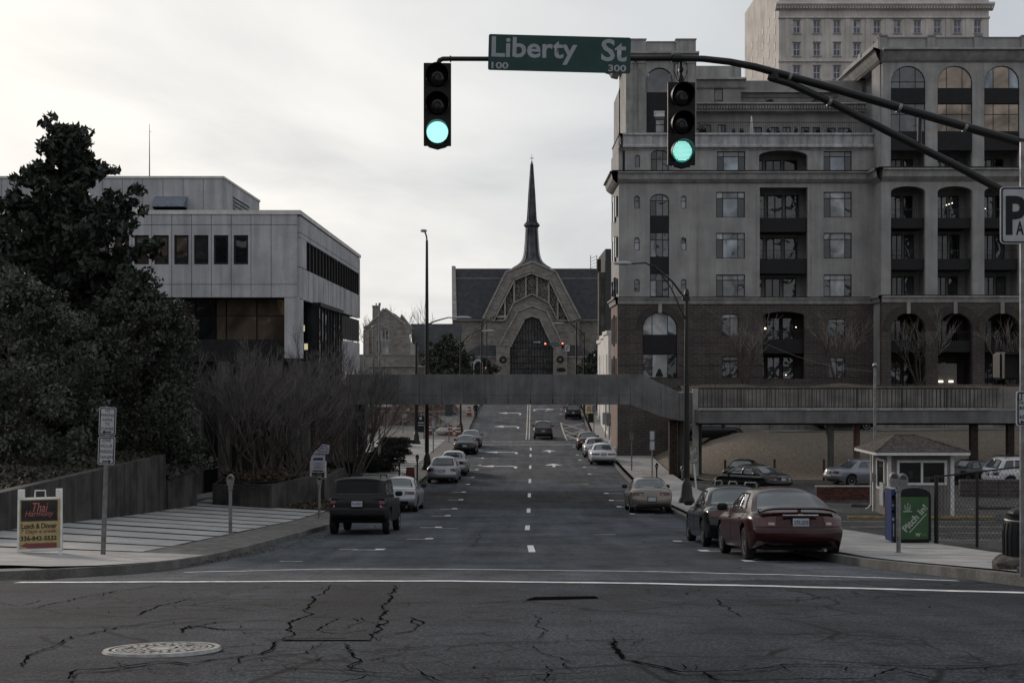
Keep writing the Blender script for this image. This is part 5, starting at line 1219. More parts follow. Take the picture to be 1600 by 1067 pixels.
STY = {
 'sedan':   dict(L=4.75, W=1.80, H=1.46, zt=.98, zb=.92, zh=.82, yr0=.88, yr1=1.62, yf1=2.75, yf0=3.62, wb=(1.02, 3.75), r=.325, bot=.20, lean=.13, tw=.65, arch=1.),
 'round':   dict(L=5.0, W=1.86, H=1.44, zt=.97, zb=.93, zh=.80, yr0=.66, yr1=1.55, yf1=2.9, yf0=3.85, wb=(1.10, 3.86), r=.33, bot=.22, lean=.17, tw=.64, arch=1.3),
 'compact': dict(L=4.4, W=1.70, H=1.40, zt=.98, zb=.90, zh=.80, yr0=.72, yr1=1.45, yf1=2.5, yf0=3.35, wb=(.92, 3.40), r=.30, bot=.20, lean=.12, tw=.66, arch=1.),
 'jeep':    dict(L=4.5, W=1.76, H=1.66, zt=1.08, zb=1.05, zh=1.0, yr0=.10, yr1=.42, yf1=2.55, yf0=3.10, wb=(.86, 3.55), r=.37, bot=.36, lean=.06, tw=.86, arch=.6),
 'suv':     dict(L=4.6, W=1.82, H=1.70, zt=1.05, zb=1.02, zh=.98, yr0=.12, yr1=.62, yf1=2.6, yf0=3.35, wb=(.92, 3.60), r=.36, bot=.28, lean=.10, tw=.74, arch=1.)}
def maps(s):
    L_, Wd, H = s['L'], s['W'], s['H']
    tops = [(0, s['zt']-.05), (.03, s['zt']-.01), (.06, s['zt']), (s['yr0']/L_, s['zt']+.01), ((s['yr0']+.35)/L_, s['zb']+.02), (s['yf0']/L_, s['zb']), (.86, s['zh']), (.95, s['zh']-.09), (1, s['zh']-.24)]
    th = hermite(sorted(dict(tops).items()))
    def body(u, v, w):
        y = v*L_; e = max(0, 1-v/.16); e2 = max(0, 1-(1-v)/.2)
        hw = Wd/2*(1-.10*e*e-.16*e2*e2)
        bulge = .90+.10*math.sin(math.pi*clamp(.14+.62*w))-(.07 if s['arch'] > .8 else .03)*sstep(.80, 1, w)
        zb0 = s['bot']+.15*e*e+.05*e2; zt_ = th(v)
        z = zb0+(zt_-zb0)*w-.035*abs(u)**6*sstep(.8, 1, w)+.018*(1-u*u)*sstep(.9, 1, w)
        prof = interp([(0, .10), (.08, .03), (.16, .0), (.42, 0.0), (.47, .03), (.52, .055), (.8, s['lean']*.75), (.94, s['lean']), (1, s['lean']+.07)], w)
        y += e*(prof+.20*s['arch']*abs(u)**3.2)
        pf_ = interp([(0, .12), (.15, .02), (.5, 0), (.75, .06), (1, .22)], w)
        y -= e2*(pf_+.38*abs(u)**3)
        # rolled-in rear corners
        return (u*hw*bulge, y, z)
    def cabin(u, v, w):
        q = w**.92
        ya = s['yr0']-.02+(s['yr1']-s['yr0'])*q; yb = s['yf0']+(s['yf1']-s['yf0'])*q
        y = ya+(yb-ya)*v
        hb, ht = Wd/2*.905, Wd/2*s['tw']
        hw = hb+(ht-hb)*(w**1.25)
        z0 = th(clamp(y/L_))-.06
        z = z0+(H-z0)*w-.05*(2*v-1)**2*w**3-(.085*abs(u)**3)*w**3+.012*w
        e = max(0, 1-v/.35); e2 = max(0, 1-(1-v)/.35)
        y += e*.10*s['arch']*abs(u)**2.4-e2*.14*abs(u)**2.4
        hw *= 1-.04*e*e-.05*e2*e2
        return (u*hw, y, z)
    return body, cabin
def patch3(fn, sd, a, b, off, na, nb, depth=.02, inset=0):
    def P(p, q):
        return {'rear': lambda: (p, 0, q), 'front': lambda: (p, 1, q), 'right': lambda: (1, p, q), 'left': lambda: (-1, p, q), 'top': lambda: (p, q, 1)}[sd]()
    def at(p, q): return Vector(fn(*P(p, q)))
    out = {'rear': Vector((0, -1, .15)), 'front': Vector((0, 1, .1)), 'right': Vector((1, 0, 0)), 'left': Vector((-1, 0, 0)), 'top': Vector((0, 0, 1))}[sd]
    m = MB(); G1 = []; G2 = []
    for j in range(nb+1):
        for i in range(na+1):
            p = a[0]+(a[1]-a[0])*i/na; q = b[0]+(b[1]-b[0])*j/nb; e = 1e-3
            n = (at(p+e, q)-at(p-e, q)).cross(at(p, q+e)-at(p, q-e))
            n = n.normalized() if n.length > 1e-12 else out
            if n.dot(out) < 0: n = -n
            c = at(p, q); G1.append(tuple(c+n*off)); G2.append(tuple(c-n*depth))
    o = len(G1); W1 = na+1; fs = [(j*W1+i, j*W1+i+1, (j+1)*W1+i+1, (j+1)*W1+i) for j in range(nb) for i in range(na)]
    loop = [i for i in range(W1)]+[j*W1+na for j in range(1, nb+1)]+[nb*W1+i for i in range(na-1, -1, -1)]+[j*W1 for j in range(nb-1, 0, -1)]
    fs += [(loop[i], loop[(i+1) % len(loop)], loop[(i+1) % len(loop)]+o, loop[i]+o) for i in range(len(loop))]
    return m.add(G1+G2, fs)
BODY = {}
def body_mesh(key):
    if key in BODY: return BODY[key]
    s = STY[key]; fb_, fc_ = maps(s)
    V, Fc = boxgrid(lin(-1, -.8, 3)+lin(-.6, .6, 6)+lin(.8, 1, 3), lin(0, .16, 6)+lin(.2, .8, 15)+lin(.84, 1, 5), [0, .06, .13, .2, .3, .38, .44, .48, .54, .64, .74, .82, .9, .96, 1], fb_)
    m = MB(); m.add(V, Fc); me = m.mesh('body', P_BLACK); ob = bpy.data.objects.new('body', me); COL.objects.link(ob)
    bm = bmesh.new(); bm.from_mesh(me); bmesh.ops.recalc_face_normals(bm, faces=bm.faces); bm.to_mesh(me); bm.free()
    cu = MB()
    for y in s['wb']:
        for sx in (-1, 1):
            x0 = sx*(s['W']/2-.30); x1 = sx*(s['W']/2+.2); cu.lathe([(s['r']+.065, min(x0, x1)), (s['r']+.065, max(x0, x1))], (0, y, s['r']+.015), 28, 'x')
    co = bpy.data.objects.new('cut', cu.mesh('cut', P_BLACK)); COL.objects.link(co)
    bm = bmesh.new(); bm.from_mesh(co.data); bmesh.ops.recalc_face_normals(bm, faces=bm.faces); bm.to_mesh(co.data); bm.free()
    md = ob.modifiers.new('b', 'BOOLEAN'); md.object = co; md.operation = 'DIFFERENCE'; md.solver = 'EXACT'
    dg = bpy.context.evaluated_depsgraph_get(); me2 = bpy.data.meshes.new_from_object(ob.evaluated_get(dg))
    bpy.data.objects.remove(ob); bpy.data.objects.remove(co)
    me2.polygons.foreach_set('use_smooth', [True]*len(me2.polygons)); me2.set_sharp_from_angle(angle=R(38)); me2.name = 'body'
    V, Fc = boxgrid(lin(-1, -.8, 3)+lin(-.5, .5, 4)+lin(.8, 1, 3), lin(0, .14, 4)+lin(.25, .75, 6)+lin(.86, 1, 4), [0, .2, .4, .6, .75, .86, .94, 1], fc_)
    c = MB(); c.add(V, Fc); cme = c.mesh('cabin', P_BLACK, 40)
    bm = bmesh.new(); bm.from_mesh(cme); bmesh.ops.recalc_face_normals(bm, faces=bm.faces); bm.to_mesh(cme); bm.free()
    BODY[key] = (me2, cme, fb_, fc_); return BODY[key]
def wheel_meshes(r, spokes=5, tw=.20):
    k = ('w', r, spokes)
    if k in BODY: return BODY[k]
    t = MB(); t.lathe([(r*.62, -tw/2+.02), (r*.70, -tw/2), (r*.93, -tw/2+.005), (r, -tw/2+.035), (r, tw/2-.035), (r*.93, tw/2-.005), (r*.70, tw/2), (r*.62, tw/2-.02)], (0, 0, 0), 28, 'x')
    rm = MB(); rm.lathe([(r*.64, .02), (r*.655, .088), (r*.60, .086), (r*.57, .03), (.0015, .03)], (0, 0, 0), 24, 'x')
    rm.lathe([(r*.17, .03), (r*.15, .085), (.001, .088)], (0, 0, 0), 10, 'x')
    for i in range(spokes):
        o = len(rm.v); rm.box(.035, .078, -r*.085, r*.085, r*.1, r*.6); rm.xf(Matrix.Rotation(2*math.pi*i/spokes, 4, 'X'), o)
    BODY[k] = (t.mesh('tyre', M_RUBBER, 35), rm.mesh('rim', M_RIM, 30)); return BODY[k]
CARCACHE = {}
def car(name, label, key, pt, px, py, yaw=-.9, cat='car', d=None, zl=0., group='cars parked and driving along the street', zfix=None, tail=((.56, .97), (.60, .86)), rearglass=None, text=None, spoiler=False, chrome=False, rack=False, detail=True, dark_low=False, plate_w=.62, spokes=5):
    s = STY[key]; d = d or DG(py); x = X(px, d); z = (G(d)+zl) if zfix is None else zfix
    ls = s['L']; yw = R(yaw)
    sl = math.atan((G(d+4)-G(d))/4) if zfix is None else 0
    t = thing(name, label, cat, (x, d, z), 0, group); t.rotation_euler = (sl*math.cos(yw), -sl*math.sin(yw)*0, yw)
    bme, cme, fb_, fc_ = body_mesh(key)
    def pm_(me, mt, nm):
        c = me.copy(); c.materials.clear(); c.materials.append(mt); return link(nm, c, t)
    bo = pm_(bme, pt, 'body'); co = pm_(cme, pt, 'cabin')
    rg_ = rearglass or G_CARL
    wide = key in ('jeep', 'suv')
    patch3(fc_, 'rear', (-.86, .86), (.16 if not wide else .2, .90), .006, 10, 6).build('rear_window', rg_, t, smooth=True)
    patch3(fc_, 'front', (-.86, .86), (.14, .92), .006, 10, 6).build('windscreen', G_CAR, t, smooth=True)
    for sd in ('left', 'right'):
        rngs = ((.08, .30), (.335, .60), (.63, .90)) if wide else ((.16, .47), (.50, .86))
        for a in rngs: patch3(fc_, sd, a, (.2, .86), .006, 6, 5).build('side_window', G_CAR, t, smooth=True)
        if detail:
            for a, b in (((s['wb'][0]+.30)/ls, .50), (.505, .735)):
                dr = patch3(fb_, sd, (a, b-.002), (.14, .97), .005, 8, 8).build('door', pt, t, smooth=35)
                hx = Vector(fb_(1 if sd == 'right' else -1, a+.03, .84)); m = MB(); m.bbox(hx.x-.02, hx.x+.025, hx.y-.09, hx.y+.09, hx.z-.015, hx.z+.015, .008); m.build('handle', pt, dr)
        mx = Vector(fc_(1 if sd == 'right' else -1, .93, .12)); sg = 1 if sd == 'right' else -1
        m = MB(); m.bbox(mx.x+sg*.04-(.0 if sg > 0 else .22), mx.x+sg*.04+(.22 if sg > 0 else 0), mx.y-.05, mx.y+.06, mx.z+.0, mx.z+.15, .04); m.build('mirror', M_TRIMB if detail else pt, t, smooth=40)
    # tail of the car
    for sg in (-1, 1):
        a = tuple(sorted((sg*tail[0][0], sg*tail[0][1])))
        tl = patch3(fb_, 'rear', a, tail[1], .012, 5, 4).build('tail_light', M_TAIL, t, smooth=40)
        am = a[0]+(a[1]-a[0])*(.62 if sg < 0 else .08); an = a[0]+(a[1]-a[0])*(.92 if sg < 0 else .38); bm_ = tail[1][0]+(tail[1][1]-tail[1][0])*.12
        if detail: patch3(fb_, 'rear', (am, an), (bm_, bm_+(tail[1][1]-tail[1][0])*.26), .017, 2, 2).build('reversing_lens', M_TAILC, tl)
    lid = (.46 if not wide else .30, .985); lw = .54 if not wide else .78
    patch3(fb_, 'rear', (-lw, lw), (.53, .965), .006, 8, 5).build('boot_lid' if not wide else 'tailgate', pt, t, smooth=40)
    patch3(fb_, 'rear', (-.995, .995), (.10, .44 if not wide else .40), .016, 14, 5).build('bumper', M_TRIMB if key == 'jeep' else pt, t, smooth=40)
    if dark_low: patch3(fb_, 'rear', (-.7, .7), (.02, .22), .022, 8, 3).build('bumper_insert', M_TRIMB, t, smooth=40)
    pz = plate_w; pc = Vector(fb_(0, 0, pz)); m = MB(); m.bbox(-.155, .155, pc.y-.045, pc.y+.03, pc.z-.078, pc.z+.078, .01); pl = m.build('license_plate', M_PLATE, t)
    m = MB(); m.box(-.18, .18, pc.y-.03, pc.y+.03, pc.z-.098, pc.z+.10); m.build('plate_recess', M_TRIMB, t)
    if text: lettering(text, (-.135, pc.z-.038, .135, pc.z+.038), pc.y-.047, M_PLTXT, pl, bold=.02)
    if chrome: m = MB(); m.bbox(-.34, .34, pc.y-.03, pc.y+.04, pc.z+.125, pc.z+.15, .008); m.bbox(-.06, .06, pc.y-.034, pc.y+.03, pc.z+.118, pc.z+.157, .012); m.build('chrome_strip', M_CHROME, t)
    if spoiler:
        z0 = s['zt']-.02; m = MB(); y0 = .2
        def wing(uu, vv):
            xx = (uu*2-1)*.74; ang = vv*2*math.pi; lift = .075*(1-abs(uu*2-1)**5); return (xx, y0+.03+.17*abs(uu*2-1)**3+.11*math.cos(ang), z0+lift+.03*math.sin(ang))
        m.grid(24, 8, wing)
        m.box(-.03, .03, y0-.02, y0+.06, z0-.02, z0+.07)
        m.build('spoiler', pt, t, smooth=50)
    if rack:
        m = MB()
        for sg in (-1, 1): xx = sg*s['W']/2*.66; m.tube([(xx, .75, s['H']-.03), (xx, .85, s['H']+.06), (xx, 2.3, s['H']+.06), (xx, 2.42, s['H']-.03)], .018, 6)
        for y in (1.05, 2.1): m.box(-s['W']/2*.66, s['W']/2*.66, y-.03, y+.03, s['H']+.045, s['H']+.07)
        m.build('roof_rack', M_TRIMB, t)
    m = MB(); m.tube([(.45, .30, .24), (.45, .04, .235)], .032, 8); m.build('exhaust', M_STEEL, t)
    m = MB(); m.box(-s['W']*.36, s['W']*.36, .35, ls-.4, s['bot']+.0, s['bot']+.12); m.box(-s['W']*.40, s['W']*.40, s['wb'][0]-.05, s['wb'][0]+.05, s['r']-.05, s['r']+.05); m.build('underbody', M_UNDER, t)
    tm, rm = wheel_meshes(s['r'], spokes)
    for y in s['wb']:
        for sg in (-1, 1):
            wl = link('wheel', tm, t, (sg*(s['W']/2-.115), y, s['r']));
            if sg < 0: wl.rotation_euler = (0, 0, math.pi)
            link('rim', rm, wl)
    return t
car('parked_car', 'maroon sedan with a boot spoiler and chrome strip, nearest car at the right kerb', 'round', P_MAROON, 1254, 879, .6, tail=((.55, .985), (.56, .90)), text='XTK-5510', spoiler=True, chrome=True, plate_w=.70)
car('parked_car', 'glossy black sedan parked at the right kerb just beyond the maroon one', 'sedan', P_BLACK, 1166, 857, -.2, tail=((.50, .985), (.66, .90)), rearglass=G_CARL, plate_w=.66)
car('parked_car', 'beige compact sedan at the right kerb beside the black lamp post base', 'compact', P_BEIGE, 1019, 803, -.9, tail=((.42, .96), (.66, .86)), plate_w=.40)
car('parked_car', 'black boxy off-road estate with roof rack, nearest car at the left kerb', 'jeep', P_DGREEN, 557, 836, -1.2, tail=((.80, .99), (.50, .92)), text='CJ-8033', rack=True, plate_w=.72, rearglass=G_CARD)
car('parked_car', 'bright silver sedan parked directly in front of the black boxy off-road estate', 'compact', P_SILVER, 617, 801, -1.6, tail=((.50, .98), (.64, .84)), dark_low=True, plate_w=.3)
car('parked_car', 'silver sedan with dark rear window beside the left lamp post and red sandwich board', 'sedan', P_SILVER, 690, 756, -1., tail=((.62, .98), (.58, .90)), rearglass=G_CAR)
car('parked_car', 'pale silver sedan half hidden ahead of the silver one by the left lamp post', 'sedan', P_SILVER, 706, 744, -1., detail=False)
car('parked_car', 'black sedan with pale rear window further up the left kerb', 'sedan', P_BLACK, 726, 711, -1., tail=((.55, .98), (.62, .84)), detail=False)
car('parked_car', 'dark grey sedan farthest up the left kerb, ahead of the black sedan', 'sedan', P_GREY, 734, 700.5, -1., detail=False)
car('driving_car', 'bronze grey crossover driving away in the middle of the right lane', 'suv', P_TAN, 849, 687, -1., rack=True, detail=False, group=None)
car('parked_car', 'dark crossover parked beyond the hatched bay under the footbridge', 'suv', P_BLACK, 896, 656, -1.2, detail=False)
car('parked_car', 'dark red sedan, farthest of the three queued cars at the right kerb', 'sedan', P_RED, 919, 704, -1., detail=False)
car('parked_car', 'silver white sedan in the middle of the three queued cars at the right kerb', 'sedan', P_SILVER, 931.5, 716, -1., rearglass=G_CAR, detail=False)
car('parked_car', 'white sedan, nearest of the three queued cars at the right kerb', 'round', P_WHITE, 943.5, 727, -1., tail=((.35, .97), (.60, .80)), detail=False, plate_w=.66)
LG = 'cars standing in the parking lot'
car('lot_car', 'black coupe at the edge of the lot under the dry grass bank', 'compact', P_BLACK, 1149, 749, -24, d=75, group=LG)
car('lot_car', 'black luxury sedan in the lot showing its plate and chrome surround', 'round', P_BLACK, 1226, 762, 33, d=68.5, chrome=True, group=LG, tail=((.5, .95), (.6, .8)), plate_w=.66)
car('lot_car', 'silver sedan seen from its side behind the parking booth', 'sedan', P_PEWTER, 1293, 757, -72, d=75.5, group=LG)
car('lot_car', 'silver estate car seen from its side at the right edge of the lot', 'suv', P_WHITE, 1541, 750, -78, d=73, group=LG, rack=True)
car('lot_car', 'dark hatchback mostly hidden behind the right corner of the booth', 'compact', P_BLACK, 1478, 748, -60, d=76, group=LG, detail=False)
car('lot_car', 'black saloon with bright wheels on the driveway under the walkway beam', 'sedan', P_BLACK, 1266, 668, -88, d=95, zfix=bank_z(24, 92.5)+.05, group=None, detail=False)
car('lot_car', 'dark pickup with blue load glimpsed between the bridge columns', 'suv', P_BLACK, 1062, 668, -86, d=94, zfix=bank_z(13.5, 92.5)+.05, group=None, detail=False)
# ------------------------------------------------------------------ trees
def leafmat(name, col, rough=.55):
    return mat(name, col, rough, var=.22, scale=.8, spec=.18, col2=tuple(c*1.35 for c in col))
L_MAG = leafmat('magnolia_leaf', (.031, .037, .029), .5); L_HOL = leafmat('holly_leaf', (.060, .068, .052)); L_HOL2 = leafmat('holly_leaf_dark', (.042, .048, .038)); L_HEDGE = leafmat('hedge_leaf', (.011, .013, .010), .85); L_IVY = leafmat('ground_ivy', (.03, .03, .02))
def leaf_cloud(mb, c, r, n, size, rg, out=None, elong=1.7):
    for _ in range(n):
        while True:
            p = Vector((rg.uniform(-1, 1), rg.uniform(-1, 1), rg.uniform(-1, 1)))
            if p.length < 1: break
        q = Vector(c)+Vector((p.x*r[0], p.y*r[1], p.z*r[2]))
        ax = Vector((rg.gauss(0, 1), rg.gauss(0, 1), rg.gauss(.3, .8))).normalized()
        if out: ax = (ax+Vector(out)*.8).normalized()
        sd = ax.orthogonal().normalized(); sd = Matrix.Rotation(rg.uniform(0, 6.28), 3, ax) @ sd
        s = size*rg.uniform(.6, 1.35); a = ax*s*elong*.5; b = sd*s*.5
        mb.add([q-a, q+b-a*.1, q+a, q-b-a*.1], [(0, 1, 2, 3)])
def leafy_tree(name, label, loc, H, prof, ncl, nl, size, mt, seed, trunk=.25, base=.12, squash=.8, cr=(.5, .9), sub=None, elong=1.7, limbs=0):
    """prof: (height fraction, radius) pairs; clumps gather on limbs that reach to the outline"""
    rg = random.Random(seed); t = thing(name, label, 'tree', loc)
    m = MB(); b = MB(); trunkp = [(rg.gauss(0, .06)*k, rg.gauss(0, .06)*k, H*.93*k/6) for k in range(7)]
    m.tube(trunkp, [trunk*(1-.88*k/6) for k in range(7)], 8)
    for k in range(limbs):
        hf = base+(.97-base)*(k+rg.random())/limbs; a = k*2.4+rg.gauss(0, .3); ln = interp(prof, hf)*rg.uniform(.72, 1.22)*(1.15 if hf > .6 else 1); up = rg.uniform(.1, .5)
        nc = max(3, int(ln*5)); p0 = Vector((0, 0, H*hf-ln*.3)); p1 = Vector((math.cos(a)*ln, math.sin(a)*ln, H*hf+ln*up*.5))
        m.tube([p0, p0.lerp(p1, .5)-Vector((0, 0, .1)), p1], [trunk*.3*(1-hf*.7)+.02, .03, .008], 5, cap=False)
        for q in range(nc):
            f_ = .22+.8*(q+rg.random())/nc; c = p0.lerp(p1, f_)+Vector((rg.gauss(0, .16), rg.gauss(0, .16), rg.gauss(.05, .13)))*(1+ln*.15); ir = rg.uniform(.22, .46)*(1.1-.35*f_)*(.8+ln*.16)
            leaf_cloud(b, c, (ir, ir, ir*squash), int(nl*(ir/.34)**1.6), size, rg, (math.cos(a)*.6, math.sin(a)*.6, .5), elong)
    for k in range(ncl):
        hf = base+(1-base)*(1-(1-rg.random())**1.25); rr = interp(prof, hf)
        a = rg.uniform(0, 2*math.pi); fr = rg.uniform(.30, 1.0)**.55
        lob = 1+(.15+.2*hf)*math.sin(a*3+seed+hf*7)+.15*math.sin(a*5+hf*13)+rg.gauss(0, .06)
        c = Vector((math.cos(a)*rr*fr*lob, math.sin(a)*rr*fr*lob, H*hf+rg.gauss(0, .15)))
        ir = rg.uniform(*cr)*(.55+.45*rr/max(p[1] for p in prof))
        if k % 9 == 0 and hf > .35: c = Vector((c.x*1.32, c.y*1.32, c.z+.25)); ir = rg.uniform(.18, .32)
        leaf_cloud(b, c, (ir, ir, ir*squash), nl if ir > .33 or cr[0] > .5 else nl//3, size, rg, (math.cos(a)*.6, math.sin(a)*.6, .5), elong)
        if k % 3 == 0:
            z0 = max(.15*H, c.z-rr*.8); p0 = Vector((0, 0, z0)); m.tube([p0, p0.lerp(c, .5)+Vector((0, 0, -.15)), c], [trunk*.25*(1-hf*.7)+.015, .02, .008], 4, cap=False)
    m.build('trunk', M_BARK, t); b.build('crown', mt, t)
    return t
dmag = 49.0
leafy_tree('magnolia_tree', 'tall dark broadleaf evergreen rising above the office roof at the left edge', (X(102, dmag), dmag, PLAZA(-16, dmag)+.0), 14.0,
    [(0, 2.5), (.3, 3.0), (.5, 2.7), (.62, 2.45), (.72, 2.1), (.80, 1.7), (.87, 1.15), (.93, .8), (.97, .5), (1, .2)], 0, 46, .15, L_MAG, 5, .3, .12, .75, (.35, .75), elong=2.1, limbs=84)
leafy_tree('holly_tree', 'round dense evergreen in the lower left corner behind the retaining wall', (X(28, 41), 41, -4.2), 6.9, [(0, 1.6), (.2, 2.2), (.5, 2.35), (.75, 1.9), (.92, 1.0), (1, .2)], 250, 150, .085, L_HOL, 8, .16, .06, .8, (.3, .6))
leafy_tree('holly_tree', 'broad shaggy evergreen beside the bare shrubs in front of the office', (X(212, 47), 47, -4.6), 7.7, [(0, 1.5), (.15, 2.2), (.4, 2.3), (.65, 1.9), (.85, 1.35), (1, .2)], 300, 150, .09, L_HOL2, 13, .18, .14, .8, (.3, .65))
leafy_tree('holly_tree', 'dark evergreen filling the gap between the two rounder ones on the left', (X(130, 52), 52, -5.0), 7.4, [(0, 2.), (.3, 3.0), (.6, 2.6), (.85, 1.6), (1, .25)], 200, 110, .11, L_HOL2, 21, .2, .12, .8, (.4, .7))
leafy_tree('evergreen_tree', 'bushy dark tree in front of the church nave beside the tall lamp mast', (X(700, 205), 205, -2.8), 7.4, [(0, 2.), (.3, 3.6), (.6, 3.4), (.85, 1.9), (1, .3)], 110, 70, .3, L_HOL2, 31, .25, .05, .8, (.6, 1.1))
leafy_tree('evergreen_tree', 'small round evergreen right of the church door by the far street lamp', (X(926, 235), 235, -2.2), 4.4, [(0, 1.6), (.4, 2.3), (.8, 1.4), (1, .3)], 60, 60, .28, L_HOL2, 33, .2, .05, .8, (.5, .9))
leafy_tree('evergreen_tree', 'slim dark evergreen climbing beside the white shopfront up the street', (X(943, 158), 158, -4.6), 8.2, [(0, 1.), (.5, 1.1), (.8, .8), (1, .2)], 60, 60, .2, L_HOL2, 35, .15, .05, .8, (.4, .6))
leafy_tree('evergreen_tree', 'small leafy tree left of the church door behind the pale arch sign', (X(757, 240), 240, -2.4), 4.0, [(0, 1.4), (.5, 2.1), (1, .3)], 50, 60, .28, L_HOL2, 37, .2, .1, .8, (.5, .9))
def bare_tree(name, label, loc, H, spread, seed, stems=6, levels=4, r0=.07, mt=None, kids_=3, lean=.35, twig=.006, dome=None):
    rg = random.Random(seed); t = thing(name, label, 'tree', loc); m = MB(); tw = MB()
    def grow(p, dr, ln, r, lev):
        n = 3 if lev > 1 else 2; pts = [p]; d = Vector(dr)
        for i in range(n):
            d = (d+Vector((rg.gauss(0, .10), rg.gauss(0, .10), rg.gauss(.06, .06)))).normalized(); pts.append(pts[-1]+d*ln/n)
        r1 = r*(.62 if lev else .35); mb = m if lev >= levels-1 else tw
        mb.tube(pts, [r+(r1-r)*i/n for i in range(n+1)], 6 if lev >= levels-1 else 3, cap=False)
        if lev == 0: return
        e = pts[-1]
        if dome and (e.x**2+e.y**2)/dome[0]**2+(e.z/dome[1])**2 > rg.uniform(.7, 1.4): return
        nk = kids_+(1 if rg.random() < .5 else 0)
        for k in range(nk):
            f_ = rg.uniform(.35 if lev < levels else .6, 1.) if k else 1.; i = min(n-1, int(f_*n)); q = pts[i].lerp(pts[i+1], f_*n-i)
            ax = d.orthogonal().normalized(); ax = Matrix.Rotation(rg.uniform(0, 6.28), 3, d) @ ax
            nd = (d+ax*rg.uniform(.25, .62)+Vector((0, 0, .12))).normalized()
            grow(q, nd, ln*rg.uniform(.5, .74), max(twig, r*rg.uniform(.42, .6)), lev-1)
    for s in range(stems):
        a = 2*math.pi*s/stems+rg.uniform(-.3, .3); k = rg.uniform(.5, 1)*lean
        grow(Vector((math.cos(a)*.18, math.sin(a)*.18, 0)), (math.cos(a)*k*spread, math.sin(a)*k*spread, 1), H*(.30 if dome else .42)*rg.uniform(.85, 1.15), r0*rg.uniform(.7, 1.1), levels)
    m.build('trunk', M_BARK, t, smooth=True); tag(tw.build('twigs', mt or M_TWIG_D, t), kind='stuff')
    return t
def pz(px, d, extra=0): return PLAZA(X(px, d), d)+extra
bare_tree('crepe_myrtle', 'leaning multi-stemmed bare tree at the left end of the mulch bed', (X(384, 52), 52, pz(384, 52)), 8.6, 1.3, 3, 10, 5, .065, kids_=3, lean=.6, twig=.007, dome=(3.7, 7.4))
bare_tree('crepe_myrtle', 'thick stemmed bare tree in the middle of the mulch bed by the pavement', (X(428, 53.5), 53.5, pz(428, 53.5)), 9.0, 1.15, 12, 11, 5, .085, kids_=3, lean=.55, twig=.007, dome=(3.4, 8.2))
bare_tree('crepe_myrtle', 'wide vase-shaped bare tree at the right end of the mulch bed', (X(474, 62.5), 62.5, pz(474, 62.5)+.6), 10.0, 1.35, 17, 11, 5, .075, kids_=3, lean=.65, twig=.007, dome=(3.4, 8.0))
bare_tree('crepe_myrtle', 'bare tree with dark twigs reaching over the footbridge end', (X(548, 70), 70, pz(548, 70)), 9.5, 1.3, 23, 10, 5, .07, kids_=3, lean=.6, twig=.007, dome=(3.4, 7.8))
M_TWIG_L = mat('pale_twig', (.21, .185, .165), .95, var=.25)
for px, h, sd, lb in ((1166, 5.4, 41, 'leftmost slim bare tree on the planter in front of the brick flats'), (1311, 5.6, 42, 'bare upright tree on the planter between the two brick window columns'), (1436, 5.7, 43, 'bare vase-shaped tree on the planter before the first brick arch'), (1580, 5.3, 44, 'bare tree on the planter at the right edge before the last brick arch')):
    bare_tree('bare_tree', lb, (X(px, 98), 98, -1.25), h, 1.0, sd, 6, 3, .06, mt=M_TWIG_L, lean=.40 if px < 1400 else .55, twig=.013)
bare_tree('bare_tree', 'pale leafless tree rising behind the church hall roof', (X(648, 262), 262, .5), 13.0, 1.2, 51, 6, 3, .12, mt=mat('far_twig', (.26, .22, .2), .95), lean=.6, twig=.035)
bare_tree('bare_tree', 'pale leafless tree between office corner and church hall', (X(560, 250), 250, -2), 13, 1.0, 52, 6, 3, .12, mt=MATS['far_twig'], lean=.5, twig=.035)
def shrub(label, px, d, r, h, mt, seed, n=26, nl=60, size=.09, z=None):
    rg = random.Random(seed); x = X(px, d); t = thing('shrub', label, 'shrub', (x, d, (PLAZA(x, d) if z is None else z))); b = MB(); m = MB()
    for _ in range(n):
        a = rg.uniform(0, 6.28); f_ = rg.random()**.5; hh = rg.uniform(.06, .95); q = math.sqrt(max(0, 1-(hh-.2)**2*.8)); c = (math.cos(a)*r*f_*q, math.sin(a)*r*f_*q, h*hh)
        leaf_cloud(b, c, (r*.35, r*.35, h*.2), nl, size, rg)
        m.tube([(0, 0, 0), c], [.03, .01], 4, cap=False)
    b.build('foliage', mt, t); m.build('stem', M_BARK, t); return t
for i, (px, d, r, h, lb) in enumerate(((532, 74, .9, 1.1, 'low rounded dark shrub beside the pale bridge column'), (585, 84, 1.3, .85, 'dark clipped shrub at the foot of the flagpoles'), (599, 92, 1.3, .75, 'dark clipped shrub just beyond the flagpoles'), (611, 101, 1.3, .7, 'dark clipped shrub third from the flagpoles along the striped pavement'), (620, 111, 1.4, .7, 'farthest dark clipped shrub by the black lamp column'))):
    shrub(lb, px, d, r, h, L_HEDGE, 60+i, 60, 130, .07)

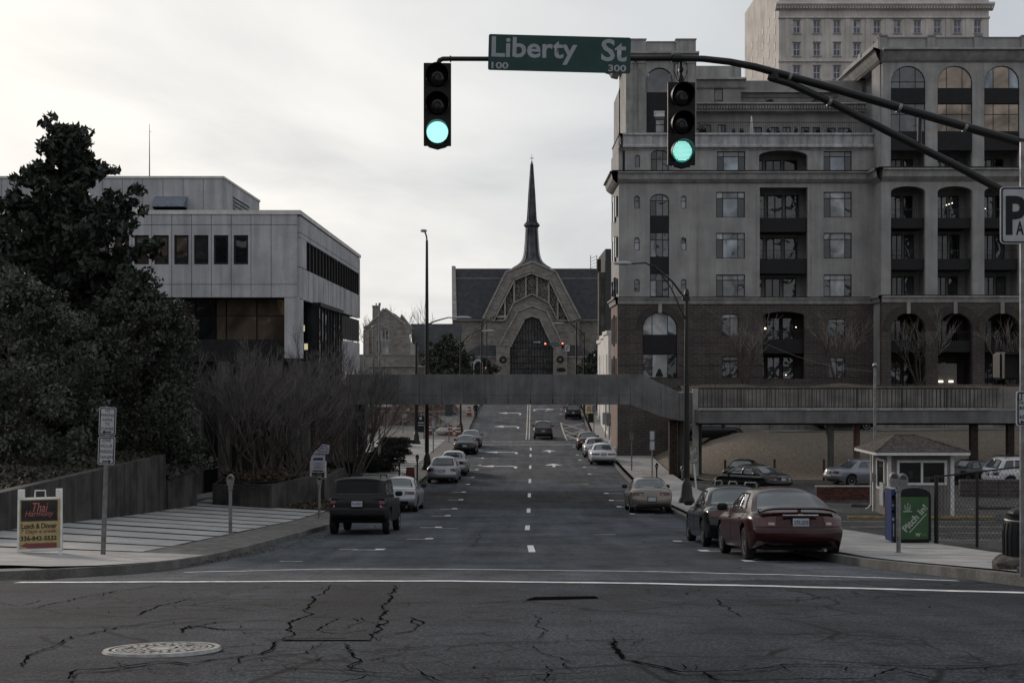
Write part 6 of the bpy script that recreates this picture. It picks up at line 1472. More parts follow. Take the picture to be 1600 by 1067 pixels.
# ------------------------------------------------------------------ retaining walls and beds on the left
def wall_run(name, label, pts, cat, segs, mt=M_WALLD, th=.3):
    """pts: (x, d, top z); coping level steps, cast in bays with open joints"""
    (x0, d0, z0), (x1, d1, z1) = pts
    t = thing(name, label, cat, (x0, d0, 0)); ln = math.hypot(x1-x0, d1-d0); t.rotation_euler = (0, 0, math.atan2(d1-d0, x1-x0))
    for i in range(segs):
        a, b = ln*i/segs, ln*(i+1)/segs; za, zb_ = z0+(z1-z0)*i/segs, z0+(z1-z0)*(i+1)/segs
        lo = min(PLAZA(x0+(x1-x0)*q, d0+(d1-d0)*q) for q in (i/segs, (i+1)/segs))-.4
        m = MB(); m.hexa([(a+.006, 0, lo), (b-.006, 0, lo), (b-.006, th, lo), (a+.006, th, lo), (a+.006, 0, za), (b-.006, 0, zb_), (b-.006, th, zb_), (a+.006, th, za)]); m.build('wall_bay', mt, t)
    return t
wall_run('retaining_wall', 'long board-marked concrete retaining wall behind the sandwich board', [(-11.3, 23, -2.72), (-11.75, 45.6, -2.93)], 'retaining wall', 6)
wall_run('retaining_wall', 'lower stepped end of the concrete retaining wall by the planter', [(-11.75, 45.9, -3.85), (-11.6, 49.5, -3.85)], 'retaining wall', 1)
t = thing('raised_bed', 'concrete raised bed filled with dry leaves beside the bare trees', 'planter', (-11.2, 50.5, PLAZA(-11.2, 51)-.2))
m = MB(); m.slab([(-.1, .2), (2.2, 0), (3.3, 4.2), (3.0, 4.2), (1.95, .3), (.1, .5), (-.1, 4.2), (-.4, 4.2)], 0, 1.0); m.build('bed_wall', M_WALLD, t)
m = MB(); m.grid(10, 8, lambda u, v: (.0+2.1*u+.9*v*u, .4+3.8*v, 1.05+.25*math.sin(u*3.1)*math.sin(v*3)+.1*v)); m.build('bed_soil', M_SOIL, t, smooth=True)
m = MB(); rg = random.Random(5)
for _ in range(1200):
    x, y = rg.uniform(0, 2.5), rg.uniform(.4, 4); leaf_cloud(m, (x, y, 1.22), (.05, .05, .12), 1, .1, rg)
tag(m.build('dead_leaves', mat('dead_leaf', (.075, .058, .04), .95, var=.5), t), kind='stuff')
m = MB(); m.grid(14, 14, lambda u, v: (lambda x, d: (x, d, PLAZA(x, d)+.02+.14*math.sin(math.pi*u)*math.sin(math.pi*v)))(X(345+175*u, 51+7*v), 51+7*v)); mb_ = tag(m.build('mulch_bed', M_SOIL, smooth=True), kind='structure')
m = MB()
for _ in range(2600):
    u, v = rg.random(), rg.random(); d = 51.2+6.6*v; x = X(348+168*u, d); leaf_cloud(m, (x, d, PLAZA(x, d)+.05+.13*math.sin(math.pi*u)*math.sin(math.pi*v)), (.02, .02, .05), 1, .09, rg)
tag(m.build('fallen_leaves', MATS['dead_leaf']), kind='stuff')
t = thing('raised_bed', 'low concrete edged bed of dead leaves under the white notice board', 'planter', (-12.2, 58, -5.8))
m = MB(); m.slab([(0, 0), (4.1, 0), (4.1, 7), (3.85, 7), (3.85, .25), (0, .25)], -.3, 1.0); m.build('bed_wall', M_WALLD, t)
m = MB(); m.grid(8, 8, lambda u, v: (3.84*u, .26+6.6*v, .93+.06*math.sin(u*7)*math.sin(v*9))); m.build('bed_soil', M_SOIL, t, smooth=True)
m = MB()
for _ in range(900): leaf_cloud(m, (rg.uniform(.1, 3.8), .3+6.4*rg.random()**1.5, .98), (.05, .05, .1), 1, .1, rg)
tag(m.build('dead_leaves', MATS['dead_leaf'], t), kind='stuff')
# soil slope with ivy behind the wall
m = MB(); m.grid(24, 14, lambda u, v: (-11.9-16*u, 23+30*v, -2.95+1.3*u+.15*math.sin(v*20)*math.sin(u*9)-.9*sstep(.75, 1, v)*(1-u))); tag(m.build('soil_bank', M_SOIL, smooth=True), kind='structure')
m = MB()
for _ in range(12000):
    u, v = rg.random()**1.4, rg.random(); leaf_cloud(m, (-11.95-15*u, 23+30*v, -2.9+1.3*u+.15*math.sin(v*20)*math.sin(u*9)-.9*sstep(.75, 1, v)*(1-u)), (.05, .05, .08), 1, .085, rg)
tag(m.build('ground_ivy', L_IVY), kind='stuff')
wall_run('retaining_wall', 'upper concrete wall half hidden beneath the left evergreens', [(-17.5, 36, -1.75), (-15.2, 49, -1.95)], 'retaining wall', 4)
# ------------------------------------------------------------------ traffic signals on their mast arm
dm = 17.5; fm_ = Fac(0, dm, 0); fm_.x0 = 0
def mx(px): return X(px, dm)
def mz(py): return Z(py, dm)
gz = G(dm)+.135
M_SIGY = mat('signal_black', (.013, .013, .014), .55, var=.1)
mast = thing('traffic_mast', 'dark steel mast arm curving over the junction from the right kerb', 'signal mast', (mx(1622), dm, gz))
bx, bz = mx(1622), gz
def ml(p): return [(mx(a)-bx, 0, mz(b)-bz) for a, b in p]
m = MB(); m.lathe([(.26, -.05), (.26, .05), (.17, .08), (.155, .4), (.12, 7.2), (.125, 7.25), (.02, 7.32)], n=20); m.build('pole', M_POLE, mast, smooth=40)
m = MB(); m.tube(ml([(1622, 231), (1500, 196), (1400, 167), (1300, 138), (1235, 120), (1180, 105), (1140, 97), (1100, 92.5), (1060, 91), (985, 91.5)]), [.060, .058, .057, .054, .051, .048, .045, .042, .039, .035], 14)
m.tube(ml([(985, 91.7), (870, 92.3), (764, 92.5), (704, 92.3), (692, 92.5), (687, 94.5), (684.5, 100)]), [.033, .031, .03, .03, .031, .032, .032], 12); m.build('arm', M_POLE, mast, smooth=50)
m = MB(); m.tube(ml([(1622, 327), (1570, 300), (1490, 257), (1400, 212), (1300, 161), (1235, 131), (1205, 122.5), (1199, 121)]), [.056, .054, .052, .051, .049, .047, .045, .03], 14); m.build('strut', M_POLE, mast, smooth=50)
m = MB(); m.tube(ml([(1210, 113), (1212, 124)]), .06, 10); m.build('strut_bracket', M_POLE, mast); m = MB(); m.tube(ml([(1437, 180), (1436, 232)]), .03, 8); m.build('strut_tie', M_POLE, mast)
for a, b in ((1234, 121), (1405, 169.5), (1508, 199.5), (1296, 160)):
    m = MB(); p = ml([(a-2.2, b-.8), (a+2.2, b+.8)]); m.tube(p, .064, 14); m.build('steel_band', M_STEEL, mast)
m = MB(); m.tube(ml([(1050, 91), (1064, 91)]), .055, 12); m.tube(ml([(1050, 91), (1053, 91)]), .06, 12); m.tube(ml([(703, 92.5), (705, 92.5)]), .042, 12); m.build('collar', M_POLE, mast)
G_CYAN = mat('green_lens_lit', (.3, .9, .85), .4, emit=((.40, .92, .87), 1.0), var=.05); G_CYANDIM = mat('green_lens_glow', (.03, .12, .11), .4, emit=((.03, .20, .18), 1.0), var=.05); G_LED = mat('led_dot', (.6, 1, .95), .4, emit=((.55, 1.0, .92), 1.25), var=.02)
G_OFF = mat('dark_lens', (.010, .010, .011), .25, coat=.5, var=.3)
def signal(label, px, py, yaw, lit_dots):
    s = thing('traffic_light', label, 'traffic light', (mx(px), dm-.02, mz(py)), R(yaw), 'traffic lights hung on the mast arm')
    wd, ht = 43/120., 130/120.
    m = MB(); m.bbox(-wd/2, wd/2, .04, .07, -ht, 0, .008); m.build('backplate', M_SIGY, s)
    m = MB(); m.bbox(-wd*.42, wd*.42, .071, .25, -ht*.985, -.02, .03); m.build('housing', M_SIGY, s)
    m = MB(); m.tube([(-wd*.30, .05, -ht), (0, .05, -ht-.03), (wd*.30, .05, -ht)], .02, 6)
    for i in range(8):
        for sx in (-1, 1): m.ball((sx*(wd/2-.015), .036, -.06-.138*i), .005, 4)
    m.build('bracket', M_SIGY, s)
    for k in range(3):
        zc = -.175-.365*k; ra = .149
        v = MB(); n = 20
        for i in range(n+1):
            a = R(-55+290*i/n); dp = .22
            cut = dp*(.35+.65*sstep(-.6, .5, math.sin(a)))
            for rr in (ra, ra-.006):
                v.v += [(rr*math.cos(a), .04, zc+rr*math.sin(a)), (rr*.99*math.cos(a), .04-cut, zc+rr*.99*math.sin(a)-.01)]
        for i in range(n):
            o = 4*i; v.f += [(o, o+4, o+5, o+1), (o+2, o+3, o+7, o+6), (o+1, o+5, o+7, o+3)]; v.m += [0]*3
        v.build('visor', M_SIGY, s, smooth=40)
        l = MB(); on = k == 2
        l.lathe([(ra-.008, .03), (ra*.8, .012), (ra*.4, .002), (.001, 0)], (0, 0, zc), 24, 'y')
        ln = l.build('lens', (G_CYANDIM if lit_dots else G_CYAN) if on else G_OFF, s, smooth=True)
        if on and lit_dots:
            dts = MB()
            for i in range(-7, 8):
                for j in range(-8, 9):
                    x, z = (i+.5*(j % 2))*.0185, j*.0165
                    if math.hypot(x, z) < .128: dts.lathe([(.0062, -.012), (.0055, -.016), (.0005, -.017)], (x, 0, zc+z), 6, 'y')
            tag(dts.build('led_dots', G_LED, ln), kind='stuff')
        if not on:
            q = MB(); q.lathe([(.05, -.004), (.035, -.012), (.001, -.013)], (.0, 0, zc-.02), 12, 'y'); q.build('lens_reflector', mat('reflector_dull', (.05, .048, .046), .3, var=.5, scale=20), ln)
    return s
signal('left traffic light with plain glowing green disc at the end of the mast arm', 683.5, 98, 2, False)
s2 = signal('right traffic light with dotted green disc hanging under the mast arm', 1065.5, 128, 3, True)
m = MB(); m.tube([(0, .1, .0), (0, .1, .31)], .022, 8); m.bbox(-.03, .03, .06, .14, .0, .09, .01); m.bbox(-.028, .028, .06, .14, .14, .2, .01); m.build('hanger', M_SIGY, s2)
m = MB(); rg = random.Random(4)
for sx, w in ((-1, .10), (1, .075), (-1, .06)): m.tube([(sx*.02, .08, .29), (sx*w*.9, .06, .23), (sx*w, .05, .14), (sx*w*.6, .06, .05), (sx*.02, .08, .0)], .006, 5)
m.build('cable', M_SIGY, s2)
# street name sign
M_SGREEN = mat('sign_green', (.016, .055, .050), .5, var=.08, scale=3, coat=.1); M_SLET = mat('sign_letters', (.34, .36, .39), .5, var=.05)
ss = thing('street_sign', 'large green overhead street name sign reading Liberty St', 'street sign', (mx(764), dm-.10, mz(56.5)))
ang = R(-1.5); ss.rotation_euler = (0, R(1.5), 0)
sw_, sh2 = 221/120., 55.5/120.
m = MB()
def rrect(x0, z0, x1, z1, r, n=5):
    p = []
    for cx, cz, a in ((x1-r, z1-r, 0), (x0+r, z1-r, 90), (x0+r, z0+r, 180), (x1-r, z0+r, 270)): p += arc(cx, cz, r, r, a, a+90, n)
    return p
m.prism(rrect(0, -sh2, sw_, 0, .025), 0, .02); m.build('panel', M_SGREEN, ss, fix=True)
lettering('Liberty', (.04, -.375, 1.15, -.03), -.003, M_SLET, ss, bold=.022); lettering('St', (1.46, -.315, 1.79, -.025), -.003, M_SLET, ss, bold=.022)
lettering('100', (.045, -.445, .265, -.36), -.003, M_SLET, ss, bold=.03); lettering('300', (1.555, -.445, 1.79, -.355), -.003, M_SLET, ss, bold=.03)
m = MB(); m.box(.3, .36, .02, .08, -.30, -.22); m.box(1.4, 1.46, .02, .08, -.30, -.22); m.build('clamp', M_STEEL, ss)
# roadside sign post at the right edge
M_SIGNW = mat('sign_white', (.40, .41, .43), .55, var=.06); M_SIGNB = mat('sign_black', (.012, .015, .018), .6, var=.05)
dp = 16.6
sp_ = thing('sign_post', 'steel post at the right edge carrying a big P sign and meter hours', 'sign post', (X(1597.5, dp), dp, G(dp)+.13))
px0, pz0 = sp_.location.x, sp_.location.z
m = MB(); m.box(-.022, .022, .0, .035, 0, Z(222, dp)-pz0); m.build('post', M_STEEL, sp_)
def sgn(x0, z0, x1, z1, par, name='sign_face', y=-.02, border=True, r=.05, mt=None):
    m = MB(); m.prism(rrect(x0, z0, x1, z1, r), y, y+.012); f_ = m.build(name, mt or M_SIGNW, par, fix=True)
    if border:
        g = .022; o_, i_ = rrect(x0+g*.6, z0+g*.6, x1-g*.6, z1-g*.6, r*.8), rrect(x0+g*1.4, z0+g*1.4, x1-g*1.4, z1-g*1.4, r*.6)
        b = MB(); n = len(o_); b.add([(a, y-.002, c_) for a, c_ in o_]+[(a, y-.002, c_) for a, c_ in i_], [(i, i+n, (i+1) % n+n, (i+1) % n) for i in range(n)]); b.build('border', M_SIGNB, f_, fix=False)
    return f_
q = lambda px: X(px, dp)-px0
w = lambda py: Z(py, dp)-pz0
sf = sgn(q(1562), w(381.5), q(1634), w(292), sp_)
lettering('P', (q(1570.5), w(367.5), q(1603), w(306.5)), -.024, M_SIGNB, sf, bold=.03); lettering('A', (q(1586.5), w(367.5), q(1598.5), w(346)), -.024, M_SIGNB, sf, bold=.02)
sf = sgn(q(1587), w(665.5), q(1632), w(611), sp_, r=.03)
m = MB(); m.box(q(1589.5), q(1596), -.026, -.021, w(625), w(613.8)); m.build('panel', M_SIGNB, sf)
lettering('1', (q(1591), w(623.8), q(1594), w(615)), -.028, M_SIGNW, sf, bold=.03); lettering('ME', (q(1592), w(631), q(1598.5), w(627.3)), -.024, M_SIGNB, sf); lettering('8:0', (q(1592), w(639.5), q(1600), w(634.5)), -.024, M_SIGNB, sf, bold=.02); lettering('6:0', (q(1592), w(653.5), q(1600), w(648)), -.024, M_SIGNB, sf, bold=.02)
m = MB(); m.prism([(q(1593), w(659)), (q(1596), w(656)), (q(1596), w(658)), (q(1604), w(658)), (q(1604), w(660.2)), (q(1596), w(660.2)), (q(1596), w(662))], -.025, -.022); m.build('arrow', M_SIGNB, sf, fix=True)
ps = thing('pedestrian_signal', 'black pedestrian signal box seen edge on at the right of the picture', 'pedestrian signal', (mx(1560), dm, mz(597)))
m = MB(); m.bbox(0, .33, -.05, .2, .03, .39, .03); m.build('housing', M_SIGY, ps)
m = MB(); m.box(.02, .31, -.20, -.05, .375, .39); m.box(.02, .035, -.16, -.05, .05, .374); m.box(.295, .31, -.16, -.05, .05, .374); m.build('hood', M_SIGY, ps); m = MB(); m.tube([(.30, .1, .05), (.36, .1, -.02), (.36, .0, .08)], .02, 6); m.build('bracket', M_SIGY, ps)

# ------------------------------------------------------------------ street lamps
def lamp_post(label, px, py, top_py, arms=(), d=None, base=True, r=.09, left=False, name='street_lamp', cat='street lamp', ztop=None):
    d = d or DG(py); x = X(px, d); z = (PLAZA(x, d) if left else G(d)+.135); t = thing(name, label, cat, (x, d, z), 0, 'black street lamps' if arms else None)
    H = Z(top_py, d)-z; m = MB()
    if base: m.lathe([(.36, 0), (.36, .12), (.27, .3), (.22, .75), (.17, .95), (.13, 1.0), (.125, 1.15), (r*1.1, 1.2), (r*.95, H*.6), (r*.62, H), (.01, H+.05)], n=12)
    else: m.lathe([(r, 0), (r*.6, H), (.01, H+.04)], n=10)
    m.build('pole', M_POLE, t, smooth=40)
    for (kind, hx, hy, sy) in arms:      # lamp head and where the arm leaves the pole
        ax, az, pz_ = X(hx, d)-x, Z(hy, d)-z, Z(sy, d)-z; sg = 1 if ax > 0 else -1; k = min(abs(ax)*.55, .8)*sg
        m = MB(); pth = [(0, 0, pz_), (ax*.25, 0, pz_+(az-pz_)*.52), (ax*.5, 0, pz_+(az-pz_)*.84), (ax*.72, 0, az+.02*abs(ax)), (ax, 0, az)]
        m.tube(pth, [.05, .045, .04, .036, .03], 8)
        if kind == 2: m.tube([(0, 0, pz_-.95), (ax*.28, 0, pz_-.95+(az-pz_)*.95), (ax*.55, 0, az-.10), (ax*.66, 0, az-.02)], .03, 8); m.tube([(ax*.25, 0, pz_+(az-pz_)*.52), (ax*.25, 0, pz_-.95+(az-pz_)*.9)], .02, 6)
        m.build('arm', M_POLE, t, smooth=50)
        m = MB(); hk = 1. if left is False and r == .12 and base else 1.7; m.lathe([(.04, -.42*hk), (.10, -.32*hk), (.16, 0), (.15, .22*hk), (.06, .36*hk), (.01, .38*hk)], (0, 0, 0), 12, 'x'); 
        for i in range(len(m.v)): v_ = m.v[i]; m.v[i] = (ax+sg*.3+v_[0], v_[1], az+.01+v_[2]*(.75 if v_[2] > 0 else .45))
        m.build('lamp_head', M_ALU, t, smooth=50)
    return t
l5 = lamp_post('near street lamp on a black flared post with a braced arm over the right kerb', 1073, 790, 452, [(2, 984, 412.5, 470)], r=.12)
lx, ld, lz = l5.location
m = MB(); m.lathe([(.10, 0), (.12, .06), (.10, .2), (.04, .3)], (0, 0, Z(462, ld)-lz), 10); m.bbox(-.2, .12, -.08, .08, Z(470, ld)-lz, Z(463, ld)-lz, .02); m.build('pole_cap', M_POLE, l5)
l1 = lamp_post('very tall black lamp mast on the left pavement with a lamp head halfway up', 667, 737, 376, [(1, 714, 497, 508)], r=.125, left=True)
lx1, ld1, lz1 = l1.location
m = MB(); zt1 = Z(376, ld1)-lz1; m.tube([(0, 0, zt1), (-.02, 0, zt1+.25), (-.1, 0, zt1+.5), (-.16, 0, zt1+.62)], .05, 8); m.build('top_arm', M_POLE, l1); m = MB(); m.ball((-.2, -.1, zt1+.62), .17, 8, (1.3, 1.2, .6)); m.build('lamp_head', M_ALU, l1)
lamp_post('black lamp column with blunt top by the clipped shrubs', 650.5, 697, 535, (), left=True, r=.15)
lamp_post('far left street lamp with braced arm and pale head beside the church tree', 719.5, 679, 533, [(2, 759, 517.5, 537)], left=True, r=.10)
lamp_post('farthest left street lamp with braced arm in front of the church gable', 752.5, 636, 505, [(2, 781, 495.5, 510)], left=True, base=False, r=.13)
lamp_post('far right street lamp with braced arm pointing left before the church door', 912.5, 646, 520, [(2, 878, 505.5, 524)], base=False, r=.12)
lamp_post('plain dark pole right of the church door', 900.5, 640, 503, (), base=False, r=.12, name='utility_pole', cat='pole')
lamp_post('slim traffic signal pole left of the church door', 760.5, 612, 494, (), d=195, base=False, r=.12, left=True, name='signal_pole', cat='pole')
# overhead wire from the near lamp to the service pole behind the booth
d0, d1_ = ld, 60.0
sv = thing('service_pole', 'thin grey service pole rising behind the parking booth roof', 'pole', (X(1367, d1_), d1_, G(d1_)))
zt2 = Z(571, d1_)-G(d1_); m = MB(); m.lathe([(.075, 0), (.06, zt2), (.01, zt2+.03)], n=10); m.ball((0, 0, zt2), .12, 6); m.build('pole', M_STEEL, sv)
m = MB(); a, b = Vector((X(1079, d0), d0, Z(463, d0))), Vector((X(1367, d1_), d1_, Z(580, d1_))); pts = []
for i in range(25): t = i/24; p = a.lerp(b, t); p.z -= .95*4*t*(1-t)*.8; pts.append(p)
m.tube(pts, .012, 4); tag(m.build('overhead_wire', M_STEEL), 'thin wire sagging from the near lamp post to the service pole', 'wire')

# ------------------------------------------------------------------ far traffic lights by the church
ds_ = 232.0; fs_ = thing('far_signal_span', 'distant span of red lit traffic lights and small signs before the church door', 'traffic lights', (X(900, ds_), ds_, G(ds_)))
ox, oz = fs_.location.x, fs_.location.z
M_RED = mat('red_lit', (.9, .1, .08), .4, emit=((1, .22, .16), 1.6))
m = MB(); m.tube([(0, .05, 0), (0, .05, Z(536, ds_)-oz)], .1, 8); m.tube([(0, .05, Z(545, ds_)-oz), (X(885, ds_)-ox, .05, Z(540, ds_)-oz), (X(835, ds_)-ox, .05, Z(535, ds_)-oz)], .05, 6); m.build('pole', M_POLE, fs_)
for px, py in ((852, 537), (879, 536.5)):
    m = MB(); m.box(X(px-2, ds_)-ox, X(px+2, ds_)-ox, -.1, .1, Z(py+8.5, ds_)-oz, Z(py-2.5, ds_)-oz); h = m.build('signal_head', M_SIGY, fs_); m = MB(); m.ball((X(px, ds_)-ox, -.1, Z(py, ds_)-oz), .17, 6); m.build('red_lens', M_RED, h)
m = MB(); m.box(X(857.5, ds_)-ox, X(873, ds_)-ox, -.12, -.08, Z(539.5, ds_)-oz, Z(535, ds_)-oz); h = m.build('street_name_panel', M_SGREEN, fs_); lettering('Church St', (X(858.5, ds_)-ox, Z(538.6, ds_)-oz, X(872, ds_)-ox, Z(536, ds_)-oz), -.125, M_SLET, h)
m = MB(); m.box(X(832, ds_)-ox, X(846, ds_)-ox, -.12, -.08, Z(537, ds_)-oz, Z(532, ds_)-oz); h = m.build('one_way_panel', M_SIGNB, fs_)
m = MB(); m.prism([(X(833.5, ds_)-ox, Z(535.4, ds_)-oz), (X(842, ds_)-ox, Z(535.4, ds_)-oz), (X(842, ds_)-ox, Z(536.4, ds_)-oz), (X(845.3, ds_)-ox, Z(534.5, ds_)-oz), (X(842, ds_)-ox, Z(532.6, ds_)-oz), (X(842, ds_)-ox, Z(533.6, ds_)-oz), (X(833.5, ds_)-ox, Z(533.6, ds_)-oz)], -.13, -.121); ar_ = m.build('arrow', M_SIGNW, h, fix=True)
lettering('ONE WAY', (X(834.2, ds_)-ox, Z(535.1, ds_)-oz, X(842, ds_)-ox, Z(533.9, ds_)-oz), -.134, M_SIGNB, h)
m = MB(); m.box(X(883, ds_)-ox, X(890, ds_)-ox, -.12, -.08, Z(549, ds_)-oz, Z(539.3, ds_)-oz); h = m.build('turn_sign', M_SIGNW, fs_); m = MB(); m.tube([(X(885, ds_)-ox, -.13, Z(547, ds_)-oz), (X(885, ds_)-ox, -.13, Z(543.5, ds_)-oz), (X(888.2, ds_)-ox, -.13, Z(541.5, ds_)-oz)], .07, 5); m.build('arrow', M_SIGNB, h)
m = MB(); m.box(X(757.5, 195)-ox*195/ds_-(ox-ox*195/ds_), X(760.5, 195)-ox, -37.2, -36.9, Z(574, 195)-oz, Z(564, 195)-oz) if False else None
wl = thing('arch_sign', 'pale arched sign on posts left of the church door', 'sign', (X(747, 215), 215, G(215)))
m = MB(); ar = [(-.75, 0)]; zt3 = Z(562, 215)-G(215); o_ = arc(0, zt3-.6, .75, .75, 180, 0, 10); i_ = arc(0, zt3-.75, .5, .5, 0, 180, 10); m.prism(o_+i_, -.1, .1); m.build('arch', M_SIGNW, wl, fix=True); m = MB(); m.box(-.75, -.62, -.08, .08, 0, zt3-.6); m.box(.62, .75, -.08, .08, 0, zt3-.6); m.build('post', M_SIGNW, wl)
m = MB(); m.ball((1.3, -.2, zt3-1.3), .12, 5); m.build('red_lamp', M_RED, wl)

# ------------------------------------------------------------------ parking meters and posts
M_METER = mat('meter_grey', (.20, .20, .205), .45, metal=.4, var=.15, scale=8)
def meter(label, px, py, top, double=False, left=True, mt=None, d=None):
    d = d or DG(py); x = X(px, d); z = PLAZA(x, d) if left else G(d)+.135; s = F/d; H = (Z(top, d)-z)
    t = thing('parking_meter', label, 'parking meter', (x, d, z), RNG.uniform(-.2, .2), 'parking meters along the kerbs')
    mt = mt or M_METER; hh = .34
    m = MB(); m.lathe([(.075, 0), (.075, .012), (.045, .015), (.043, H-hh-.06)], n=10); m.build('post', M_STEEL if mt is M_METER else M_POLE, t, smooth=40)
    z0 = H-hh-.06
    m = MB(); m.lathe([(.045, z0), (.06, z0+.03), (.058, z0+.10), (.05, z0+.12)], n=10); m.build('collar', mt, t)
    for k, (xo, zo) in enumerate(((0, 0),) if not double else ((-.085, 0), (.085, -.02))):
        o = MB(); pr = [(.062, .11), (.075, .15), (.092, .28), (.098, .36)]
        o.v, o.f = [], []
        o.prism([(xo-.065, z0+zo+.11), (xo+.065, z0+zo+.11), (xo+.085, z0+zo+.20)]+arc(xo, z0+zo+.27, .095, .135, 0, 180, 8)+[(xo-.085, z0+zo+.20)], -.06, .06); hd = o.build('meter_head', mt, t, fix=True)
        o = MB(); o.prism(arc(xo, z0+zo+.285, .066, .085, 0, 180, 8), -.066, -.061); o.build('dial_window', G_CLEAR, hd, fix=True); o = MB(); o.box(xo-.03, xo+.03, -.066, -.06, z0+zo+.16, z0+zo+.25); o.build('coin_plate', M_STEEL, hd)
    return t
meter('pale grey parking meter standing alone on the striped pavement', 360, 848, 741)
meter('grey parking meter behind the left rear corner of the black off-road estate', 499, 817, 744)
meter('dark parking meter left of the red sandwich board', 624, 771, 715, mt=M_POLE, d=71)
meter('dark parking meter between the red sandwich board and the tall lamp mast', 652, 765, 710, mt=M_POLE, d=73)
meter('double-headed parking meter in front of the green litter bin', 1404, 874, 738, True, False)
meter('dark parking meter beside the wide pavement near the bridge columns', 1026, 750, 723, left=False, mt=M_POLE, d=80)
meter('pale parking meter in front of the concrete bridge column', 1066, 757, 728, left=False, d=79)
def post_sign(label, px, py, top, faces, left=True, d=None, tilt=0, pole=None, yaw=0, w=.30):
    d = d or DG(py); x = X(px, d); z = PLAZA(x, d) if left else G(d)+.135
    t = thing('sign_post', label, 'sign post', (x, d, z)); t.rotation_euler = (0, R(tilt), R(yaw)); H = Z(top, d)-z
    m = MB(); m.box(-.042, .042, 0, .03, 0, H); m.box(-.016, .016, -.018, -.001, 0, H); m.build('post', pole or M_STEEL, t)
    for (za, zb_, lines, arrow, mt) in faces:
        f_ = sgn(-w/2, H-zb_, w/2, H-za, t, y=-.034, r=.035, mt=mt)
        n = len(lines); hh = (zb_-za); usable = hh-(.10 if arrow else .05)
        for i, ln in enumerate(lines):
            z1 = H-za-.035-usable*i/n; z0_ = z1-usable/n*.62; ww = min(w-.075, len(ln)*usable/n*.50)
            lettering(ln, (-ww/2, z0_, ww/2, z1), -.038, M_SIGNB, f_)
        if arrow:
            sg = -1 if arrow == 'L' else 1; zc = H-zb_+.06
            m = MB(); m.prism([(sg*.09, zc), (sg*.04, zc+.035), (sg*.04, zc+.012), (-sg*.07, zc+.012), (-sg*.07, zc-.012), (sg*.04, zc-.012), (sg*.04, zc-.035)], -.039, -.036); m.build('arrow', M_SIGNB, f_, fix=True)
    return t
dd = DG(872, .15); sc_m = dd/F
post_sign('leaning pole with two white parking signs, NO PARKING HERE TO CORNER above', 161, 874, 636, [(0, 45*sc_m, ['NO', 'PARKING', 'HERE', 'TO', 'CORNER'], 'L', None), (47*sc_m, 92*sc_m, ['ONE', 'HOUR', 'PARKING', '7AM-6PM'], 'R', None)], d=24.3, tilt=1.9, w=.295, yaw=12)
post_sign('thin post with small square sign before the queued white sedan', 987, 738, 676, [(0, .5, [], None, M_STEEL)], left=False, d=86)
post_sign('post with two stacked white notices on the wide right pavement', 1019, 748, 673, [(0, .55, ['2 HOUR', 'PARKING'], None, None), (.6, 1.1, [], 'R', None)] if False else [(0, .55, [], None, None), (.6, 1.15, [], None, None)], left=False, d=80)
post_sign('leaning white-backed sign behind the black lamp post', 1088, 768, 698, [(0, .85, [], None, mat('sign_back', (.26, .25, .22), .7, var=.3, scale=8))], left=False, d=70, tilt=-5, w=.42, pole=M_WHITE)
post_sign('tall thin post by the far kerb behind the queued cars', 928, 680, 633, [(0, .7, [], None, M_STEEL)], left=False, d=131)
post_sign('thin post carrying a pale blank back of a sign, left of its twin', 946, 690, 631, [(.8, 1.9, [], None, M_ALU)], left=False, d=124, w=.55)
post_sign('thin post carrying a grey sign back, right of its twin', 952, 693, 631, [(.9, 2.0, [], None, M_STEEL)], left=False, d=122, w=.5)
post_sign('thin sign post beside the tall lamp mast on the striped pavement', 677, 717, 650, [(.3, 1.0, [], None, M_ALU)], d=104)
post_sign('post with dark rectangular sign beyond the construction rubble', 701.5, 700, 632, [(0, 1.0, [], None, mat('dark_sign', (.05, .06, .06), .6)), (1.05, 1.6, [], None, M_SIGNW)], d=118, w=.62)

# ------------------------------------------------------------------ sandwich boards and notice
M_BOARDY = mat('board_yellow', (.34, .27, .13), .6, var=.08); M_BRED = mat('board_red', (.17, .05, .055), .6, var=.06); M_BDK = mat('board_dark', (.022, .017, .016), .6, var=.2); M_BPINK = mat('board_pink', (.36, .12, .11), .6)
db = 24.0; zb2 = PLAZA(X(63, db), db)-.012+.0
ab = thing('sandwich_board', 'white A-frame board advertising Thai Harmony lunch and dinner with a red arrow', 'sandwich board', (X(63, db), db, zb2)); k = db/F; ab.rotation_euler = (0, 0, R(17))
def board(mb, y, lean): 
    for i in range(len(mb.v)): v_ = mb.v[i]; mb.v[i] = (v_[0], v_[1]+y+lean*(v_[2]), v_[2])
    return mb
hw_ = 33*k; Hb = 101*k; ln_ = .24
def lean_all(o):
    for v in o.data.vertices: v.co.y += -.30+ln_*v.co.z
m = MB(); m.bbox(-hw_, hw_, 0, .04, 7*k, 88*k, .012); m.box(-hw_, -hw_+.115, 0, .04, 88*k, Hb); m.box(hw_-.115, hw_, 0, .04, 88*k, Hb); m.box(-hw_, -hw_+.07, 0, .04, 0, 7*k); m.box(hw_-.07, hw_, 0, .04, 0, 7*k)
m.tube([(-.09, .02, 88*k), (-.085, .02, Hb-.02), (.085, .02, Hb-.02), (.09, .02, 88*k)], .016, 6); o = m.build('front_board', M_WHITE, ab); lean_all(o)
m = MB(); m.bbox(-hw_, hw_, 0, .04, 7*k, 88*k, .012); m.box(-hw_, -hw_+.07, 0, .04, 0, 7*k); m.box(hw_-.07, hw_, 0, .04, 0, 7*k); m.box(-hw_, -hw_+.115, 0, .04, 88*k, Hb); m.box(hw_-.115, hw_, 0, .04, 88*k, Hb); o = m.build('back_board', M_WHITE, ab)
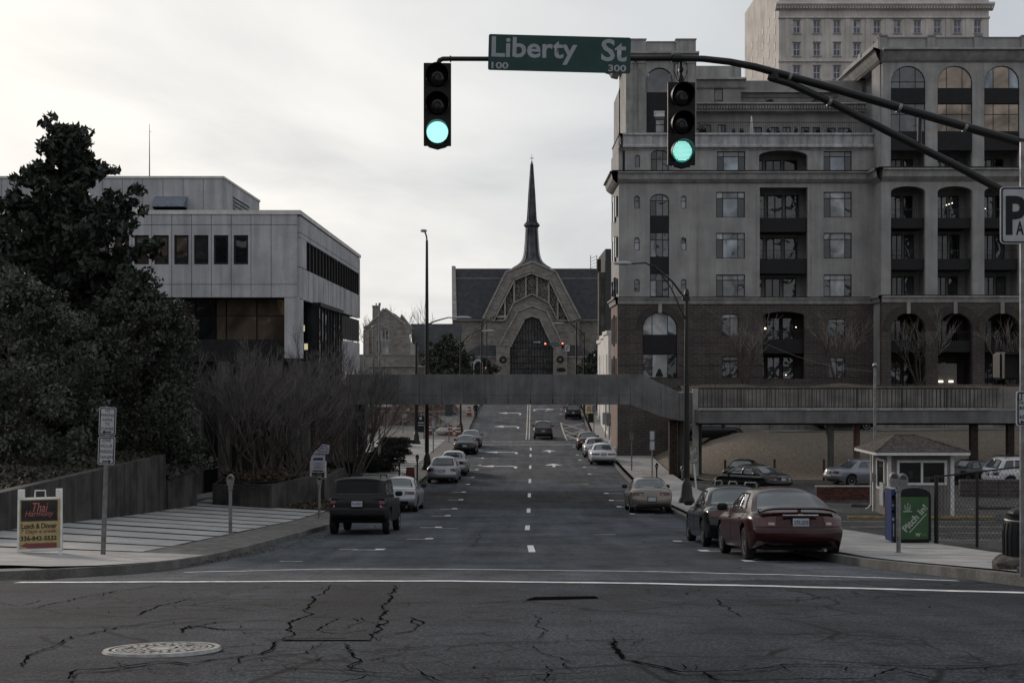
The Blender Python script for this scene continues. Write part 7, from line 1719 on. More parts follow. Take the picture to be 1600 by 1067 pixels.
for v in o.data.vertices: v.co.y = .32-ln_*v.co.z+v.co.y
fb2 = o
fo_ = [c_ for c_ in ab.children if c_.name.startswith('front_board')][0]
m = MB(); m.box(-hw_+.035, hw_-.035, -.006, -.001, 12*k, 86*k); o = m.build('poster', M_BOARDY, ab); lean_all(o); po = o
m = MB(); m.box(-27*k, 25*k, -.009, -.0065, 54*k, 84*k); o = m.build('poster_panel', M_BDK, po); lean_all(o)
def lt(s, box, mt, **kw): o = lettering(s, box, -.0095 if mt is not M_BPINK else -.0105, mt, po, **kw); lean_all(o)
for x0, z0, x1, z1 in ((-28, 53, 26, 53.8), (-28, 84.2, 26, 85), (-28, 53.8, -27.2, 84.2), (25.2, 53.8, 26, 84.2)): m = MB(); m.box(x0*k, x1*k, -.008, -.0062, z0*k, z1*k); o = m.build('panel_line', M_BDK, po); lean_all(o)
lt('Thai', (-11*k, 67*k, 12*k, 81*k), M_BPINK, shear=.3); lt('Harmony', (-22*k, 58*k, 20*k, 69*k), M_BPINK, shear=.3)
lt('Lunch & Dinner', (-27*k, 42*k, 25*k, 50*k), M_SIGNB, bold=.025); lt('7 Days a week', (-28*k, 33.5*k, 25*k, 41*k), M_BRED, bold=.02); lt('336-842-5532', (-28*k, 24*k, 25*k, 31*k), M_SIGNB, bold=.03)
m = MB(); m.prism([(-28*k, 16.5*k), (-18*k, 10.8*k+.03), (-18*k, 12.8*k), (25*k, 12.8*k), (25*k, 20*k), (-18*k, 20*k), (-18*k, 22*k)], -.0095, -.007); o = m.build('arrow', M_BRED, po, fix=True); lean_all(o)
# white market sign with a tilted second board
dq = 59.0; mk = thing('notice_board', 'white notice board on legs with a tilted OPEN FOR BREAKFAST board on its corner', 'sign', (X(497, dq), dq, -4.86))
k = dq/F; zq = mk.location.z; zz_ = lambda py: Z(py, dq)-zq; xx_ = lambda px: X(px, dq)-mk.location.x
M_NOT = mat('notice_white', (.42, .43, .48), .6, var=.06); M_NAVY = mat('navy_print', (.02, .03, .09), .6)
for q0, q1 in ((484.2, 486.6), (507.2, 509.6)): m = MB(); m.box(xx_(q0), xx_(q1), 0, .06, 0, zz_(720)); m.build('leg', M_WHITE, mk)
m = MB(); m.bbox(xx_(486), xx_(508), -.04, -.005, zz_(738), zz_(703), .008); pnl = m.build('panel', M_NOT, mk)
lettering("MILL'S", (xx_(488.5), zz_(711), xx_(506), zz_(708)), -.043, M_SIGNB, pnl); lettering('MARKET', (xx_(488.5), zz_(713.2), xx_(506), zz_(711.6)), -.043, M_SIGNB, pnl) if False else None
m = MB(); m.lathe([(1.9*k, -.043), (1.9*k, -.046), (.001, -.046)], (xx_(491.5), 0, zz_(717)), 16, 'y'); m.box(xx_(493), xx_(505), -.046, -.042, zz_(718.6), zz_(715)); m.build('emblem', M_NAVY, pnl)
for py, a, b in ((723, 493, 501), (725.3, 490, 505), (727.2, 495, 500), (729.2, 490.5, 504.5), (731, 491, 504)): m = MB(); m.box(xx_(a), xx_(b), -.045, -.042, zz_(py+.45), zz_(py-.4)); m.build('print_line', M_STEEL, pnl)
m = MB(); m.box(xx_(489), xx_(505), -.045, -.042, zz_(736.3), zz_(734.3)); m.build('print_line', M_SIGNB, pnl)
m = MB(); m.bbox(-8.5*k, 8.5*k, -.09, -.05, -7*k, 7*k, .006); b2 = m.build('tilted_board', M_NOT, mk, loc=(xx_(506), 0, zz_(701)))
b2.rotation_euler = (0, R(8), 0)
lettering('NOW', (-6*k, 3.2*k, 6*k, 5.6*k), -.093, M_SIGNB, b2, bold=.03); lettering('OPEN FOR', (-7.5*k, -.8*k, 7.5*k, 2.0*k), -.093, M_SIGNB, b2, bold=.02); lettering('BREAKFAST', (-7.8*k, -5.2*k, 7.8*k, -2.2*k), -.093, M_BRED, b2, bold=.02)
dr_ = 72.0; rs = thing('sandwich_board', 'small dark red sandwich board beside the tall lamp mast', 'sandwich board', (X(641, dr_), dr_, PLAZA(X(641, dr_), dr_)))
for sg, nm in ((1, 'front_board'), (-1, 'back_board')):
    m = MB(); m.hexa([(-.25, -.28*sg, 0), (.25, -.28*sg, 0), (.25, -.25*sg, 0), (-.25, -.25*sg, 0), (-.21, -.04*sg, 1.05), (.21, -.04*sg, 1.05), (.21, -.01*sg, 1.05), (-.21, -.01*sg, 1.05)]); m.build(nm, mat('oxblood', (.07, .018, .016), .6, var=.2), rs, fix=True)
m = MB(); m.hexa([(-.15, -.175, .45), (.15, -.175, .45), (.15, -.16, .45), (-.15, -.16, .45), (-.15, -.12, .68), (.15, -.12, .68), (.15, -.11, .68), (-.15, -.11, .68)]); m.build('poster', mat('faded_print', (.14, .07, .065), .7), rs, fix=True)

# ------------------------------------------------------------------ flagpoles
for px, py, top, d, lb in ((569.5, 727, 518, 92, 'short leftmost of the three pale flagpoles by the office'), (583, 722, 513, 93, 'middle pale flagpole of the three by the office'), (593, 724, 477, 91, 'tallest pale flagpole, nearest the street of the three by the office')):
    x = X(px, d); t = thing('flagpole', lb, 'flagpole', (x, d, PLAZA(x, d)), 0, 'flagpoles beside the office'); H = Z(top, d)-PLAZA(x, d)
    m = MB(); m.lathe([(.16, 0), (.15, .06), (.085, .08), (.075, H*.5), (.045, H)], n=10); m.build('pole', M_STEEL, t, smooth=40); m = MB(); m.ball((0, 0, H+.08), .10, 6); m.build('finial', M_STEEL, t)

# ------------------------------------------------------------------ parking booth
M_SIDING = mat('booth_siding', (.20, .19, .18), .85, var=.08, scale=2, streak=.15); M_SHING = mat('roof_shingle', (.085, .073, .066), .95, var=.3, scale=9, speck=.2)
dbt = 50.0; bo = thing('parking_booth', 'small grey boarded parking attendant booth with white trim and hipped shingle roof', 'booth', (X(1388, dbt), dbt, G(dbt)+.05))
oz = bo.location.z; bw = X(1490, dbt)-X(1388, dbt); bh = Z(709, dbt)-oz; bd = 2.15
wx0, wx1, wz0, wz1 = .38, 2.12, Z(754, dbt)-oz, Z(722.5, dbt)-oz
m = MB(); m.box(.03, bw-.03, .06, bd, 0, bh); 
m = MB(); holed_wall(m, .02, bw-.02, 0, bh, .03, .10, [(wx0, wx1, wz0, wz1)]); m.build('front_wall', M_SPAN, bo)
m = MB(); holed_wall(m, .02, bd-.02, 0, bh, .03, .10, [(.55, 1.5, wz0-.25, wz1)]); m.xf(Matrix.Rotation(R(-90), 4, 'Z') @ Matrix.Scale(-1, 4, (1, 0, 0))); m.build('side_wall', M_SIDING, bo, fix=True)
m = MB(); m.box(.02, bw-.02, bd-.08, bd, 0, bh); m.box(bw-.1, bw-.02, .1, bd-.08, 0, bh); m.box(.1, bw-.1, .1, bd-.1, 0, .1); m.box(.1, bw-.1, .6, .62, .1, 1.0); m.build('inner_wall', M_SIDING, bo)
n = 17
for i in range(n):
    a = .12+(bw-.24)*i/n; b = .12+(bw-.24)*(i+1)/n-.012
    if b < wx0 or a > wx1: m = MB(); m.box(a, b, .0, .028, .04, bh-.02); m.build('siding_board', M_SIDING, bo)
    else:
        m = MB(); m.box(a, b, .0, .028, .04, wz0-.03); m.build('siding_board', M_SIDING, bo)
        m = MB(); m.box(a, b, .0, .028, wz1+.05, bh-.02); m.build('siding_board', M_SIDING, bo)
for x0, x1, y0, y1 in ((-.02, .11, -.02, .12), (bw-.12, bw+.02, -.02, .12), (-.02, .10, bd-.1, bd+.02)): m = MB(); m.box(x0, x1, y0, y1, 0, bh); m.build('corner_board', M_WHITE, bo)
m = MB(); fw_ = .085
for x0, x1, z0, z1 in ((wx0-.06, wx1+.06, wz1, wz1+fw_), (wx0-.06, wx1+.06, wz0-fw_, wz0), (wx0-.06, wx0+.03, wz0, wz1), (wx1-.03, wx1+.06, wz0, wz1), ((wx0+wx1)/2-.04, (wx0+wx1)/2+.04, wz0, wz1)): m.box(x0, x1, -.025, .05, z0, z1)
wn = m.build('window', M_WHITE, bo)
G_THRU = bpy.data.materials.new('clear_pane'); G_THRU.use_nodes = True; nt = G_THRU.node_tree; nt.nodes.clear(); o_ = N('ShaderNodeOutputMaterial'); mxs = N('ShaderNodeMixShader'); tb = N('ShaderNodeBsdfTransparent', i_Color=(.55, .58, .58, 1)); gb = N('ShaderNodeBsdfGlossy', i_Roughness=.03); mxs.inputs[0].default_value = .12; L(tb.outputs[0], mxs.inputs[1]); L(gb.outputs[0], mxs.inputs[2]); L(mxs.outputs[0], o_.inputs[0])
for a, b in ((wx0+.03, (wx0+wx1)/2-.04), ((wx0+wx1)/2+.04, wx1-.03)): m = MB(); m.box(a, b, .02, .028, wz0, wz1); m.build('pane', G_THRU, wn)
m = MB(); m.box(.06, .10, .3, 1.65, 0, 0) if False else None
m = MB()
for y0, y1, z0, z1 in ((.45, .56, wz0-.3, wz1+.08), (1.5, 1.6, wz0-.3, wz1+.08), (.56, 1.5, wz1, wz1+.08), (.56, 1.5, wz0-.33, wz0-.25)): m.box(-.03, .04, y0, y1, z0, z1)
sw2 = m.build('side_window', M_WHITE, bo); m = MB(); m.box(.01, .02, .56, 1.5, wz0-.25, wz1); m.build('pane', G_THRU, sw2)
m = MB(); m.box(-.06, -.03, .5, 1.0, .35, 1.22); m.build('notice', mat('notice_pale', (.38, .40, .42), .6), bo)
m = MB(); m.hexa([(-.05, .25, .05), (-.02, .25, .05), (-.02, .35, .05), (-.05, .35, .05), (-.05, .2, 1.2), (-.02, .2, 1.2), (-.02, .3, 1.2), (-.05, .3, 1.2)]); m.build('plank', mat('raw_wood', (.17, .11, .06), .8, var=.2), bo)
m = MB(); m.tube([(-.08, bd-.1, bh-.05), (-.10, bd-.1, 2.0), (-.10, bd-.1, .25), (-.22, bd-.12, .12), (-.3, bd-.12, .1)], .035, 6); m.build('downpipe', M_WHITE, bo); m = MB(); m.bbox(-.16, -.02, bd-.4, bd-.2, 1.15, 1.5, .01); m.build('meter_box', M_ALU, bo)
ev = .62; e0, e1, f0_, f1_ = -ev, bw+ev*.7, -ev*.9, bd+ev*.6
zr_ = Z(688, dbt)-oz
m = MB(); m.box(e0, e1, f0_, f0_+.03, bh-.02, bh+.09); m.box(e0, e0+.03, f0_+.03, f1_, bh-.02, bh+.09); m.box(e1-.03, e1, f0_+.03, f1_, bh-.02, bh+.09); m.build('fascia', M_WHITE, bo)
m = MB(); m.box(e0+.03, e1-.03, f0_+.03, f1_, bh-.01, bh+.01); m.build('soffit', M_WHITE, bo)
rx0, rx1, ry = X(1410, dbt)-bo.location.x, X(1440, dbt)-bo.location.x, (f0_+f1_)/2
zb3 = bh+.09; zr_ = zb3+.56
for i in range(9):                                          # shingle courses, each lapping the next
    t0, t1 = i/9, (i+1)/9+.0
    def at_(t): return (e0+(rx0-e0)*t, e1+(rx1-e1)*t, f0_+(ry-f0_)*t, f1_+(ry-f1_)*t, zb3+(zr_-zb3)*t)
    a0, a1, b0_, b1_, z0 = at_(t0); c0, c1, d0_, d1__, z1 = at_(t1); lift = .022
    m = MB(); m.add([(a0, b0_, z0+lift), (a1, b0_, z0+lift), (a1, b1_, z0+lift), (a0, b1_, z0+lift), (c0, d0_, z1), (c1, d0_, z1), (c1, d1__, z1), (c0, d1__, z1), (a0, b0_, z0-.01), (a1, b0_, z0-.01), (a1, b1_, z0-.01), (a0, b1_, z0-.01)],
        [(0, 1, 5, 4), (1, 2, 6, 5), (2, 3, 7, 6), (3, 0, 4, 7), (8, 9, 1, 0), (9, 10, 2, 1), (10, 11, 3, 2), (11, 8, 0, 3)]); m.build('shingle_course', M_SHING, bo)
m = MB(); m.box(rx0-.03, rx1+.03, ry-.06, ry+.06, zr_-.02, zr_+.03); m.tube([(rx0, ry, zr_+.01), (e0, f0_, zb3+.03)], .035, 5); m.tube([(rx1, ry, zr_+.01), (e1, f0_, zb3+.03)], .035, 5); m.build('ridge_cap', M_SHING, bo)
m = MB(); m.box(.9, 1.05, .5, .52, wz0+.1, wz0+.4); m.bbox(1.35, 1.6, .14, .16, wz0, wz0+.2, .003); m.build('counter_card', M_WHITE, bo)
m = MB(); m.bbox(X(1318, dbt)-bo.location.x, X(1545, dbt)-bo.location.x, -.75, -.5, -.1, .10, .03); m.build('plinth_kerb', mat('yellow_kerb', (.20, .155, .07), .9, var=.25, scale=2), bo)
# low brick wall left of the booth, brick by brick
bwl = thing('brick_wall', 'low red brick wall behind the maroon car at the parking lot edge', 'wall', (X(1276, 62), 62, G(62)+.0)); rows_b = 13; brm = []
rgb = random.Random(2)
M_BR = [mat('red_brick_%s' % c_, cc, .95, var=.2, scale=12) for c_, cc in (('a', (.085, .034, .026)), ('b', (.105, .045, .034)), ('c', (.062, .028, .023)))]
for r_ in range(7):
    mbs = [MB(), MB(), MB()]
    x = -.11*(r_ % 2)
    lim = 2.8
    while x < lim:
        if x > -.12:
            j = rgb.uniform(-.006, .006); mbs[rgb.randrange(3)].box(max(x, 0)+.006, min(x+.22, lim)-.006, j, .2+j, .083*r_+.004+.12, .083*r_+.079+.12)
        x += .22
    for mb_i, mt_ in zip(mbs, M_BR):
        if mb_i.v: tag(mb_i.build('brick_course', mt_, bwl), kind='stuff')
m = MB(); m.box(0, 2.8, .015, .185, -.3, .70); m.build('mortar', MATS['stained_concrete'], bwl); m = MB(); m.bbox(-.03, 2.83, -.03, .23, .702, .76, .01); m.build('cap', M_CONC, bwl)
lw2 = thing('brick_wall', 'long low dark wall at the back of the lot right of the booth', 'wall', (X(1500, 66), 66, G(66))); 
for i in range(6): m = MB(); m.bbox(1.9*i+.01, 1.9*i+1.89, 0, .25, -.2, .85, .02); m.build('wall_bay', MATS['brown_brick'], lw2)
for i, (px, dd_, ln) in enumerate(((1330, 58, 1.8), (1470+55, 56, 1.8), (1590, 57, 2.))):
    m = MB(); m.bbox(0, ln, 0, .2, 0, .14, .04); tag(m.build('wheel_stop', M_CONC_D, loc=(X(px, dd_), dd_, G(dd_)+.02)), ('concrete wheel stop left of the booth', 'concrete wheel stop right of the booth', 'concrete wheel stop at the right edge of the lot')[i], 'wheel stop', 'wheel stops in the lot')
# steel bollards and bike hoops behind the black car
for i, (px, dd_, h) in enumerate(((1128, 64, .95), (1139, 63, 1.0), (1151, 63, 1.0), (1195, 62.5, .9))):
    pass
for i, (p0, p1, dd_) in enumerate(((1117, 1128, 64), (1139, 1151, 63), (1164, 1182, 62))):
    x0, x1 = X(p0, dd_), X(p1, dd_); m = MB(); z0 = G(dd_); m.tube([(0, 0, 0), (0, 0, .85), (.04, 0, .9), (x1-x0-.04, 0, .9), (x1-x0, 0, .85), (x1-x0, 0, 0)], .045, 8)
    tag(m.build('bike_hoop', M_STEEL, loc=(x0, dd_, z0)), ('left galvanised hoop rail behind the black sedan', 'middle galvanised hoop rail behind the black sedan', 'right galvanised hoop rail behind the black sedan')[i], 'hoop rail', 'hoop rails at the lot edge')
for i, (px, dd_, lb) in enumerate(((1133, 78.6, 'thin rusty post left of the black coupe'), (1210, 79, 'thin rusty post behind the black luxury sedan'), (1287, 79, 'thin rusty post beside the silver lot sedan'), (1520, 79, 'thin rusty post right of the booth'))):
    m = MB(); m.box(-.06, .06, -.06, .06, 0, 1.25); tag(m.build('guard_post', MATS['rust_brown'], loc=(X(px, dd_), dd_, G(dd_)+.02)), lb, 'post', 'guard posts below the grass bank')

# ------------------------------------------------------------------ litter bins, fence
M_BINB = mat('bin_black', (.012, .013, .013), .5, var=.1); M_BING = mat('bin_green', (.045, .10, .045), .5, var=.1, scale=2); M_BINU = mat('bin_blue', (.03, .045, .13), .5, var=.1); M_BINT = mat('bin_print', (.36, .40, .36), .6)
dg_ = 31.2; k = dg_/F; lb_ = thing('litter_bin', 'black solar litter bin with green Pitch In! panel on the right pavement', 'litter bin', (X(1427.5, dg_), dg_, G(dg_)+.135), R(4)); 
hw2 = 28*k; H2 = 88*k
m = MB(); prof_ = [(-hw2, .05), (hw2, .05), (hw2, H2*.84)]+arc(0, H2*.84, hw2, H2*.14, 0, 180, 12)+[(-hw2, H2*.84)]; m.prism(prof_, 0, .75); m.build('casing', M_BINB, lb_, fix=True, smooth=30)
m = MB(); m.box(-hw2+.03, hw2-.03, .03, .7, 0, .05); m.build('foot', M_BINB, lb_)
m = MB(); m.prism(rrect(-21.5*k, 6*k, 23.5*k, 72*k, .03), -.015, -.001); gp_ = m.build('front_panel', M_BING, lb_, fix=True)
m = MB(); m.box(-22*k, 22*k, -.012, -.001, 74*k, 80*k); m.build('hopper_flap', M_BINB, lb_)
lettering('Pitch In!', (-24*k, 33.5*k, 27*k, 44.5*k), -.018, M_BINT, gp_, bold=.03, rot=R(47)); lettering('YOUR COMMUNITY THANKS YOU', (-20*k, 30*k, 30*k, 31.5*k), -.018, M_BINT, gp_, rot=R(47)) if False else None
m = MB(); o = 0; m.box(-20*k, 20*k, -.018, -.0155, -.7*k, .7*k); m.xf(Matrix.Translation((6.5*k, 0, 31*k)) @ Matrix.Rotation(R(-47), 4, 'Y')); m.build('print_line', M_BINT, gp_)
lettering('W', (2*k, 10*k, 11*k, 16*k), -.018, M_BINT, gp_, bold=.04); m = MB(); m.box(12*k, 21*k, -.018, -.0155, 11*k, 15*k); m.build('emblem', mat('emblem_green', (.08, .15, .08), .5), gp_)
m = MB()
for r0 in (4.6, 2.7): m.tube([(-10*k+r0*k*math.cos(R(a)), -.018, 56*k+r0*k*1.2*math.sin(R(a))) for a in range(160, 381, 20)], .008, 4)
m.tube([(-10*k-4.3*k, -.018, 56*k), (-10*k-4.3*k, -.018, 60*k)], .008, 4); m.tube([(-10*k+4.3*k, -.018, 56*k), (-10*k+4.3*k, -.018, 60*k)], .008, 4); m.tube([(-10*k, -.018, 54*k), (-10*k, -.018, 63*k), (-10*k+1.6*k, -.018, 61.5*k), (-10*k, -.018, 60*k)], .008, 4); m.build('emblem', M_BINT, gp_)
m = MB(); m.box(-17*k, -3*k, -.018, -.0155, 48.6*k, 50*k); m.build('print_line', M_BINT, gp_)
rb = thing('recycling_bin', 'narrow blue recycling bin joined to the left of the green Pitch In! bin', 'recycling bin', (X(1396.3, dg_+.1), dg_+.1, G(dg_+.1)+.135), R(2))
m = MB(); m.prism([(-.055, .03), (.055, .03), (.055, 1.24), (-.055, 1.22)], 0, .45); m.build('casing', M_BINU, rb, fix=True); m = MB(); m.box(-.065, .06, -.01, .46, 1.241, 1.27); m.build('lid', M_ALU, rb)
m = MB(); m.box(-.04, .04, -.006, -.001, 1.0, 1.1); m.box(-.04, .04, -.006, -.001, .70, .76); m.build('slot', M_DARK, rb)
m = MB(); m.lathe([(.04, -.004), (.04, -.006), (.001, -.006)], (0, 0, .55), 12, 'y'); m.build('recycling_emblem', M_BINT, rb); m = MB(); m.box(-.012, .012, -.006, -.001, .15, .45); m.box(-.04, .04, -.006, -.001, .86, .89); m.build('print_line', M_BINT, rb)
dt_ = 18.6; tc2 = thing('trash_can', 'dark ribbed trash can on a rough concrete block at the right edge', 'trash can', (X(1600, dt_), dt_, G(dt_)+.13)); zt_c = Z(801, dt_)-tc2.location.z
m = MB(); m.lathe([(.27, .18), (.275, .5), (.255, zt_c-.12), (.24, zt_c-.03), (.25, zt_c), (.2, zt_c)], n=28); m.build('can', M_BINB, tc2, smooth=35)
for i in range(22): a = 2*math.pi*i/22; m = MB(); m.tube([(.272*math.cos(a), .272*math.sin(a), .2), (.277*math.cos(a), .277*math.sin(a), .5), (.255*math.cos(a), .255*math.sin(a), zt_c-.13)], .011, 5); m.build('rib', M_BINB, tc2)
m = MB(); m.lathe([(.252, zt_c-.115), (.262, zt_c-.10), (.252, zt_c-.085)], n=28); m.build('hoop', M_STEEL, tc2)
m = MB(); m.ball((-.02, .0, zt_c-.02), .2, 8, (1, 1, .5)); m.build('bin_liner', M_BINB, tc2)
m = MB(); m.lathe([(.40, 0), (.41, .1), (.37, .17), (.30, .2), (.01, .2)], n=11); b_ = m.build('base', mat('rough_concrete', (.075, .07, .062), .95, var=.35, scale=6, bump=1., bscale=18), tc2)
for v in b_.data.vertices: v.co += Vector((RNG.gauss(0, .015), RNG.gauss(0, .015), RNG.gauss(0, .008)))
m = MB(); x, d = ptd(1563, 892); m.slab([(x-.28, d-.05), (x-.1, d+.12), (x+.2, d+.1), (x+.28, d-.02), (x, d-.12)], G(d)+.139, G(d)+.1405); m.build('spray_mark', mat('blue_chalk', (.12, .16, .26), .9, var=.4, scale=14), rpave)
# chain link fence
df = 31.4; fe = thing('chain_link_fence', 'black chain-link fence beside the green bin closing off the parking lot', 'fence', (X(1463, df), df, G(df)+.12), R(-2)); oz = fe.location.z
xs_f = [0, X(1526, df)-X(1463, df), X(1600, df)-X(1463, df)+.25, 3.6]; tp = lambda x: 1.55-.0+.135*x*.9
m = MB(); m.tube([(0, 0, tp(0)), (3.6, 0, tp(3.6))], .022, 6); m.build('top_rail', M_BLACK, fe)
for i, x in enumerate(xs_f): m = MB(); m.cyl(x, 0, -.1, tp(x)+.03, .035 if i else .05, n=8); m.build('post', M_BLACK, fe)
m = MB(); sp = .075; rr = .004
def clip_seg(x0, z0, dx, dz):
    pts = []
    for i in range(60):
        x, z = x0+dx*i*sp, z0+dz*i*sp
        if 0 <= x <= 3.6 and .05 <= z <= tp(x): pts.append((x, (i % 2)*.006, z))
    return pts
x = -2.6
while x < 3.6:
    for dx, z0 in ((1, .05), ):
        p = clip_seg(x, .05, .58, 1)
        if len(p) > 1: m.tube(p, rr, 3, cap=False)
    x += sp*1.16
x = 0
while x < 6.6:
    p = clip_seg(x, .05, -.58, 1)
    if len(p) > 1: m.tube(p, rr, 3, cap=False)
    x += sp*1.16
tag(m.build('wire_mesh', mat('fence_wire', (.02, .02, .02), .6), fe), kind='stuff')
# other bins, hydrant
M_HYD = mat('hydrant_orange', (.34, .13, .05), .6, var=.2)
hx, hd_ = X(979, 130), 130.; hy = thing('fire_hydrant', 'orange and cream fire hydrant on the wide right pavement', 'fire hydrant', (hx, hd_, G(hd_)+.135))
m = MB(); m.lathe([(.17, 0), (.17, .06), (.12, .08), (.12, .55), (.15, .57), (.15, .62)], n=12); m.build('barrel', M_HYD, hy, smooth=40); m = MB(); m.lathe([(.14, .62), (.12, .72), (.05, .80), (.03, .86)], n=12); m.build('bonnet', mat('cream', (.4, .36, .28), .6), hy, smooth=40); m = MB(); m.lathe([(.06, -.2), (.06, .2)], (0, 0, .45), 8, 'x'); m.lathe([(.07, -.2), (.07, 0)], (0, 0, .42), 8, 'y'); m.build('nozzle', M_HYD, hy)
def bin_(label, px, py, w, h, mt, d, lidm=None, name='litter_bin'):
    t = thing(name, label, 'litter bin', (X(px, d), d, G(d)+.135)); m = MB(); m.hexa([(-w*.46, -w*.4, 0), (w*.46, -w*.4, 0), (w*.46, w*.4, 0), (-w*.46, w*.4, 0), (-w/2, -w*.45, h), (w/2, -w*.45, h), (w/2, w*.45, h), (-w/2, w*.45, h)]); m.build('casing', mt, t)
    m = MB(); m.hexa([(-w*.52, -w*.48, h), (w*.52, -w*.48, h), (w*.52, w*.48, h), (-w*.52, w*.48, h), (-w*.4, -w*.1, h+.2*w), (w*.4, -w*.1, h+.2*w), (w*.4, w*.4, h+.25*w), (-w*.4, w*.4, h+.25*w)]); m.build('lid', lidm or mt, t); return t
bin_('dark litter bin with pale lid beside the parked crossover up the street', 923, 661, .62, .95, M_BINB, 143, M_CONC); bin_('large black wheeled bin beside the brick flats', 962, 679, 1.15, 1.25, M_BINB, 129, M_STEEL)
bin_('dark green bin with pale slot by the drive under the bridge landing', 1038, 689, .7, 1.3, M_BINB, 112, M_ALU)
t = thing('drum', 'yellow traffic drum at the kerb behind the parked crossover', 'drum', (X(919.5, 150), 150, G(150)+.135)); m = MB(); m.lathe([(.3, 0), (.27, .5), (.22, 1.1), (.05, 1.15)], n=12); m.build('body', mat('drum_yellow', (.42, .28, .10), .6), t); m = MB(); m.lathe([(.285, .35), (.275, .5)], n=12); m.build('band', M_WHITE, t)

# ------------------------------------------------------------------ street works on the far left
M_DIRT = mat('red_dirt', (.075, .050, .040), 1, var=.4, scale=1.2, bump=1, bscale=6, speck=.3)
def mound(label, px, d, w, dep, h, seed, mt=M_DIRT, name='rubble_heap'):
    rg = random.Random(seed); x = X(px, d); z = PLAZA(x, d)-.3; ph = [rg.uniform(0, 6) for _ in range(6)]
    m = MB(); m.grid(26, 14, lambda u, v: (w*(u-.5), dep*v, max(0, math.sin(math.pi*u)**.6*math.sin(math.pi*v)**.7*h*(.65+.3*math.sin(u*9+ph[0])*math.sin(v*7+ph[1])+.2*math.sin(u*23+ph[2]+v*17)))))
    t = tag(m.build(name, mt, loc=(x, d, z), smooth=50), kind='stuff')
    m = MB()
    for _ in range(120):
        u, v = rg.random(), rg.random(); a, b, c_ = [rg.uniform(.06, .28) for _ in range(3)]; q = Vector((w*(u-.5), dep*v, max(0, math.sin(math.pi*u)**.6*math.sin(math.pi*v)**.7*h*.75))); o = len(m.v)
        m.box(-a, a, -b, b, -c_*.6, c_*.6); m.xf(Matrix.Translation(q) @ Matrix.Rotation(rg.uniform(0, 3), 4, 'Z') @ Matrix.Rotation(rg.uniform(-.6, .6), 4, 'X'), o)
    tag(m.build('rubble', mat('rubble', (.13, .11, .10), .95, var=.35), loc=(x, d, z)), kind='stuff'); return t
mound('', 600, 138, 12, 12, 3.0, 3); mound('', 655, 150, 9, 12, 3.6, 5); mound('', 690, 132, 4, 5, .9, 6, mat('pale_dirt', (.16, .14, .12), 1, var=.35, scale=2)); mound('', 560, 150, 12, 10, 4.5, 8)
sf2 = thing('site_fence', 'wire mesh site fence with pale rails round the dug-up ground on the left', 'fence', (X(572, 128), 128, PLAZA(X(572, 128), 128)), R(4))
m = MB()
for i in range(6): m = MB(); m.cyl(1.75*i, 0, 0, 2.2, .045, n=6); m.build('post', M_STEEL, sf2)
for z in (.7, 2.1): m = MB(); m.tube([(0, 0, z), (8.75, 0, z)], .03, 5); m.build('rail', M_STEEL, sf2)
m = MB()
for i in range(60): m.tube([(i*.146, 0, .1), (i*.146, 0, 2.1)], .004, 3, cap=False)
for i in range(14): m.tube([(0, .0, .1+.15*i), (8.75, .0, .1+.15*i)], .004, 3, cap=False)
tag(m.build('mesh', M_STEEL, sf2), kind='stuff')
m = MB(); m.box(3.4, 3.9, -.03, -.01, 1.5, 1.85); m.build('notice', mat('tan_notice', (.34, .30, .25), .7), sf2)
M_OR = mat('barrel_orange', (.20, .065, .045), .6, var=.15)
for px, d, lb in ((716, 127, 'striped orange barrel at the kerb near the grey parked sedan'), (703, 127.5, 'striped orange barrel left of its neighbour at the kerb works'), (671, 128, 'striped orange barrel beside the dug-up pavement'), (733, 150, 'striped orange barrel farthest up by the walking man')):
    x = X(px, d); t = thing('traffic_barrel', lb, 'traffic barrel', (x, d, PLAZA(x, d)), 0, 'orange barrels round the street works'); m = MB(); m.lathe([(.30, 0), (.30, .1), (.26, .12), (.24, .6), (.20, 1.0), (.05, 1.02)], n=12); m.build('barrel', M_OR, t, smooth=40)
    m = MB(); m.lathe([(.258, .38), (.25, .5)], n=12); m.lathe([(.238, .68), (.228, .8)], n=12); m.build('stripe', M_WHITE, t)
for i, (px, d, s_) in enumerate(((691, 128, 1.), (698, 129, .8), (712, 133, .6))):
    x = X(px, d); m = MB(); m.ball((0, 0, .3*s_), .7*s_, 8, (1, .8, .55)); o = m.build('sandbag', mat('sack_white', (.42, .41, .38), .9, var=.15, bump=.6, bscale=6), loc=(x, d, PLAZA(x, d)), smooth=True)
    for v in o.data.vertices: v.co *= RNG.uniform(.9, 1.1)
    tag(o, ('largest white sack heap at the kerb works', 'middle white sack heap at the kerb works', 'small white sack heap by the orange barrel')[i], 'sacks', 'white sacks at the kerb works')
t = thing('barricade', 'red and white barricade boards standing at the dug-up ground far left', 'barricade', (X(574, 140), 140, PLAZA(X(574, 140), 140)+.8), 0)
for i in range(3): m = MB(); m.box(0, 2.6, 0, .05, .5+.42*i, .72+.42*i); m.build('board', M_OR if i != 1 else M_WHITE, t)
m = MB(); m.box(.1, .2, .05, .1, -.9, 1.7); m.box(2.4, 2.5, .05, .1, -.9, 1.7); m.build('post', M_STEEL, t)
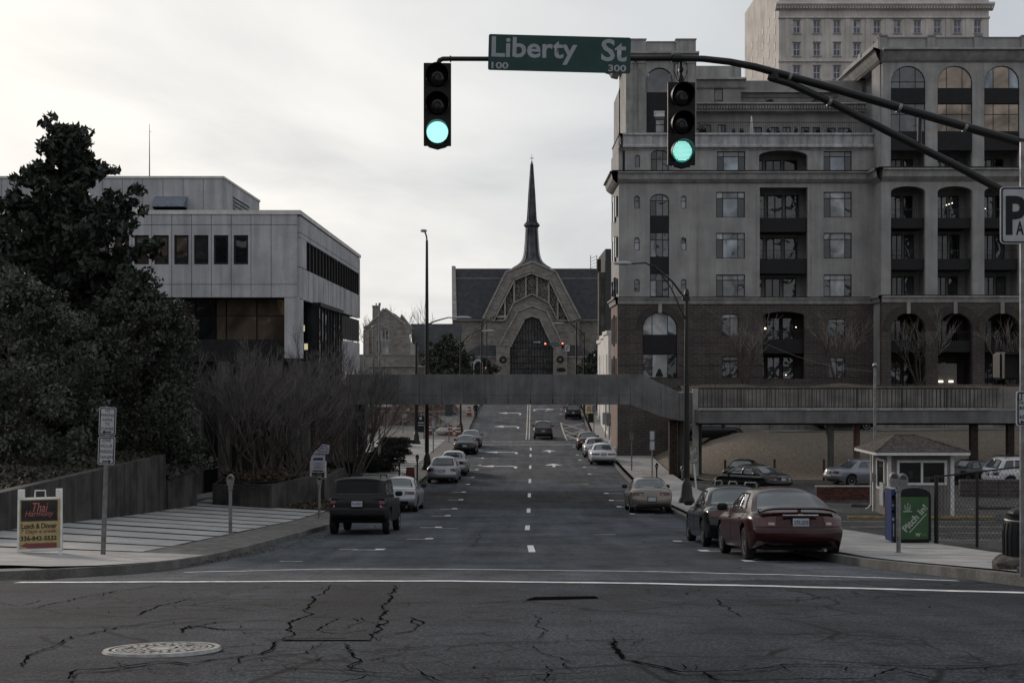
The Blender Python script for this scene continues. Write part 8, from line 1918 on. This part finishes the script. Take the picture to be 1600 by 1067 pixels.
t = thing('site_board', 'dark information board with white emblem by the clipped shrubs', 'sign', (X(657, 122), 122, PLAZA(X(657, 122), 122))); m = MB(); m.box(-.35, .35, 0, .05, .6, 2.1); m.build('panel', M_SIGNB, t); m = MB(); m.box(-.1, .12, -.01, -.001, 1.75, 1.98); m.box(-.3, .3, -.01, -.001, 1.42, 1.5); m.box(-.3, .3, -.01, -.001, 1.2, 1.27); m.build('print', M_SIGNW, t); [MB().box(q0, q0+.07, 0, .05, 0, .6).build('leg', M_SIGNB, t) for q0 in (-.35, .28)]

# ------------------------------------------------------------------ people
def person(label, px, d, z, coat, legs, skin, hair, yaw, stride=.28, H=1.75, bare=False):
    t = thing('person', label, 'person', (X(px, d), d, z), R(yaw)); h = H/1.75
    V = [(0, 0, .95), (0, .01, 1.15), (0, 0, 1.38), (0, .01, 1.50), (0, .02, 1.58), (0, .02, 1.67),
         (-.10, 0, .90), (-.11, stride*.5, .50), (-.11, stride*.85, .08), (-.11, stride*.85+.14, .03), (.10, 0, .90), (.11, -stride*.25, .50), (.11, -stride*1.0, .10), (.11, -stride*1.0+.13, .03),
         (-.19, 0, 1.40), (-.25, -.08, 1.15), (-.24, .0, .92), (-.235, .03, .84), (.19, 0, 1.40), (.25, .07, 1.15), (.24, .14, .95), (.235, .18, .87)]
    E = [(0, 1), (1, 2), (2, 3), (3, 4), (4, 5), (0, 6), (6, 7), (7, 8), (8, 9), (0, 10), (10, 11), (11, 12), (12, 13), (2, 14), (14, 15), (15, 16), (16, 17), (2, 18), (18, 19), (19, 20), (20, 21)]
    Rr = [.165, .155, .175, .065, .085, .085, .10, .075, .05, .045, .10, .075, .05, .045, .075, .055, .045, .04, .075, .055, .045, .04]
    me = bpy.data.meshes.new('body'); me.from_pydata([(a*h, b*h, c_*h) for a, b, c_ in V], E, []); o = bpy.data.objects.new('body', me); COL.objects.link(o)
    md = o.modifiers.new('s', 'SKIN'); 
    for i, r_ in enumerate(Rr): me.skin_vertices[0].data[i].radius = (r_*h*(1.15 if i in (1, 2) else 1), r_*h*(.72 if i in (0, 1, 2) else 1))
    me.skin_vertices[0].data[0].use_root = True
    sb = o.modifiers.new('u', 'SUBSURF'); sb.levels = 1
    dgp = bpy.context.evaluated_depsgraph_get(); me2 = bpy.data.meshes.new_from_object(o.evaluated_get(dgp)); bpy.data.objects.remove(o)
    for mt in (coat, legs, skin, M_RUBBER): me2.materials.append(mt)
    for p in me2.polygons:
        c_ = p.center; p.use_smooth = True
        p.material_index = 2 if (c_.z > 1.5*h or (abs(c_.x) > .2*h and c_.z < .93*h and c_.z > .75*h)) else (0 if (c_.z > .88*h) else (3 if c_.z < .09*h else 1))
    bo_ = link('body', me2, t)
    m = MB(); m.ball((0, -.005, 1.665*h), .105*h, 7, (.92, 1.05, 1.0)); m.v = [v for v in m.v]; m.build('hair', hair, t, smooth=True)
    m = MB(); m.ball((0, .10*h, 1.63*h), .02, 5); m.build('nose', skin, t)
    for sx in (-1, 1): m = MB(); m.ball((sx*.095*h, .02*h, 1.63*h), .025, 5, (.5, 1, 1.3)); m.build('ear', skin, t)
    return t
M_SKIN = mat('skin', (.28, .18, .13), .6); M_COAT = mat('dark_coat', (.014, .014, .017), .9); M_HAIRD = mat('dark_hair', (.014, .011, .01), .7); M_SHIRT = mat('grey_white_top', (.30, .31, .33), .9); M_TROUS = mat('dark_trousers', (.016, .017, .02), .9)
dpn = 148.5; person('man in dark clothes walking away along the edge of the left kerb', 743.5, dpn, G(dpn)+.0, M_COAT, M_TROUS, M_SKIN, M_HAIRD, -4)
dpn = 156.0; person('person in a pale grey top and dark trousers walking up the right pavement', 933.5, dpn, G(dpn)+.135, M_SHIRT, M_TROUS, M_SKIN, M_HAIRD, 3, .22, 1.72)
t = thing('easel_sign', 'small folding easel sign beside the walking person in the pale top', 'sign', (X(939.5, 150), 150, G(150)+.135)); m = MB(); m.tube([(-.3, -.2, 0), (0, 0, 1.15)], .03, 5); m.tube([(.3, -.2, 0), (0, 0, 1.15)], .03, 5); m.tube([(0, .3, 0), (0, 0, 1.15)], .03, 5); m.build('frame', M_CONC, t); m = MB(); m.hexa([(-.2, -.16, .25), (.2, -.16, .25), (.2, -.14, .25), (-.2, -.14, .25), (-.08, -.05, .9), (.08, -.05, .9), (.08, -.03, .9), (-.08, -.03, .9)]); m.build('panel', M_CONC, t)
